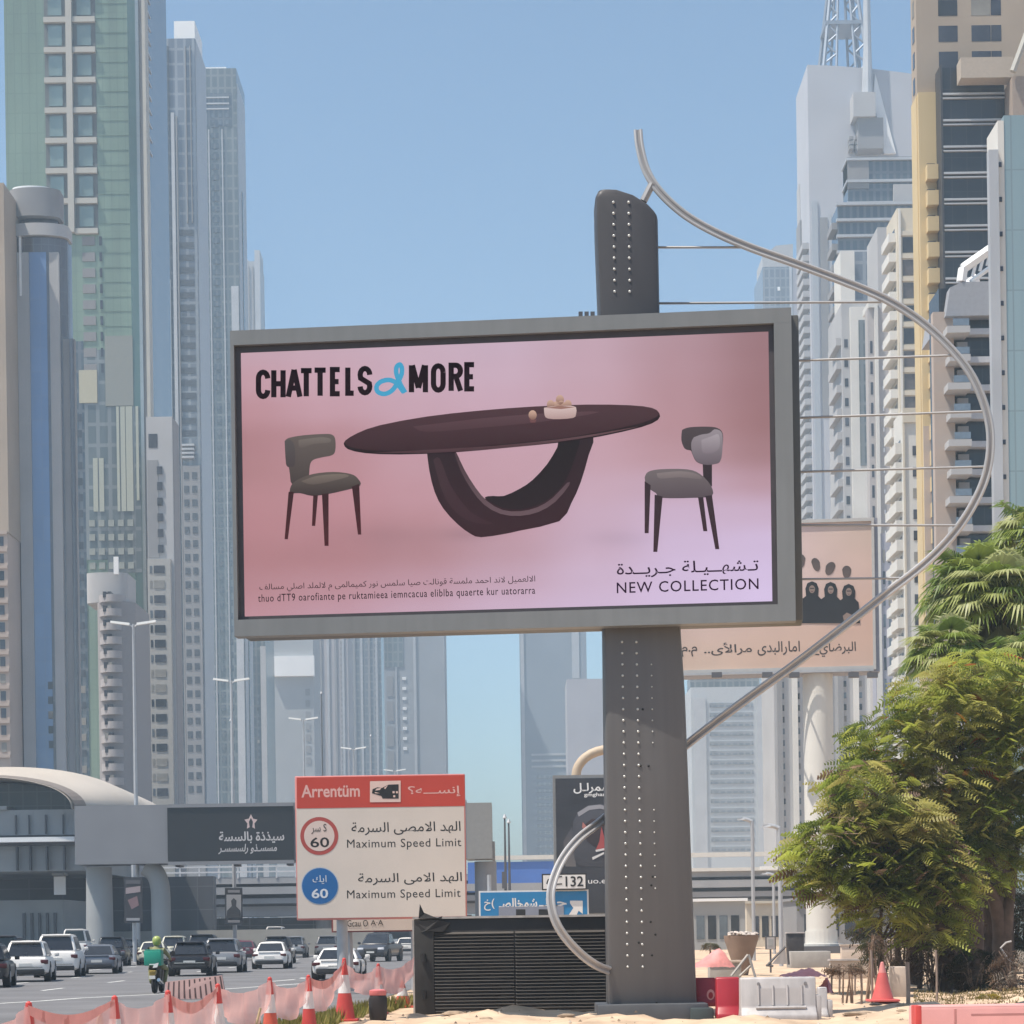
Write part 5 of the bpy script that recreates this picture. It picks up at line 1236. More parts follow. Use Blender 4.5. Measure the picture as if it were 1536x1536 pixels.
MB().tube([mcl((.16, .4, .3)), mcl((.18, -.35, .42))], .055, 8).build('exhaust', chrome, mb); MB().hexa([mcl(v) for v in ((-.09, -.42, .55), (.09, -.42, .55), (.09, -.1, .6), (-.09, -.1, .6), (-.1, -.45, .70), (.1, -.45, .70), (.1, -.1, .72), (-.1, -.1, .72))]).build('tail_fairing', mat('gold_trim', (.28, .2, .05), .5, var=.1), mb, bevel=.02); MB().box(mx - .09, mx + .09, my - .44, my - .40, .48, .58).build('number_plate', plate_m, mb)
for s in (-1, 1): MB().tube([mcl((s * .33, .95, 1.02)), mcl((s * .40, .98, 1.2))], .012, 6).build('mirror_stem', trim_m, mb); MB().lathe([(.0, -.02), (.07, -.015), (.07, .015)], mcl((s * .42, .98, 1.22)), 12, 'y').build('mirror', trim_m, mb)
bxo = thing('delivery_box', 'green delivery box with white mark strapped behind the motorcycle rider', 'delivery box', (mx, my - .05, .90))
MB().box(mx - .26, mx + .26, my - .33, my + .17, .88, 1.34).build('box', mat('delivery_green', (.012, .27, .19), .5, var=.06), bxo, bevel=.03); MB().box(mx - .24, mx + .24, my - .31, my + .15, 1.343, 1.37).build('lid', mat('delivery_green_lid', (.03, .34, .25), .5, var=.06), bxo)
Pm = Plane((mx, my - .335, 0)); shape(Pm, [(231, 1446), (238, 1444), (236, 1451), (229, 1452)], .004, wl_, bxo, 'white_mark'); MB().box(mx - .1, mx + .1, my - .336, my - .331, .905, .935).build('white_label', wl_, bxo)
def skin_body(name, joints, bones, m, loc, parent=None, levels=2):
    me = bpy.data.meshes.new(name); me.from_pydata([Vector(j[0]) for j in joints], bones, []); me.materials.append(m)
    o = bpy.data.objects.new(name, me); COL.objects.link(o)
    if parent: o.parent = parent; ORG[o.name] = ORG[parent.name]
    else: o.location = loc; ORG[o.name] = Vector(loc)
    sk = o.modifiers.new('skin', 'SKIN'); sk.use_smooth_shade = True
    bpy.context.view_layer.objects.active = o
    for i, j in enumerate(joints): me.skin_vertices[0].data[i].radius = (j[1], j[1] if len(j) < 3 else j[2])
    me.skin_vertices[0].data[0].use_root = True
    sb = o.modifiers.new('sub', 'SUBSURF'); sb.levels = levels; sb.render_levels = levels
    return o
# seated rider, arms forward to the handlebar, legs bent to the pegs (local to q0)
J = [((0, .38, .86), .17, .13), ((0, .42, 1.08), .16, .12), ((0, .48, 1.30), .19, .12), ((0, .50, 1.42), .07), ((0, .53, 1.50), .065),
     ((-.20, .49, 1.34), .075), ((-.34, .68, 1.12), .055), ((-.34, .92, 1.03), .042), ((.20, .49, 1.34), .075), ((.34, .68, 1.12), .055), ((.34, .92, 1.03), .042),
     ((-.15, .42, .84), .10), ((-.25, .80, .74), .078), ((-.22, .62, .38), .06), ((-.22, .74, .30), .05), ((.15, .42, .84), .10), ((.25, .80, .74), .078), ((.22, .62, .38), .06), ((.22, .74, .30), .05), ((-.34, .99, 1.02), .035), ((.34, .99, 1.02), .035)]
B = [(0, 1), (1, 2), (2, 3), (3, 4), (2, 5), (5, 6), (6, 7), (2, 8), (8, 9), (9, 10), (0, 11), (11, 12), (12, 13), (13, 14), (0, 15), (15, 16), (16, 17), (17, 18), (7, 19), (10, 20)]
rd = skin_body('person', J, B, mat('rider_jacket', (.24, .24, .12), .8, var=.25, scale=4), q0)
tag(rd, 'motorcycle rider in olive jacket and yellow green helmet with a green box behind', 'person')
ORG[rd.name] = q0
hl = MB().lathe([(.02, -.15), (.10, -.13), (.135, -.05), (.14, .03), (.115, .10), (.06, .145), (.0, .155)], mcl((0, .53, 1.60)), 18).build('helmet', mat('helmet_green', (.30, .36, .10), .35, var=.06), rd, smooth=True)
MB().box(mx - .09, mx + .09, my + .64, my + .675, 1.58, 1.66).build('visor', carglass, rd, bevel=.02)
# ================================================================== THE LED BILLBOARD
BP = Plane((pt(760, 713, 43).x, 43, 0), R(5.5))
def mean(*v): return sum(v) / len(v)
bb = thing('led_billboard', 'big grey framed screen billboard showing a dark oval table on pink, on a riveted column', 'billboard', (pt(975, 1525, 43.4).x, 43.4, 0))
fL = mean(BP.hit(349, 505)[0], BP.hit(352, 950)[0]); fR = mean(BP.hit(1186, 470)[0], BP.hit(1194, 933)[0])
fT = mean(BP.hit(349, 497)[1], BP.hit(1187, 466)[1]); fB = mean(BP.hit(350, 953)[1], BP.hit(1195, 936)[1])
zL = mean(BP.hit(353, 520)[0], BP.hit(359, 931)[0]); zR = mean(BP.hit(1160, 488)[0], BP.hit(1167, 908)[0])
zT = mean(BP.hit(353, 520)[1], BP.hit(1160, 488)[1]); zB = mean(BP.hit(359, 931)[1], BP.hit(1167, 908)[1])
pL = mean(BP.hit(361, 529)[0], BP.hit(367.5, 925)[0]); pR = mean(BP.hit(1152, 498)[0], BP.hit(1159, 902)[0])
pT = mean(BP.hit(361, 529)[1], BP.hit(1152, 498)[1]); pB = mean(BP.hit(367.5, 925)[1], BP.hit(1159, 902)[1])
framem = mat('billboard_grey', (.20, .207, .21), .5, metal=.15, var=.06, scale=.7, streak=.06); framed = mat('billboard_side', (.10, .10, .095), .5, metal=.15, var=.06, scale=.7); bezm = mat('screen_bezel', (.055, .045, .05), .5, var=.1)
q = MB(); q.fbox(BP, fL + .06, fR + .15, fB + .05, fT - .05, -1.0, -.20); q.build('cabinet', framed, bb, bevel=.03)
q = MB()   # picture-frame front with real depth
q.fbox(BP, fL, fR, zT, fT, -.19, .14); q.fbox(BP, fL, fR, fB, zB, -.19, .14); q.fbox(BP, fL, zL, zB, zT, -.19, .139); q.fbox(BP, zR, fR, zB, zT, -.19, .139)
q.build('frame', framem, bb)
q = MB(); q.fbox(BP, zL + .002, zR - .002, pT, zT - .002, -.18, .02); q.fbox(BP, zL + .002, zR - .002, zB + .002, pB, -.18, .02); q.fbox(BP, zL + .002, pL, pB, pT, -.18, .019); q.fbox(BP, pR, zR - .002, pB, pT, -.18, .019)
q.build('bezel', bezm, bb)
EXPM = 2 ** -S.view_settings.exposure
scr = screen_mat('led_screen', EXPM)
G = [[(186, 146, 160), (190, 152, 168), (194, 158, 176), (190, 160, 184), (192, 152, 166), (176, 134, 146), (140, 94, 98)],
     [(192, 136, 148), (200, 150, 166), (194, 156, 176), (196, 160, 182), (192, 150, 166), (178, 130, 142), (142, 92, 96)],
     [(184, 124, 132), (196, 146, 160), (192, 150, 168), (196, 154, 176), (192, 148, 162), (182, 130, 140), (138, 88, 92)],
     [(160, 100, 106), (172, 110, 116), (192, 144, 160), (192, 146, 164), (192, 144, 158), (184, 130, 138), (138, 86, 88)],
     [(168, 112, 116), (180, 118, 124), (190, 140, 154), (190, 140, 154), (192, 144, 158), (184, 132, 140), (142, 92, 94)],
     [(178, 116, 122), (188, 122, 132), (192, 136, 148), (190, 136, 148), (196, 158, 178), (196, 160, 186), (176, 122, 130)],
     [(182, 118, 126), (186, 120, 130), (184, 124, 132), (180, 128, 140), (196, 160, 184), (198, 168, 204), (194, 160, 190)],
     [(164, 102, 106), (160, 98, 102), (158, 102, 106), (176, 128, 140), (192, 154, 176), (198, 170, 208), (200, 172, 210)],
     [(178, 118, 126), (186, 126, 136), (184, 130, 144), (188, 146, 166), (196, 164, 190), (202, 174, 212), (204, 176, 216)],
     [(184, 124, 134), (186, 136, 152), (190, 150, 172), (198, 164, 194), (198, 166, 198), (204, 178, 216), (208, 182, 224)]]
def soft(s, t_):
    px, py = 361 + s * 795, 529 + t_ * 396 - s * 27
    k = 1 - .13 * math.exp(-((px - 580) / 95) ** 2 - ((py - 800) / 17) ** 2) - .10 * math.exp(-((px - 930) / 50) ** 2 - ((py - 806) / 12) ** 2) - .16 * math.exp(-((px - 700) / 40) ** 2 - ((py - 800) / 10) ** 2)
    return k
for _ in range(2):   # soften the picture's colour field
    H = [list(r_) for r_ in G]
    for j in range(len(G)):
        for i in range(len(G[0])):
            nb = [G[max(0, min(len(G) - 1, j + b))][max(0, min(len(G[0]) - 1, i + a))] for a in (-1, 0, 1) for b in (-1, 0, 1)]
            H[j][i] = tuple(.55 * G[j][i][k] + .45 * sum(v[k] for v in nb) / 9 for k in range(3))
    G = H
def dusty(c): l = .3 * c[0] + .6 * c[1] + .1 * c[2]; return tuple(l + (v - l) * .84 + o for v, o in zip(c, (10, 13, 13)))
G = [[dusty(c) for c in row] for row in G]
q = MB(); NX, NY = 96, 60
for j in range(NY):
    for i in range(NX):
        cs = [(i / NX, j / NY), (i / NX, (j + 1) / NY), ((i + 1) / NX, (j + 1) / NY), ((i + 1) / NX, j / NY)]
        q.add([BP.w(pL + s * (pR - pL), pT + t_ * (pB - pT), 0) for s, t_ in cs], [(0, 1, 2, 3)], [tuple(v * soft(s, t_) for v in srgb(*bil(G, s, t_))) for s, t_ in cs])
sc = q.build('screen', scr, bb)
def art(name, pts, c1, c2=None, out=.006, sm=0):
    if sm: pts = [tuple(p)[:2] for p in crom([(a, b, 0) for a, b in pts] + [(*pts[0], 0)], sm)][:-1]
    return shape(BP, pts, out, scr, sc, name, srgb(*c1), srgb(*c2) if c2 else None)
# soft shadows that belong to the advert picture
# chair at left
art('chair_picture', [(427, 662), (433, 657), (455, 653), (485, 651), (498, 652), (503, 659), (503, 676), (498, 683), (484, 686), (470, 690), (465, 698), (463, 716), (455, 724), (438, 726), (435, 712), (433, 700), (429, 696)], (98, 88, 84), (66, 56, 54), .006, 3)
art('chair_picture', [(427, 662), (434, 659), (441, 666), (443, 680), (442, 698), (435, 700), (430, 697)], (84, 78, 78), (70, 60, 62), .008, 3)
art('chair_picture', [(434, 741), (437, 728), (448, 719), (470, 711), (500, 708), (526, 711), (537, 718), (540, 729), (512, 737), (488, 742), (468, 744), (450, 740)], (94, 84, 78), (58, 46, 46), .009, 3)
for L_ in (((433, 738), (441, 738), (432, 809), (427, 809)), ((470, 743), (477, 743), (473, 789), (468, 789)), ((483, 741), (493, 740), (493, 819), (487, 819)), ((528, 730), (539, 726), (542, 802), (537, 802))): art('chair_leg_picture', L_, (52, 20, 24), (70, 24, 30), .01)
# table
art('table_base_picture', [(640, 674), (682, 674), (693, 705), (709, 730), (725, 748), (740, 744), (756, 744), (780, 733), (799, 720), (821, 696), (836, 671), (843, 655), (890, 650), (883, 683), (871, 724), (857, 755), (839, 782), (780, 796), (757, 801), (722, 806), (706, 801), (686, 786), (665, 763), (652, 738), (644, 706)], (40, 26, 32), (52, 24, 32), .006, 2)
art('table_base_picture', [(843, 655), (870, 653), (863, 685), (849, 720), (829, 744), (805, 758), (780, 764), (754, 762), (738, 754), (727, 746), (740, 744), (756, 744), (780, 733), (799, 720), (821, 696), (836, 671)], (24, 16, 20), (34, 20, 25), .008, 2)
art('table_base_picture', [(682, 680), (685, 680), (697, 705), (713, 731), (731, 752), (754, 765), (780, 767), (806, 761), (829, 747), (851, 724), (854, 728), (833, 753), (808, 768), (780, 774), (751, 771), (726, 757), (707, 734), (691, 706)], (70, 50, 56), (100, 78, 84), .0095, 2)
art('tabletop_picture', [(516, 667), (518, 661), (536, 650), (570, 638), (640, 625), (720, 616), (800, 610), (880, 607), (945, 608), (978, 612), (989, 620), (987, 630), (962, 641), (900, 655), (840, 664), (760, 672), (680, 679), (600, 682), (548, 680), (522, 674)], (38, 18, 24), (28, 13, 18), .011, 2)
art('tabletop_picture', [(517, 663), (536, 650), (570, 638), (640, 625), (720, 616), (800, 610), (880, 607), (945, 608), (978, 612), (988, 619), (984, 626), (958, 636), (900, 648), (838, 658), (760, 666), (680, 673), (600, 676), (548, 675), (522, 669)], (74, 48, 54), (54, 28, 34), .0125, 2)
art('tabletop_picture', [(560, 679), (640, 680), (740, 674), (830, 664), (900, 653), (958, 640), (900, 650), (830, 660), (740, 669), (640, 675)], (104, 76, 80), (70, 44, 50), .0135, 2)
art('tabletop_picture', [(620, 640), (720, 628), (820, 620), (900, 618), (820, 632), (720, 642), (640, 648)], (88, 62, 68), (74, 48, 54), .0132, 3)
art('table_base_picture', [(650, 690), (660, 688), (676, 728), (706, 768), (740, 786), (700, 780), (668, 748)], (62, 42, 48), (58, 32, 40), .0065, 3)
art('chair_picture', [(448, 660), (480, 656), (495, 658), (494, 664), (470, 666), (450, 672)], (116, 106, 100), (96, 86, 82), .0085, 3)
art('chair_picture', [(452, 722), (475, 714), (510, 711), (524, 714), (505, 720), (470, 727)], (118, 106, 98), (94, 82, 76), .0095, 3)
art('chair_picture', [(985, 710), (1020, 707), (1045, 711), (1052, 719), (1020, 716), (990, 718)], (132, 120, 120), (112, 100, 102), .0095, 3)
art('chair_picture', [(1052, 660), (1066, 655), (1078, 652), (1079, 672), (1066, 680), (1054, 678)], (164, 154, 160), (126, 114, 122), .0085, 3)
# bowl with eggs
bw_ = (206, 178, 172)
for ex, ey, er in ((826, 607, 6), (834, 609, 6), (842, 608, 6), (852, 607, 6), (840, 600, 6.5), (799, 623, 6.5)): art('egg_picture', [(ex + er * .95 * math.cos(g), ey + er * 1.15 * math.sin(g)) for g in [2 * math.pi * k / 14 for k in range(14)]], (206, 170, 150), (120, 84, 76), .0145)
art('egg_picture', [(793, 625), (798, 631), (805, 629), (803, 634), (796, 634)], (110, 70, 70), None, .015)
art('bowl_picture', [(816, 612), (828, 610), (852, 609), (864, 611), (864, 622), (860, 627), (840, 629), (822, 628), (817, 623)], (212, 188, 184), (176, 146, 142), .016, 2); art('bowl_picture', [(818, 612), (840, 609), (863, 611), (842, 614)], (150, 110, 100), None, .017)
# chair at right
art('chair_picture', [(1023, 645), (1034, 641), (1060, 640), (1076, 642), (1084, 650), (1084, 668), (1081, 690), (1074, 696), (1056, 697), (1044, 692), (1038, 680), (1036, 676), (1027, 673), (1022, 660)], (76, 66, 70), (60, 50, 54), .006, 3)
art('chair_picture', [(1041, 656), (1052, 652), (1064, 650), (1072, 644), (1082, 648), (1084, 662), (1082, 688), (1074, 696), (1056, 697), (1044, 691), (1038, 678), (1037, 664)], (150, 140, 146), (100, 88, 96), .008, 3)
art('chair_leg_picture', [(1054, 696), (1068, 696), (1068, 730), (1055, 722)], (52, 40, 46), (44, 32, 38), .006)
art('chair_picture', [(967, 716), (972, 708), (990, 704), (1030, 704), (1050, 711), (1066, 728), (1068, 744), (1040, 747), (992, 747), (984, 740), (970, 730)], (112, 102, 104), (84, 72, 78), .009, 3)
for L_ in (((967, 722), (976, 728), (973, 800), (967, 800)), ((982, 742), (994, 745), (986, 828), (980, 828)), ((1047, 746), (1055, 746), (1061, 797), (1055, 797)), ((1058, 744), (1068, 743), (1079, 824), (1073, 824))): art('chair_leg_picture', L_, (50, 36, 42), (58, 36, 44), .01)
# lettering on the screen
inkm = mat('screen_dark_ink', (.012, .003, .006), .9, var=.05, spec=.05); inkp = mat('screen_plum_ink', (.02, .004, .022), .9, var=.05, spec=.05); blem = bpy.data.materials.new('screen_blue'); 
blem = screen_mat('screen_blue_led', EXPM * 1.0)
def L2(px0, px1, y0, y1, segs):
    return [[(px0 + (px1 - px0) * a, y1 + (y0 - y1) * b) for a, b in s] for s in segs]
def arcp(cx, cy, rx, ry, a0, a1, n=8): return [(cx + rx * math.cos(R(a0 + (a1 - a0) * i / n)), cy + ry * math.sin(R(a0 + (a1 - a0) * i / n))) for i in range(n + 1)]
LET = {'C': [arcp(.5, .74, .5, .26, 0, 180, 8) + arcp(.5, .26, .5, .26, 180, 360, 8)], 'H': [[(0, -.06), (0, 1.06)], [(1, -.06), (1, 1.06)], [(0, .5), (1, .5)]], 'A': [[(-.05, -.06), (.5, 1.06)], [(1.05, -.06), (.5, 1.06)], [(.15, .3), (.85, .3)]], 'T': [[(-.15, 1), (1.15, 1)], [(.5, -.06), (.5, 1)]], 'E': [[(1, 1), (0, 1), (0, 0), (1, 0)], [(0, .5), (.85, .5)]], 'L': [[(0, 1.06), (0, 0), (1, 0)]],
       'S': [arcp(.5, .74, .5, .26, 0, 180, 8) + [(.05, .60), (.95, .38)] + arcp(.5, .26, .5, .26, 0, -180, 8)], 'M': [[(0, -.06), (0, 1.06)], [(1, -.06), (1, 1.06)], [(.06, 1.06), (.5, .12)], [(.94, 1.06), (.5, .12)]], 'O': [arcp(.5, .74, .5, .26, 0, 180, 8) + arcp(.5, .26, .5, .26, 180, 361, 8) + [(1, .74)]], 'R': [[(0, -.06), (0, 1), (.45, 1)] + arcp(.5, .77, .5, .23, 90, -90, 8) + [(0, .54)], [(.5, .54), (1.02, -.06)]]}
def big(word, xs, yl, yr):
    for ch, (x0, x1) in zip(word, xs):
        tt = (x0 - 384) / 330.; top = yl + (yr - yl) * tt
        strokes([[(px + (0), py - 0) for px, py in s] for s in L2(x0 + 3.3, x1 - 3.3, top + 3, top + 42.3 - 3, LET[ch])], BP, 8.0, inkm, sc, .006)
big('CHATTELS', [(384.5, 405), (407.5, 428), (430, 452.5), (450, 469), (470.5, 490), (495.5, 513), (518.5, 534), (537, 558)], 555.5, 543.5)
big('MORE', [(614, 641.5), (647, 668), (673.5, 694), (697, 714.5)], 555.5, 543.5)
amp = crom([(608, 589, 0), (601, 577, 0), (595, 562, 0), (595, 551, 0), (600, 547, 0), (603, 553, 0), (602, 563, 0), (596, 575, 0), (588, 586, 0), (577, 591, 0), (567, 588, 0), (565, 580, 0), (571, 573, 0), (583, 570, 0), (594, 574, 0), (600, 581, 0), (606, 589, 0)], 5)
amp = [(p.x, p.y) for p in amp]
o_ = strokes([amp], BP, 7, blem, sc, .008, name='ampersand_logo')
ca = o_.data.color_attributes.new('Col', 'FLOAT_COLOR', 'CORNER')
for d_ in ca.data: d_.color = (*srgb(66, 158, 196), 1)
write('NEW COLLECTION', BP, (925, 870.5, 1138, 887), inkp, sc, .006, .006, gap=1.12)
write(ar('تـشهــيـلة جـريــدة'), BP, (925, 841, 1138, 864.5), inkp, sc, .006, .008)
write(ar('الالعميل لاند احمد ملمسة قونالت صيا سلمس نور كميمالمى م لالملد اصلي مسالف'), BP, (389, 869.5, 803, 883.5), inkm, sc, .006, .0)
write('thuo dTT9 oarofiante pe ruktamieea iemncacua eliblba quaerte kur uatorarra', BP, (387, 885.5, 803, 900.5), inkm, sc, .006, .004, gap=1.12)
# column
d0, d1 = 43.05, 43.95
def cp(px, py, d): return pt(px, py, d)
colm = mat('column_paint', (.122, .119, .122), .55, metal=.1, var=.05, scale=.5, streak=.07)
out_ = [(912, 1512), (905.5, 952), (899, 475), (894, 345), (893, 296), (896, 285), (905, 281), (925, 282), (950, 290), (972, 304), (987, 320), (990, 475), (1022, 952), (1028, 1040), (1046, 1512)]
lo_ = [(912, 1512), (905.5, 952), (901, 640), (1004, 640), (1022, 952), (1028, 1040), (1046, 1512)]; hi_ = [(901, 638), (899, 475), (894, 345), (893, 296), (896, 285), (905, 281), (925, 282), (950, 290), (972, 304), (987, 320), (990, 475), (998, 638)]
MB().prism([cp(*p, d0) for p in lo_], (0, 1, 0), d1 - d0).build('column', colm, bb, bevel=.10)
MB().prism([cp(*p, d0) for p in hi_], (0, 1, 0), d1 - d0).build('column_top', mat('column_top_shade', (.062, .060, .066), .5, metal=.15, var=.06, scale=.6), bb, bevel=.10)  # shading of the upper column is put into this darker colour
q = MB()
def stud(px, py, r=.024):
    p = cp(px, py, d0); q.lathe([(r, -.005), (r, .012), (r * .5, .022)][::-1] if False else [(r, .006), (r, -.012), (r * .5, -.02)], p, 8, 'y')
for k in range(30):
    y = 963 + 16.8 * k; s_ = (y - 963) * 8.5 / 487
    stud(933 + s_, y); stud(954.5 + s_ + k * .04, y)
    if 2 <= k <= 9 or 15 <= k <= 22: stud(976.5 + s_, y, .016)
for k in range(9): stud(920 + k * .25, 303.5 + 16.75 * k, .027); stud(943 + k * .2, 303.5 + 16.75 * k, .027)
q.build('rivet', mat('bright_rivet', (.52, .52, .50), .4, metal=.2, var=.03), bb)
for px, py in ((964, 1064), (961, 1149), (973, 1149), (979, 1315), (977, 1328), (976, 1383), (983, 1402), (958, 1414), (978, 1433), (985, 1504)):
    q = MB(); stud(px, py, .022); q.build('bolt_hole', mat('hole_black', (.008, .008, .008), .8, var=.05), bb)
basem = mat('base_steel', (.085, .09, .10), .6, metal=.2, var=.15, scale=2)
b0 = pt(975, 1528, 42.9)
MB().box(pt(896, 1520, 42.8).x, pt(1062, 1520, 42.8).x, 42.7, 44.3, -.25, pt(975, 1506, 42.7).z).build('base_flange', basem, bb, bevel=.03); MB().box(pt(1036, 1520, 42.6).x, pt(1070, 1520, 42.6).x, 42.5, 43.2, -.25, pt(1050, 1512, 42.5).z).build('base_block', mat('base_block_dark', (.04, .055, .058), .6, var=.1), bb, bevel=.03)
for k in range(3):
    p = pt(870 + 9 * k, 474, 43.1); MB().box(p.x - .03, p.x + .05, 43.0, 43.1, p.z - .05, p.z + .06).build('lifting_lug', alud, bb)
# helix of twin tubes with struts
sp_ = [(957, 195, 43.5), (960, 222, 43.45), (970, 257, 43.4), (990, 288, 43.35), (1026, 321, 43.3), (1070, 347, 43.25), (1125, 371, 43.2), (1190, 394, 43.15), (1260, 420, 43.1), (1325, 447, 43.05), (1380, 481, 43), (1427, 524, 42.95), (1460, 568, 42.9), (1481, 622, 42.9), (1486, 668, 42.9), (1478, 716, 42.95), (1457, 762, 43), (1426, 806, 43.1), (1384, 848, 43.2), (1330, 890, 43.3), (1262, 943, 43.5), (1190, 998, 43.7), (1110, 1056, 44), (1030, 1117, 44.2), (960, 1180, 44.2), (905, 1229, 43.8), (868, 1258, 43.3), (842, 1292, 42.9), (827, 1333, 42.6), (829, 1368, 42.5), (842, 1398, 42.5), (868, 1428, 42.6), (893, 1447, 42.75), (914, 1456, 43.05)]
path = crom([pt(*p) for p in sp_], 5)
tub = mat('helix_steel', (.46, .45, .45), .42, metal=.35, var=.08, scale=1)
n_ = len(path)
tw = []
for i in range(n_):
    t_ = (path[min(i + 1, n_ - 1)] - path[max(i - 1, 0)]).normalized(); o = t_.cross(Vector((0, 1, 0))).normalized(); tw.append(o)
for s in (-1, 1): MB().tube([p + o * .054 * s for p, o in zip(path, tw)], .034, 8).build('helix_rail', tub, bb, smooth=True)
q = MB(); q.add([p + o * .045 * s + Vector((0, dy, 0)) for p, o in zip(path, tw) for s, dy in ((-1, -.012), (1, -.012), (1, .012), (-1, .012))], [(4 * i + a, 4 * i + (a + 1) % 4, 4 * i + 4 + (a + 1) % 4, 4 * i + 4 + a) for i in range(n_ - 1) for a in range(4)])
q.build('helix_web', mat('helix_web_grey', (.30, .29, .29), .5, metal=.3, var=.08), bb)
strm = mat('strut_steel', (.30, .30, .31), .45, metal=.3, var=.06)
for (xa, ya, xb, yb, da, db) in ((986, 371, 1129, 371, 43.5, 43.2), (988, 455, 1322, 453, 43.5, 43.05), (1190, 541, 1432, 533, 43.5, 42.95), (1190, 627, 1474, 617, 43.5, 42.9), (1190, 708, 1476, 700, 43.5, 42.95), (1192, 788, 1440, 788, 43.5, 43.05), (1190, 869, 1356, 867, 43.5, 43.25)):
    MB().tube([pt(xa, ya, da), pt(xb, yb, db)], .024, 6).build('strut', strm, bb)
MB().tube([pt(965, 302, 43.4), pt(978, 276, 43.4)], .075, 8).build('top_bracket', strm, bb)

# ================================================================== RIBBED CONTAINER
D = 47.4; P_ = Plane((pt(766, 1450, D).x, D, 0))
cx_ = thing('generator_container', 'dark ribbed generator container with a torn cover, left of the billboard column', 'container', (P_.o.x, D, 0))
u0, zt_ = P_.hit(621, 1379); u1 = P_.hit(960, 1400)[0]
dkm = mat('dark_brown_steel', (.022, .019, .0185), .55, metal=.1, var=.3, scale=1.2); rimm = mat('worn_rim', (.42, .39, .37), .6, var=.2, scale=6)
q = MB(); q.fbox(P_, u0, u1, -.25, zt_, -2.2, 0); q.build('body', dkm, cx_, bevel=.02)
q = MB(); q.fbox(P_, u0 - .03, u1, zt_ + .002, zt_ + .05, -2.2, .05); q.build('roof_rim', rimm, cx_)
q = MB(); q.fbox(P_, u0, u0 + .42, -.25, zt_ - .02, .002, .05); q.build('corner_panel', mat('dark_tarp', (.03, .028, .027), .8, var=.3, scale=2), cx_, bevel=.01)
ribm = mat('rib_steel', (.050, .043, .040), .5, metal=.15, var=.2, scale=2)
for px0, px1, y0, y1, n_r in ((652, 771, 1400, 1516, 24), (773.5, 908, 1400, 1517, 24)):
    a0 = P_.hit(px0, 1450)[0]; a1 = P_.hit(px1, 1450)[0]
    q = MB(); zt2 = P_.hit(700, y0)[1]; zb2 = P_.hit(700, y1)[1]
    for k in range(n_r):
        z = zb2 + (zt2 - zb2) * k / (n_r - 1)
        q.add([P_.w(a0, z - .02, .004), P_.w(a1, z - .02, .004), P_.w(a1, z - .012, .05), P_.w(a0, z - .012, .05), P_.w(a1, z + .03, .004), P_.w(a0, z + .03, .004)], [(0, 1, 2, 3), (3, 2, 4, 5), (0, 3, 5), (1, 4, 2)])
    q.build('louvre_panel', ribm, cx_)
q = MB()
for pts, o_ in (([(628, 1378), (630, 1356), (636, 1369), (648, 1374), (656, 1377), (664, 1374), (662, 1379)], .07), ([(622, 1382), (658, 1380), (676, 1384), (664, 1398), (640, 1396), (626, 1400)], .06)):
    vs = [P_.w(*P_.hit(*p), o_ + .03 * math.sin(i * 2.1)) for i, p in enumerate(pts)]; q.add(vs + [v + Vector((0, .012, 0)) for v in vs], [tuple(range(len(vs))), tuple(range(2 * len(vs) - 1, len(vs) - 1, -1))])
q.build('torn_cover', mat('dark_cloth', (.035, .033, .034), .9, var=.2), cx_)
for z in (.1, .9): MB().lathe([(.05, -.09), (.05, .09)], P_.w(u0 + .2, z + .3, .09), 10).build('hinge', dkm, cx_)
MB().box(P_.o.x + u0 - .04, P_.o.x + u0 - .005, D - .03, D + .05, -.1, zt_ - .02).build('corner_post', rimm, cx_)

# ================================================================== CONES, NETTING, BARRIERS (left)
redp = mat('cone_red', (.52, .055, .045), .45, var=.1, scale=3); coneo = mat('cone_orange', (.60, .10, .055), .45, var=.1, scale=3); conew = mat('cone_white', (.68, .63, .62), .5, var=.08, scale=4); pinkt = mat('pink_tip', (.62, .17, .17), .5, var=.1)
def cone(label, px, d, h, r=.17, base=True, m1=redp, tip=redp, group='cones holding the netting', band=None):
    x = pt(px, 1500, d).x; z = ground_z(x, d)
    t = thing('traffic_cone', label, 'traffic cone', (x, d, z), group)
    if base: MB().box(x - r * 1.35, x + r * 1.35, d - r * 1.35, d + r * 1.35, z, z + .05).build('base', m1, t, bevel=.015)
    def rr(f): return r * (1 - f) + .035 * f
    MB().lathe([(rr(0), z + .051), (rr(.45), z + h * .45)], (x, d, 0), 16).build('lower_band', m1, t, smooth=True, angle=30)
    MB().lathe([(rr(.45) + .002, z + h * .45 + .001), (rr(.74) + .002, z + h * .74)], (x, d, 0), 16).build('white_band' if band is None else 'middle_band', band or conew, t, smooth=True, angle=30)
    MB().lathe([(rr(.74), z + h * .74 + .001), (rr(1), z + h), (.01, z + h + .02)], (x, d, 0), 16).build('tip', tip, t, smooth=True, angle=30)
    return Vector((x, d, z + h))
posts = []
for lab, px, d, h, m1 in (('red and white cone nearest bottom left corner', 43, 24, 1.0, redp), ('red topped cone below the slate silver saloon', 172, 26, 1.0, redp), ('red topped cone left of the striped board', 252, 27.5, 1.02, redp), ('red topped cone right of the striped board', 327, 31, 1.02, redp), ('red and white cone under the white saloon', 405, 35.5, 1.02, coneo), ('red and white cone left of the speed sign post', 463, 37.5, 1.02, redp), ('taller dark red cone standing against the speed sign post', 517, 43, 1.22, redp), ('red tipped cone rising behind the black bin', 568, 46.5, 1.06, redp)):
    posts.append(cone(lab, px, d, h, .15 if px != 517 else .2, m1=m1))
cone('small orange cone at foot of the dark ribbed container', 604, 50, .62, .2, m1=coneo, tip=coneo)
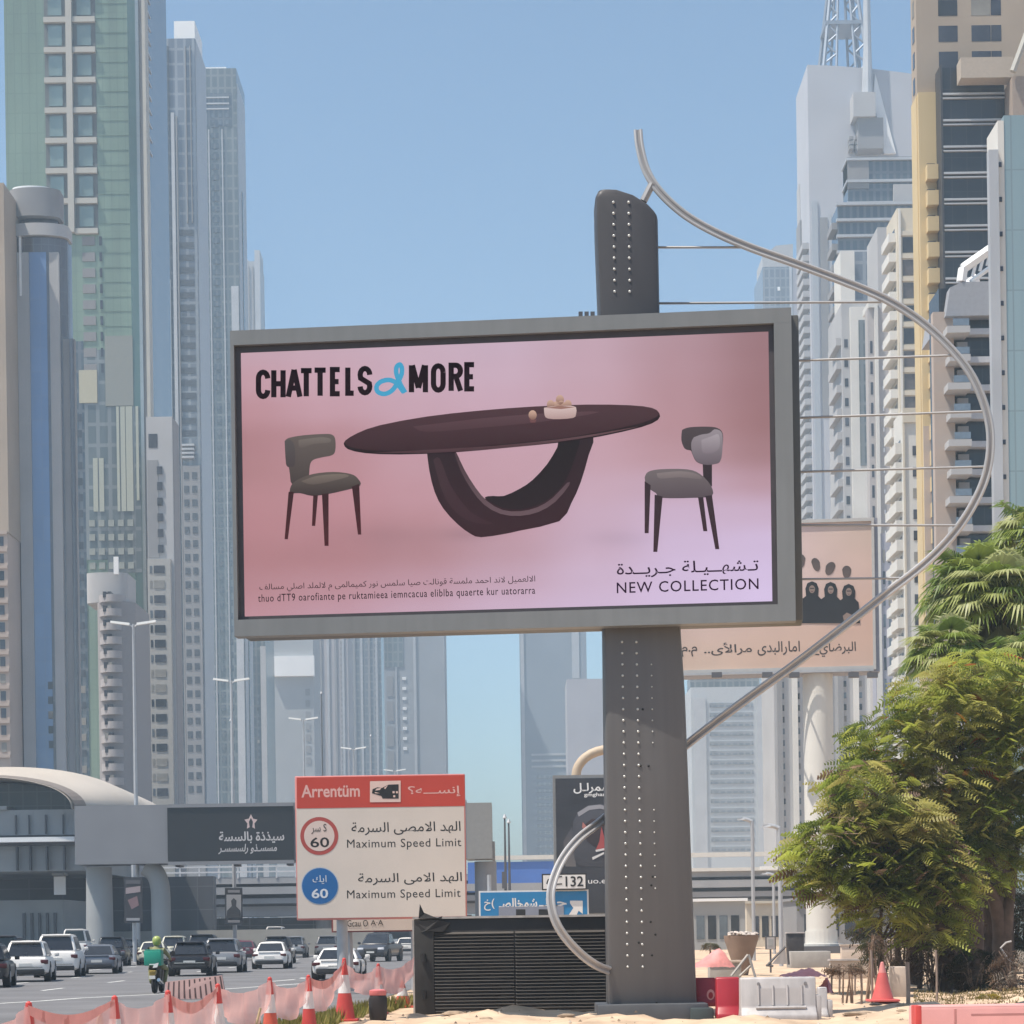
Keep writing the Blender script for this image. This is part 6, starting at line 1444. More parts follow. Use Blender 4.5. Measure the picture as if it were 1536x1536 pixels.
end = pt(622, 1432, 47.3); chain = [pt(-40, 1512, 22.5)] + posts + [end]
netm = bpy.data.materials.new('safety_netting'); netm.use_nodes = True
t = netm.node_tree; b_ = t.nodes['Principled BSDF']; b_.inputs['Base Color'].default_value = (.80, .43, .40, 1); b_.inputs['Roughness'].default_value = .7
tr = t.nodes.new('ShaderNodeBsdfTransparent'); ms = t.nodes.new('ShaderNodeMixShader'); t.links.new(tr.outputs[0], ms.inputs[1])
tl = t.nodes.new('ShaderNodeBsdfTranslucent'); tl.inputs[0].default_value = (.82, .46, .43, 1); m2 = t.nodes.new('ShaderNodeMixShader'); m2.inputs[0].default_value = .45
t.links.new(b_.outputs[0], m2.inputs[1]); t.links.new(tl.outputs[0], m2.inputs[2]); t.links.new(m2.outputs[0], ms.inputs[2])
tc = t.nodes.new('ShaderNodeTexCoord'); nz = t.nodes.new('ShaderNodeTexNoise'); nz.inputs['Scale'].default_value = 1.4; t.links.new(tc.outputs['Object'], nz.inputs['Vector'])
mr = t.nodes.new('ShaderNodeMapRange'); mr.inputs[1].default_value = .3; mr.inputs[2].default_value = .7; mr.inputs[3].default_value = .55; mr.inputs[4].default_value = .95
t.links.new(nz.outputs[0], mr.inputs[0]); t.links.new(mr.outputs[0], ms.inputs[0]); t.links.new(ms.outputs[0], t.nodes['Material Output'].inputs[0])
MATS['safety_netting'] = netm
rn = random.Random(5)
NL = ['netting span at bottom left corner', 'netting span between the two cones at bottom left', 'netting span in front of the motorcycle rider', 'folded netting span below the striped board', 'netting span right of the striped board', 'netting span between the orange cone and the speed sign cones', 'netting span left of the taller dark red cone', 'netting span between the taller dark red cone and the black bin', 'netting span touching the dark ribbed container']
for i in range(len(chain) - 1):
    a_, c_ = chain[i], chain[i + 1]; q = MB(); nn, mm = 18, 7; vs = []
    per = Vector((c_.y - a_.y, a_.x - c_.x, 0)).normalized()
    ph = rn.uniform(0, 6)
    for k in range(nn + 1):
        s = k / nn; p = a_.lerp(c_, s); sag = .20 * math.sin(math.pi * s) * (1 + .3 * math.sin(ph))
        for j in range(mm + 1):
            f = j / mm
            drop = f * ((.60 if i < 4 else .46) + .07 * math.sin(ph + 5 * s))
            off = .05 * math.sin(9 * s + 4 * f + ph) * f + .03 * math.sin(23 * s + ph)
            vs.append(p + Vector((0, 0, -.03 - sag - drop)) + per * off + Vector((0, -.17, 0)) * .6)
    q.add(vs, [(k * (mm + 1) + j, (k + 1) * (mm + 1) + j, (k + 1) * (mm + 1) + j + 1, k * (mm + 1) + j + 1) for k in range(nn) for j in range(mm)])
    o = q.build('safety_netting', netm, smooth=True, angle=80); tag(o, 'pink ' + NL[i], 'netting', 'pink netting between the cones')
    if i in (1, 3, 6):
        q = MB(); vs = []
        for k in range(nn + 1):
            s = k / nn; p = a_.lerp(c_, s); sag = .20 * math.sin(math.pi * s) * (1 + .3 * math.sin(ph))
            for j in (0, 1): vs.append(p + Vector((0, -.12, -.02 - sag - j * (.10 + .05 * math.sin(4 * s)))) + per * .02)
        q.add(vs, [(2 * k, 2 * k + 2, 2 * k + 3, 2 * k + 1) for k in range(nn)])
        h_ = q.build('hem', mat('netting_hem', (.74, .33, .31), .7, var=.12, scale=3), o, smooth=True, angle=80)
# black bin, stakes, striped board
x = pt(567, 1510, 44).x; t_ = thing('waste_bin', 'black round bin with pink rim at right end of the netting', 'bin', (x, 44, 0))
MB().lathe([(.15, -.05), (.18, .1), (.185, .42), (.16, .5)], (x, 44, 0), 18).build('body', mat('bin_black', (.018, .013, .013), .6, var=.1), t_, smooth=True, angle=35); MB().lathe([(.165, .501), (.175, .53), (.17, .60), (.1, .62)], (x, 44, 0), 18).build('rim', pinkt, t_, smooth=True, angle=35)
wood = mat('stake_wood', (.46, .37, .23), .85, var=.2, scale=6)
for px, d, h, lean, lab in ((137, 26.5, .78, .10, 'leaning wooden stake between the two left cones'), (382, 33, .62, .09, 'leaning pale wooden stake left of the orange cone'), (155, 28, .8, -.04, 'short brown stake beside the red topped cone')):
    x = pt(px, 1520, d).x; z = ground_z(x, d); tag(MB().tube([(x - lean, d, z - .05), (x + lean, d, z + h)], .022, 6).build('wooden_stake', wood), lab, 'stake')
D = 60; P_ = Plane((pt(290, 1490, D).x, D, 0)); t_ = thing('striped_board', 'pink and dark brown striped barrier board behind the netting', 'barrier board', (P_.o.x, D, 0))
a0, a1 = P_.hit(246, 1490)[0], P_.hit(338, 1490)[0]; zb_, zt_ = .04, P_.hit(290, 1468)[1]
q = MB(); q.hexa([P_.w(a0, zb_, .0), P_.w(a1, zb_, 0), P_.w(a1, zb_, -.3), P_.w(a0, zb_, -.3), P_.w(a0 + .03, zt_ - .08, -.1), P_.w(a1 - .10, zt_ + .08, -.1), P_.w(a1 - .10, zt_ + .08, -.2), P_.w(a0 + .03, zt_ - .08, -.2)]); q.build('board', mat('board_pink', (.46, .29, .27), .7, var=.1, scale=2), t_)
q = MB()
for k in range(11):
    s = (k + .5) / 11; s1 = s + .028
    def bp_(s_, tt): b0_ = P_.w(a0 + (a1 - a0) * s_, zb_ + .03, .006); t0_ = P_.w(a0 + .03 + (a1 - a0 - .13) * s_, zt_ - .10 + .16 * s_, -.094); return b0_.lerp(t0_, tt)
    q.add([bp_(s, 0), bp_(s1, 0), bp_(s1, 1), bp_(s, 1)], [(0, 1, 2, 3)])
q.build('stripe', mat('board_stripe', (.07, .035, .035), .7, var=.1), t_)

# ================================================================== RIGHT FOREGROUND
wplm = mat('barrier_white', (.42, .40, .40), .45, var=.12, scale=2, streak=.2); rplm = mat('barrier_red', (.34, .018, .03), .4, var=.08, scale=2)
def jersey(label, pl, pr, ytop, d, col, ribs, flip=0, stack=0.0):
    P_ = Plane((pt((pl + pr) / 2, 1500, d).x, d, 0)); t = thing('water_barrier', label, 'barrier', (P_.o.x, d, 0), 'plastic water barriers')
    a0, a1 = P_.hit(pl, 1500)[0], P_.hit(pr, 1500)[0]; zt = P_.hit((pl + pr) / 2, ytop)[1]; zb = stack - .06
    hgt = zt - zb
    prof = [(-.30, 0), (.30, 0), (.30, .16 * hgt), (.17, .34 * hgt), (.12, .96 * hgt), (.10, hgt), (-.10, hgt), (-.12, .96 * hgt), (-.17, .34 * hgt), (-.30, .16 * hgt)]
    q = MB(); q.loft([[P_.w(a, zb + z, -.3 + (c if True else 0)) for c, z in prof] for a in (a0, a1)]); q.build('shell', col, t, bevel=.03)
    if ribs:
        m = mat('barrier_recess', (.42, .40, .40), .5, var=.05)
        q = MB(); L = a1 - a0
        for k in range(3): s0 = a0 + L * (.26 + .19 * k); q.add([P_.w(s0, zb + hgt * .36, -.124), P_.w(s0 + L * .165, zb + hgt * .36, -.124), P_.w(s0 + L * .165, zb + hgt * .80, -.168), P_.w(s0, zb + hgt * .80, -.168)], [(0, 1, 2, 3)])
        q.build('recess_panel', m, t)
        q = MB()
        for k in range(4): s0 = a0 + L * (.24 + .19 * k); q.tube([P_.w(s0, zb + hgt * .38, -.12), P_.w(s0, zb + hgt * .82, -.165)], .02, 6)
        q.tube([P_.w(a0 + L * .2, zb + hgt * .33, -.10), P_.w(a1 - L * .14, zb + hgt * .33, -.10)], .035, 6); q.build('rib', wplm, t)
        for s0 in (a0 + L * .24, a1 - L * .14): MB().lathe([(.03, -.01), (.03, .02)], P_.w(s0, zb + hgt * .86, -.16), 10, 'y').build('drain_plug', alu, t)
    q = MB(); q.fbox(P_, a1 + .002, a1 + .10, zb, zb + hgt * .6, -.45, -.15); q.build('end_lug', col, t, bevel=.02); return t
jersey('white ribbed plastic water barrier on the sand right of the column', 1112, 1226, 1466, 41.5, wplm, 1)
jersey('dark red plastic water barrier between the white one and the column', 1076, 1111, 1466, 42.2, rplm, 0)
jb = jersey('dark red plastic barrier with oval emblem, touching the billboard column', 1044, 1075, 1467, 43.6, rplm, 0, stack=.25)
Pj = Plane((0, 43.4, 0)); shape(Pj, [(1066 + 6 * math.cos(g), 1492 + 8 * math.sin(g)) for g in [2 * math.pi * k / 20 for k in range(20)]], .012, mat('emblem_pink', (.62, .30, .28), .5, var=.05), jb, 'oval_emblem'); shape(Pj, [(1066 + 3.4 * math.cos(g), 1493 + 5 * math.sin(g)) for g in [2 * math.pi * k / 20 for k in range(20)]], .016, rplm, jb, 'emblem_centre')
jersey('short white barrier end piece behind right end of the ribbed white barrier', 1229, 1243, 1481, 42.6, wplm, 0)
pinkb2 = mat('barrier_pink', (.70, .34, .32), .5, var=.10, scale=1.5)
t_ = jersey('pink plastic barrier along bottom right corner', 1372, 1640, 1507, 26.5, pinkb2, 0); P_ = Plane((0, 26.35, 0)); 
q = MB(); a0 = P_.hit(1370, 1510)[0]; a1 = P_.hit(1379, 1510)[0]; zt_ = P_.hit(1375, 1508)[1]; q.box(a0, a1, 26.2, 26.5, -.1, zt_); q.build('red_edge', redp, t_, bevel=.01)
q = MB(); a0 = P_.hit(1432, 1510)[0]; q.box(a0, a0 + .02, 26.33, 26.4, -.1, zt_ - .05); q.box(a0 + .2, a0 + 2, 26.33, 26.38, zt_ - .14, zt_ - .11); q.build('seam', mat('barrier_seam', (.45, .2, .19), .6), t_)
cone('orange red cone standing on the sand in front of the beige block', 1324, 47.5, .84, .24, m1=mat('faded_cone_red', (.62, .115, .105), .5, var=.08, scale=3), tip=mat('faded_cone_pink', (.66, .24, .22), .5, var=.08, scale=3), group=None, band=MATS['faded_cone_red'])
def block(name, label, cat, pl, pr, y0, d, m, dep=1.0, zb=-.1, cap=None):
    t = thing(name, label, cat, (pt((pl + pr) / 2, y0, d).x, d, 0)); x0, x1 = pt(pl, y0, d).x, pt(pr, y0, d).x; z = pt((pl + pr) / 2, y0, d).z
    MB().box(x0, x1, d, d + dep, zb, z).build('block', m, t, bevel=.03)
    if cap: MB().box(x0 - .04, x1 + .04, d - .04, d + dep + .04, z + .001, z + .06).build('cap', cap, t)
    return t
bcm = mat('beige_concrete', (.52, .43, .36), .9, var=.12, scale=1.5)
block('concrete_block', 'tall beige concrete block just right of the orange red cone', 'concrete block', 1338, 1362, 1450, 52, bcm, .5)
block('concrete_block', 'low grey concrete block in front of the white pole plinth', 'concrete block', 1186, 1246, 1427, 95, mat('grey_block', (.33, .31, .29), .9, var=.1), 1.5)
block('garden_wall', 'low cream wall with pale top between the white pole and the brown twigs', 'wall', 1246, 1312, 1441, 74, bcm, .4, cap=wplm)
block('garden_wall', 'long low sand wall behind the orange red cone', 'wall', 1262, 1345, 1418, 105, bcm, .4, cap=bcm)
block('concrete_block', 'pale grey slab block lying behind the dark red barrier', 'concrete block', 1064, 1112, 1444, 62, mat('grey_block', (0,) * 3), .6, cap=bcm)
block('utility_cabinet', 'black utility cabinet with a pale top edge left of the white pole', 'cabinet', 1181, 1206, 1400, 108, mat('cabinet_black', (.03, .027, .03), .6, var=.1), .6, cap=wplm)
# dry planter funnel
x = pt(1112, 1420, 80).x; t_ = thing('planter', 'brown tapering planter with pale stones on top, right of the column', 'planter', (x, 80, 0))
MB().lathe([(.22, 0), (.3, .35), (.62, 1.35), (.64, 1.5)], (x, 80, .0), 20).build('pot', mat('brown_pot', (.24, .17, .13), .8, var=.12, scale=2), t_, smooth=True, angle=35)
q = MB(); rq = random.Random(9)
for k in range(40):
    a_ = rq.uniform(0, 6.3); r_ = .62 * math.sqrt(rq.random()); s = rq.uniform(.06, .12); q.lathe([(s * .3, -s * .5), (s, 0), (s * .4, s * .6)], (x + r_ * math.cos(a_), 80 + r_ * math.sin(a_), 1.55 + rq.uniform(-.04, .06)), 6)
q.build('stone_fill', mat('pale_stone', (.5, .44, .4), .9, var=.3, scale=6), t_)
# small framed notice, trestles, chair frame
P_ = Plane((pt(1156, 1414, 85).x, 85, 0)); t_ = thing('notice_frame', 'small white framed notice with dark edge, left of the lamp with two heads', 'sign', (P_.o.x, 85, 0))
a0, zt_ = P_.hit(1148, 1404.5); a1, zb_ = P_.hit(1164, 1424); MB().fbox(P_, a0, a1, zb_, zt_, -.08, 0).build('edge', alud, t_); MB().fbox(P_, a0 + .05, a1 - .05, zb_ + .02, zt_ - .04, .002, .02).build('frame', wplm, t_); MB().fbox(P_, a0 + .11, a1 - .11, zb_ + .12, zt_ - .11, .021, .03).build('panel', palec, t_); MB().tube([(P_.o.x, 85.1, -.05), (P_.o.x, 85.1, zb_ + .1)], .04, 6).build('post', alud, t_)
def trestle(label, pts, d, m):
    c_ = mean(*[pt(p[0], p[1], d).x for s in pts for p in s]); t = thing('trestle', label, 'trestle', (c_, d, 0))
    for s in pts: MB().tube([pt(p[0], p[1], d + (p[2] if len(p) > 2 else 0)) for p in s], .03, 6).build('leg', m, t)
trestle('pale metal trestle with crossed legs leaning over the dark red barrier', [[(1097, 1464), (1122, 1432)], [(1110, 1464, .4), (1126, 1449, .3)], [(1123, 1432), (1133, 1466)]], 47, mat('trestle_steel', (.5, .46, .42), .5, var=.1))
trestle('dark folding trestle with a pale triangular side behind the white ribbed barrier', [[(1152, 1447), (1178, 1420)], [(1181, 1420), (1183, 1447)], [(1149, 1448), (1160, 1449)]], 52, alud)
q = MB(); vs = [pt(1158, 1446, 52.1), pt(1178, 1421, 52.1), pt(1180, 1446, 52.1)]; q.prism(vs, (0, 1, 0), .04); tag(q.build('triangular_board', wplm), 'white triangular board set in the dark folding trestle', 'board')
trestle('white bent metal chair frame under the trees', [[(1517, 1412), (1509, 1414), (1501, 1422), (1508, 1433), (1516, 1443)]], 58, wplm)
# loose red netting heaps on the ground
for (pl, pr, y0, y1, d, lab) in ((1040, 1100, 1424, 1452, 60, 'faded red netting heap behind the column'), (1172, 1236, 1454, 1466, 46, 'pink netting strip drooping over the white barrier'), (1228, 1246, 1466, 1490, 46, 'pale pink sheet hanging behind the barrier end piece')):
    q = MB(); x0, x1 = pt(pl, y0, d).x, pt(pr, y0, d).x; z1 = pt(pl, y0, d).z; z0 = max(pt(pl, y1, d).z, .02); vs = []; nn, mm = 14, 6; r5 = random.Random(pl)
    for i in range(nn + 1):
        for j in range(mm + 1):
            s, f = i / nn, j / mm; h = (1 - abs(2 * s - 1) ** 3) * (.75 + .25 * math.sin(7 * s + pl))
            vs.append((x0 + (x1 - x0) * s, d + 1.0 * (f - .5) + r5.uniform(-.04, .04), z0 + (z1 - z0) * h * math.sin(math.pi * f) ** .6 + r5.uniform(0, .04)))
    q.add(vs, [(i * (mm + 1) + j, (i + 1) * (mm + 1) + j, (i + 1) * (mm + 1) + j + 1, i * (mm + 1) + j + 1) for i in range(nn) for j in range(mm)])
    tag(q.build('netting_heap', mat('faded_netting', (.60, .24, .23), .8, var=.25, scale=3), smooth=True, angle=60), lab, 'netting')
# thin poles in the sand
polem = mat('thin_pole', (.26, .20, .165), .8, var=.2, scale=5)
for k, (px, yt, yb, lab) in enumerate(((1247, 1447, 1489, 'thin brown pole nearest the barrier end piece, holding the twig bundle'), (1259, 1446, 1492, 'second thin brown pole from the white barrier, under the twig bundle'), (1282, 1446, 1494, 'thin brown pole at right end of the twig bundle'), (1292, 1456, 1506, 'short thin pole standing clear between the twig bundle and the cone'), (1308, 1425, 1510, 'tall thin pole just left of the orange red cone'), (1336, 1458, 1490, 'short dark stick between the cone and the beige block'), (1362, 1443, 1516, 'dark thick stake at right side of the beige block'), (1405, 1425, 1507, 'slim leafy sapling stake in front of the dark trunks'))):
    d = dist_of(px, yb); x = gp(px, yb).x; z = pt(px, yt, d).z
    tag(MB().tube([(x, d, -.1), (x + .015, d, z * .5), (x, d, z)], .028 if k != 6 else .045, 6).build('thin_pole', polem), lab, 'pole', 'poles stuck in the sand')
for k in range(26):
    pass
# scattered stones and debris on the sand
r6 = random.Random(21)
stm = mat('sand_stone', (.30, .22, .155), .95, var=.35, scale=7, bump=.4)
for k, (px, py, s) in enumerate(((1298, 1521, .10), (1313, 1516, .09), (1354, 1517, .12), (1283, 1527, .15), (1352, 1527, .07), (1290, 1496, .06), (680, 1527, .16), (730, 1531, .10), (560, 1528, .13), (506, 1526, .12), (1085, 1531, .08), (850, 1532, .12))):
    p = gp(px, py); q = MB(); rg_ = []
    for (f, zz) in ((.55, -.1), (1, .12), (.85, .38), (.4, .55)):
        rg_.append([(p.x + 1.5 * s * f * math.cos(a_) * r6.uniform(.8, 1.2), p.y + s * f * math.sin(a_) * r6.uniform(.8, 1.2), ground_z(p.x, p.y) + s * zz) for a_ in [2 * math.pi * i / 9 for i in range(9)]])
    q.loft(rg_); where = ['left of the orange red cone foot', 'at the orange red cone foot', 'below the beige block', 'at bottom edge right of the white barrier', 'by the pink barrier corner', 'between the thin poles', 'in front of the ribbed container', 'in front of the ribbed container middle', 'beside the black bin', 'at foot of the taller dark red cone', 'beside the column base block', 'near the column base flange'][k]
    tag(q.build('stone', stm, smooth=True, angle=50), 'small brown stone on the sand ' + where, 'stone', 'stones on the sand')

# ================================================================== TREES AND PLANTS
bark = mat('bark', (.115, .078, .06), .95, var=.35, scale=3, bump=.6, bscale=14); barkd = mat('dark_bark', (.07, .045, .036), .95, var=.35, scale=3, bump=.6, bscale=14)
leafm = attr_mat('leaf_feather', .5, .55, .35); palmm = attr_mat('leaf_palm', .45, .45, .4)
GREENS = [(.28, .33, .055), (.34, .38, .07), (.20, .25, .045), (.40, .42, .09), (.14, .18, .035), (.44, .43, .12), (.36, .33, .10)]
def jitter(c, r_, a=.18): k = 1 + r_.uniform(-a, a); return tuple(v * k for v in c)
def sprays(lobes, d, depth, n, r_, pal, size=.55, leaflets=7, orange=0.0, bare=0.0):
    q = MB(); vs, fs, cs = q.v, q.f, q.c
    tot = sum(l[2] * l[3] for l in lobes)
    for (px, py, rx, ry) in lobes:
        c0 = pt(px, py, d); RX, RY = rx / F * d, ry / F * d; RD = depth * (.5 + .5 * rx / 100)
        clump = [(r_.uniform(-1, 1), r_.uniform(-1, 1), r_.uniform(-1, 1), r_.choice(pal)) for _ in range(9)]
        for _ in range(int(n * rx * ry / tot)):
            while 1:
                u = Vector((r_.uniform(-1, 1), r_.uniform(-1, 1), r_.uniform(-1, 1)))
                if .6 < u.length < 1: break
            u *= r_.uniform(.85, 1.08)
            p = c0 + Vector((u.x * RX, u.y * RD, u.z * RY))
            bc = min(clump, key=lambda k: (k[0] - u.x) ** 2 + (k[1] - u.y) ** 2 + (k[2] - u.z) ** 2)[3]
            if r_.random() < orange and u.z > -.2: bc = r_.choice([(.42, .12, .02), (.36, .16, .03), (.3, .1, .03)])
            if r_.random() < bare: bc = r_.choice([(.20, .12, .08), (.26, .17, .11), (.16, .1, .07)])
            az = math.atan2(u.y, u.x) + r_.uniform(-.9, .9); L = size * r_.uniform(.6, 1.25)
            dr = Vector((math.cos(az), math.sin(az), r_.uniform(-.15, .4))).normalized(); sd_ = Vector((-math.sin(az), math.cos(az), r_.uniform(-1.0, 1.0))).normalized()
            droop = r_.uniform(.25, .8); col = jitter(bc, r_)
            for k in range(leaflets):
                f0 = (k + .2) / leaflets; w_ = .23 * L * math.sin(math.pi * min(1, f0 * .85 + .15)) + .03
                b0_ = p + dr * L * f0 - Vector((0, 0, droop * L * f0 * f0)); st_ = dr * (L * .085)
                for s in (-1, 1):
                    tip = b0_ + sd_ * s * w_ + dr * w_ * .45 - Vector((0, 0, .25 * w_)); o = len(vs)
                    vs.extend((tuple(b0_), tuple(b0_ + st_), tuple(tip + st_ * .5), tuple(tip - st_ * .3))); fs.append((o, o + 1, o + 2, o + 3)); cs.append(col); q.mi.append(0)
    return q
def limb(q, P, r0, r1): n = len(P); q.tube(crom(P, 3), [r0 + (r1 - r0) * i / (3 * (n - 1)) for i in range(3 * (n - 1) + 1)], 9)
rt = random.Random(11)
def tree(label, d, trunkpx, basey, lobes, n, trunk_m, r0, forks, orange=0.0, depth=1.9, size=.55, bare=0.0):
    b0_ = gp(trunkpx, basey); x = b0_.x * d / b0_.y; t = thing('tree', label, 'tree', (x, d, 0))
    q = MB()
    for path_ in forks:
        limb(q, [(x + .0, d, -.2)] + [pt(p[0], p[1], d + p[2]) for p in path_], r0, .06)
    q.build('trunk', trunk_m, t, smooth=True, angle=60)
    sprays(lobes, d, depth, n, rt, GREENS, size, 7, orange, bare).build('crown', leafm, t)
    return t
tree('broad feathery green tree with orange blossom overhanging the sand at right', 62, 1505, 1482, [(1440, 1075, 80, 60), (1360, 1120, 62, 52), (1500, 1140, 62, 70), (1420, 1180, 80, 60), (1330, 1190, 70, 55), (1480, 1225, 70, 55), (1400, 1260, 75, 55), (1535, 1240, 50, 60), (1560, 1120, 60, 80), (1395, 1050, 55, 45), (1465, 1010, 60, 40), (1530, 1060, 55, 60), (1325, 1115, 60, 48), (1285, 1185, 52, 42), (1375, 1225, 62, 50), (1470, 1300, 60, 45)], 6200, bark, .30, [[(1503, 1420, 0), (1497, 1370, 0), (1480, 1330, -.2), (1440, 1310, -.5), (1400, 1260, -.5)], [(1506, 1420, 0), (1512, 1360, 0), (1520, 1310, .2), (1530, 1240, .3)], [(1502, 1420, 0), (1500, 1360, .1), (1485, 1290, .3), (1450, 1180, .3), (1440, 1090, 0)]], orange=.05)
tree('lower drooping green tree whose branches hang in front of the white pole', 57, 1418, 1478, [(1300, 1225, 58, 40), (1245, 1262, 48, 36), (1205, 1290, 26, 34), (1290, 1300, 62, 42), (1360, 1300, 66, 50), (1330, 1355, 66, 36), (1410, 1340, 50, 45), (1250, 1330, 40, 28), (1400, 1395, 45, 28), (1285, 1165, 34, 28), (1340, 1240, 70, 50), (1390, 1300, 60, 50)], 4300, barkd, .20, [[(1418, 1430, 0), (1412, 1390, 0), (1380, 1340, -.2), (1320, 1290, -.3), (1250, 1270, -.3)], [(1420, 1430, 0), (1424, 1380, 0), (1400, 1320, .2), (1340, 1250, .2)]], bare=.10)
# dry dead branches showing through
q = MB()
for k in range(34):
    a_ = Vector(pt(rt.uniform(1255, 1345), rt.uniform(1225, 1268), rt.uniform(55.5, 56.6))); q.tube([a_, a_ + Vector((rt.uniform(-.5, .1), rt.uniform(-.2, .2), rt.uniform(-.12, .12))), a_ + Vector((rt.uniform(-.9, .2), rt.uniform(-.3, .3), rt.uniform(-.2, .22)))], [.012, .008, .004], 4)
tag(q.build('dead_branch', mat('dead_wood', (.30, .21, .155), .9, var=.2)), 'bundle of dry pinkish dead twigs caught in the drooping green tree', 'branch')

def fan_palm(label, cx_, cy_, d, nfan, R0, trunk_r=.2, skirt=24, seed=1, basey=None):
    r_ = random.Random(seed); c0 = pt(cx_, cy_, d); t = thing('palm_tree', label, 'palm tree', (c0.x, d, 0), 'fan palms at right')
    q = MB(); q.tube([(c0.x, d, -.2), (c0.x, d, .5), (c0.x + .05, d, c0.z * .5), (c0.x, d, c0.z)], [trunk_r * 1.6, trunk_r * 1.15, trunk_r, trunk_r * .9], 14)
    for k in range(60):
        z = .6 + (c0.z - .8) * k / 60; a_ = k * 2.4; q.tube([(c0.x + trunk_r * .9 * math.cos(a_), d + trunk_r * .9 * math.sin(a_), z), (c0.x + trunk_r * 1.25 * math.cos(a_), d + trunk_r * 1.25 * math.sin(a_), z + .14)], [.05, .03], 4)
    q.build('trunk', barkd, t, smooth=True, angle=60)
    q = MB(); vs, fs, cs = q.v, q.f, q.c
    for k in range(nfan + skirt):
        dead = k >= nfan; az = k * 2.39996 + r_.uniform(-.3, .3)
        el = math.asin(1 - 1.25 * (k + .5) / nfan) if not dead else r_.uniform(-1.35, -.75)
        pd = Vector((math.cos(az) * math.cos(el), math.sin(az) * math.cos(el), math.sin(el)))
        PL = R0 * r_.uniform(.65, 1.0) * (.7 if dead else 1); hub = c0 + pd * PL - Vector((0, 0, .1 * PL)); FL = R0 * r_.uniform(.7, .95)
        up = Vector((0, 0, 1)); side = pd.cross(up).normalized() if abs(pd.z) < .98 else Vector((1, 0, 0)); nrm = side.cross(pd).normalized()
        if not dead: fwd = (pd * .75 + nrm * -.15 + Vector((0, 0, -.25))).normalized()
        else: fwd = (Vector((0, 0, -1)) + pd * .25).normalized()
        bc = r_.choice([(.16, .215, .04), (.21, .26, .055), (.11, .16, .035), (.27, .30, .09), (.33, .35, .15)]) if not dead else r_.choice([(.26, .24, .11), (.32, .30, .15), (.16, .14, .06), (.42, .41, .24)])
        q.tube([c0, c0 + pd * PL * .5 + Vector((0, 0, .05)), hub], [.03, .022, .016], 4, col=(.13, .15, .05))
        nb = 26
        for i in range(nb):
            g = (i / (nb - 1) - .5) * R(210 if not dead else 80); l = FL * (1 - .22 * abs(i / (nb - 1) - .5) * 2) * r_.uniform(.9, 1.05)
            dr = (fwd * math.cos(g) + side * math.sin(g)).normalized(); sv = dr.cross(nrm).normalized() * (.030 * R0 + .004)
            m1 = hub + dr * l * .55 + nrm * .04; dp = r_.uniform(.12, .42) * l; tip = hub + dr * l * (.92) - Vector((0, 0, dp)); o = len(vs)
            col = jitter(bc, r_, .15); lt = tuple(min(1, v * 1.25) for v in col)
            vs.extend((tuple(hub - sv * .25), tuple(hub + sv * .25), tuple(m1 + sv), tuple(m1 - sv), tuple(tip)))
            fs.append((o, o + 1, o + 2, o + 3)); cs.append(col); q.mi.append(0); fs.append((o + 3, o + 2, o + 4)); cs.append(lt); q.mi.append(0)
    # tubes above carry one colour per face already
    q.build('crown', palmm, t)
fan_palm('large fan palm with a shaggy skirt of dry fronds at right edge', 1500, 905, 68, 46, 1.45, .24, 40, 3)
fan_palm('full fan palm crown between the taller one and the cream block, over the feathery tree', 1462, 890, 69, 44, 1.35, .22, 24, 12)
fan_palm('taller fan palm half cut off by right edge, above the shaggy one', 1560, 815, 70, 40, 1.35, .22, 14, 4)
fan_palm('smaller fan palm left of the shaggy one, in front of the cream block', 1420, 985, 66, 38, 1.05, .2, 26, 5)
fan_palm('fan palm behind the feathery tree at right edge, lowest of the palms', 1545, 1010, 65, 36, 1.2, .2, 30, 8)
# dark stout trunks, dry shrubs, understorey under the crowns
def stump(label, px, d, r0, ytop, m):
    c_ = pt(px, ytop, d); t = thing('stout_palm', label, 'palm', (c_.x, d, 0)); q = MB(); q.tube([(c_.x, d, -.2), (c_.x, d, .4), (c_.x + .03, d, c_.z * .6), (c_.x, d, c_.z)], [r0 * 1.25, r0 * 1.02, r0, r0 * .95], 18)
    for k in range(26): a_ = k * 2.4; z = .4 + (c_.z - .6) * k / 26; q.tube([(c_.x + r0 * .96 * math.cos(a_), d + r0 * .96 * math.sin(a_), z), (c_.x + r0 * 1.14 * math.cos(a_), d + r0 * 1.14 * math.sin(a_), z + .2)], [.07, .03], 5)
    q.build('trunk', m, t, smooth=True, angle=50)
for px, d, y1, r0, lab in ((1322, 58, 1360, .07, 'slim grey trunk just right of the tall thin pole'), (1348, 60, 1350, .09, 'slim brown trunk rising behind the beige block'), (1385, 59, 1365, .08, 'slim dark trunk between the beige block and the leafy sapling stake'), (1428, 61, 1350, .11, 'slim pale brown trunk left of the stout trunk')):
    c_ = pt(px, y1, d); t = thing('young_tree', lab, 'tree', (c_.x, d, 0)); q = MB(); r9 = random.Random(px)
    limb(q, [(c_.x + r9.uniform(-.2, .2), d, -.1), (c_.x + r9.uniform(-.12, .12), d, c_.z * .4), (c_.x, d, c_.z)], r0, r0 * .6)
    for s in (-1, 1): limb(q, [(c_.x, d, c_.z * .6), (c_.x + s * .35, d + .1 * s, c_.z * .9), (c_.x + s * .8, d + .2 * s, c_.z * 1.15)], r0 * .5, .02)
    q.build('trunk', bark, t, smooth=True, angle=60)
    sprays([(px, y1 - 24, 38, 24)], d, .8, 110, rt, GREENS, .5, 6, 0, .1).build('crown', leafm, t)
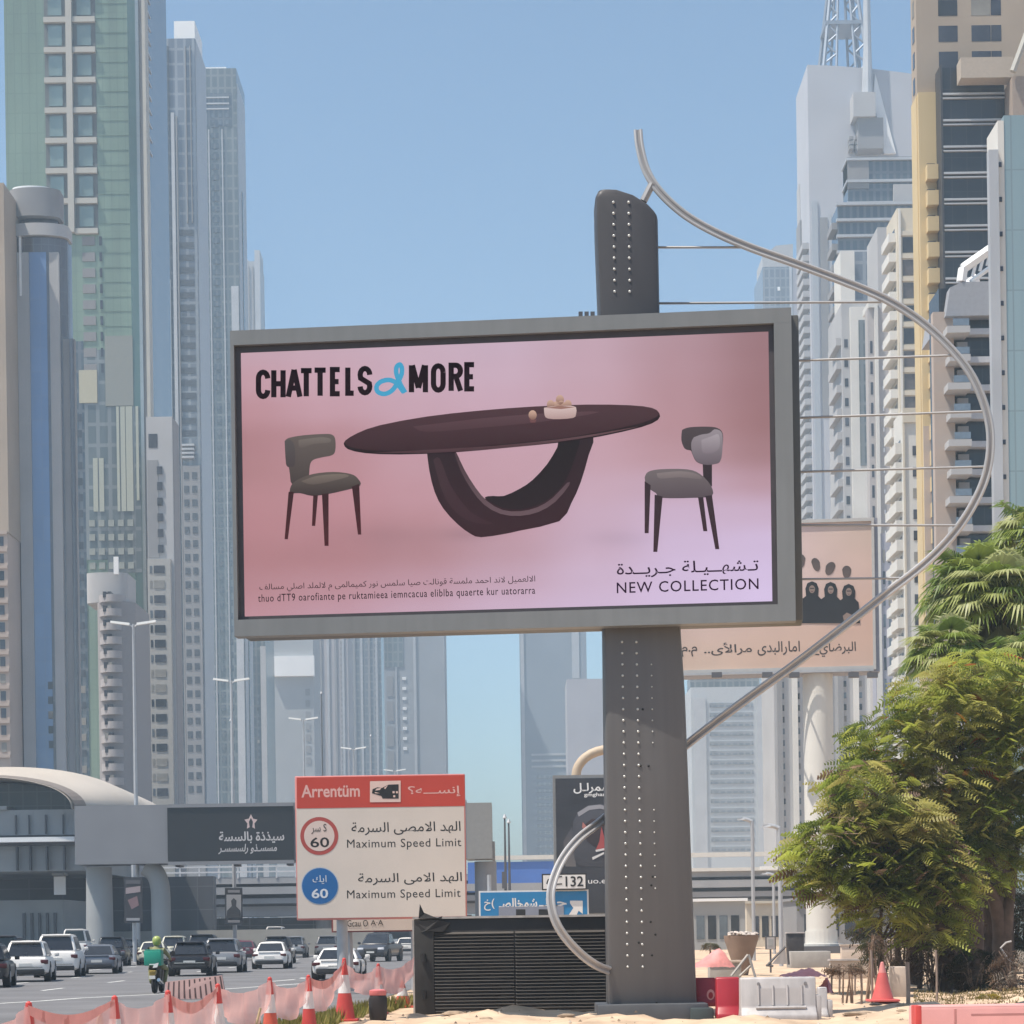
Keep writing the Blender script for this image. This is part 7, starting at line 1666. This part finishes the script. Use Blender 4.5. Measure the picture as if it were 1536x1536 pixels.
stump('stout dark brown trunk under the crowns, left of the forked trunk', 1452, 60, .38, 1328, barkd); stump('slimmer grey brown trunk beside the stout dark one', 1482, 63, .20, 1345, bark); stump('narrow dark trunk left of the stout one', 1368, 64, .13, 1380, barkd)
def shrub(label, px, py, rx, ry, d, n, pal, size, cat='shrub', name='shrub', twigs=20):
    c_ = pt(px, py, d); t = thing(name, label, cat, (c_.x, d, 0)); r_ = random.Random(int(px * 7 + py))
    q = MB()
    for k in range(twigs):
        e = c_ + Vector((r_.uniform(-1, 1) * rx / F * d, r_.uniform(-.4, .4), r_.uniform(-.6, 1) * ry / F * d)); q.tube([(c_.x + r_.uniform(-.15, .15), d + r_.uniform(-.1, .1), -.05), (c_.lerp(e, .5)), e], [.025, .015, .006], 4)
    q.build('stem', mat('dead_wood', (0,) * 3), t); sprays([(px, py, rx, ry)], d, min(.9, rx / F * d), n, r_, pal, size, 4).build('foliage', leafm, t)
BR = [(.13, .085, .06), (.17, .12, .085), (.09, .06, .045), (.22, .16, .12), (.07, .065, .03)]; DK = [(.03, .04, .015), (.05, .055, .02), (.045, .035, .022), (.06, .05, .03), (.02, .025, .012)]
shrub('dry brown shrub tangled behind the beige block', 1345, 1430, 48, 32, 60, 420, BR, .3); shrub('dry grey brown shrub between the beige block and the stout trunk', 1400, 1445, 36, 30, 57, 380, BR, .28)
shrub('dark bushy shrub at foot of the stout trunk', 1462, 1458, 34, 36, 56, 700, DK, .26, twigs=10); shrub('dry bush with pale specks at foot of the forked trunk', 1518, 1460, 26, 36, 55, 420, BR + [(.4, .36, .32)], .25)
shrub('yellow flowering ground plant at edge of the dry lawn', 1482, 1497, 15, 7, 50, 260, [(.42, .30, .02), (.34, .26, .03), (.08, .1, .02)], .12, twigs=4); shrub('brown twig bundle resting on the thin poles', 1268, 1454, 24, 7, 49.5, 160, BR, .22, twigs=4)
shrub('olive ground shrub beside the planter', 1066, 1419, 10, 5, 95, 160, [(.12, .09, .045), (.09, .085, .03)], .22, twigs=4); shrub('thin leafy sapling crown behind the tall thin pole', 1308, 1418, 13, 18, 52, 110, BR + DK, .2, twigs=6)
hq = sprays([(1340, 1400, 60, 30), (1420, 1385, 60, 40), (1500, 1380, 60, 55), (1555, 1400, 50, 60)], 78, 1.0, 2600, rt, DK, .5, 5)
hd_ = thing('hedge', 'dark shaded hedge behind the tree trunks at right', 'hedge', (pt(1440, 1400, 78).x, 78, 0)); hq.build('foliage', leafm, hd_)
q = MB()
for k in range(30): px = 1300 + 9 * k; q.tube([(pt(px, 1400, 78).x, 78 + rt.uniform(-.5, .5), -.1), tuple(pt(px + rt.uniform(-6, 6), 1385, 78))], [.05, .02], 5)
q.build('stem', barkd, hd_)
# dry lawn patches under the trees
lw = MB(); rl = random.Random(8)
for _ in range(2600):
    px = rl.uniform(1370, 1560); d = rl.uniform(47, 56); x = pt(px, 1480, d).x; z0 = ground_z(x, d) - .01; h = rl.uniform(.03, .10); a_ = rl.uniform(0, 6.3); c = rl.choice([(.22, .17, .07), (.16, .14, .05), (.28, .22, .12)])
    lw.add([(x - .02 * math.cos(a_), d - .02 * math.sin(a_), z0), (x + .02 * math.cos(a_), d + .02 * math.sin(a_), z0), (x + rl.uniform(-.05, .05), d, z0 + h)], [(0, 1, 2)], c)
tag(lw.build('lawn_grass', MATS['grass_leaf']), kind='stuff')
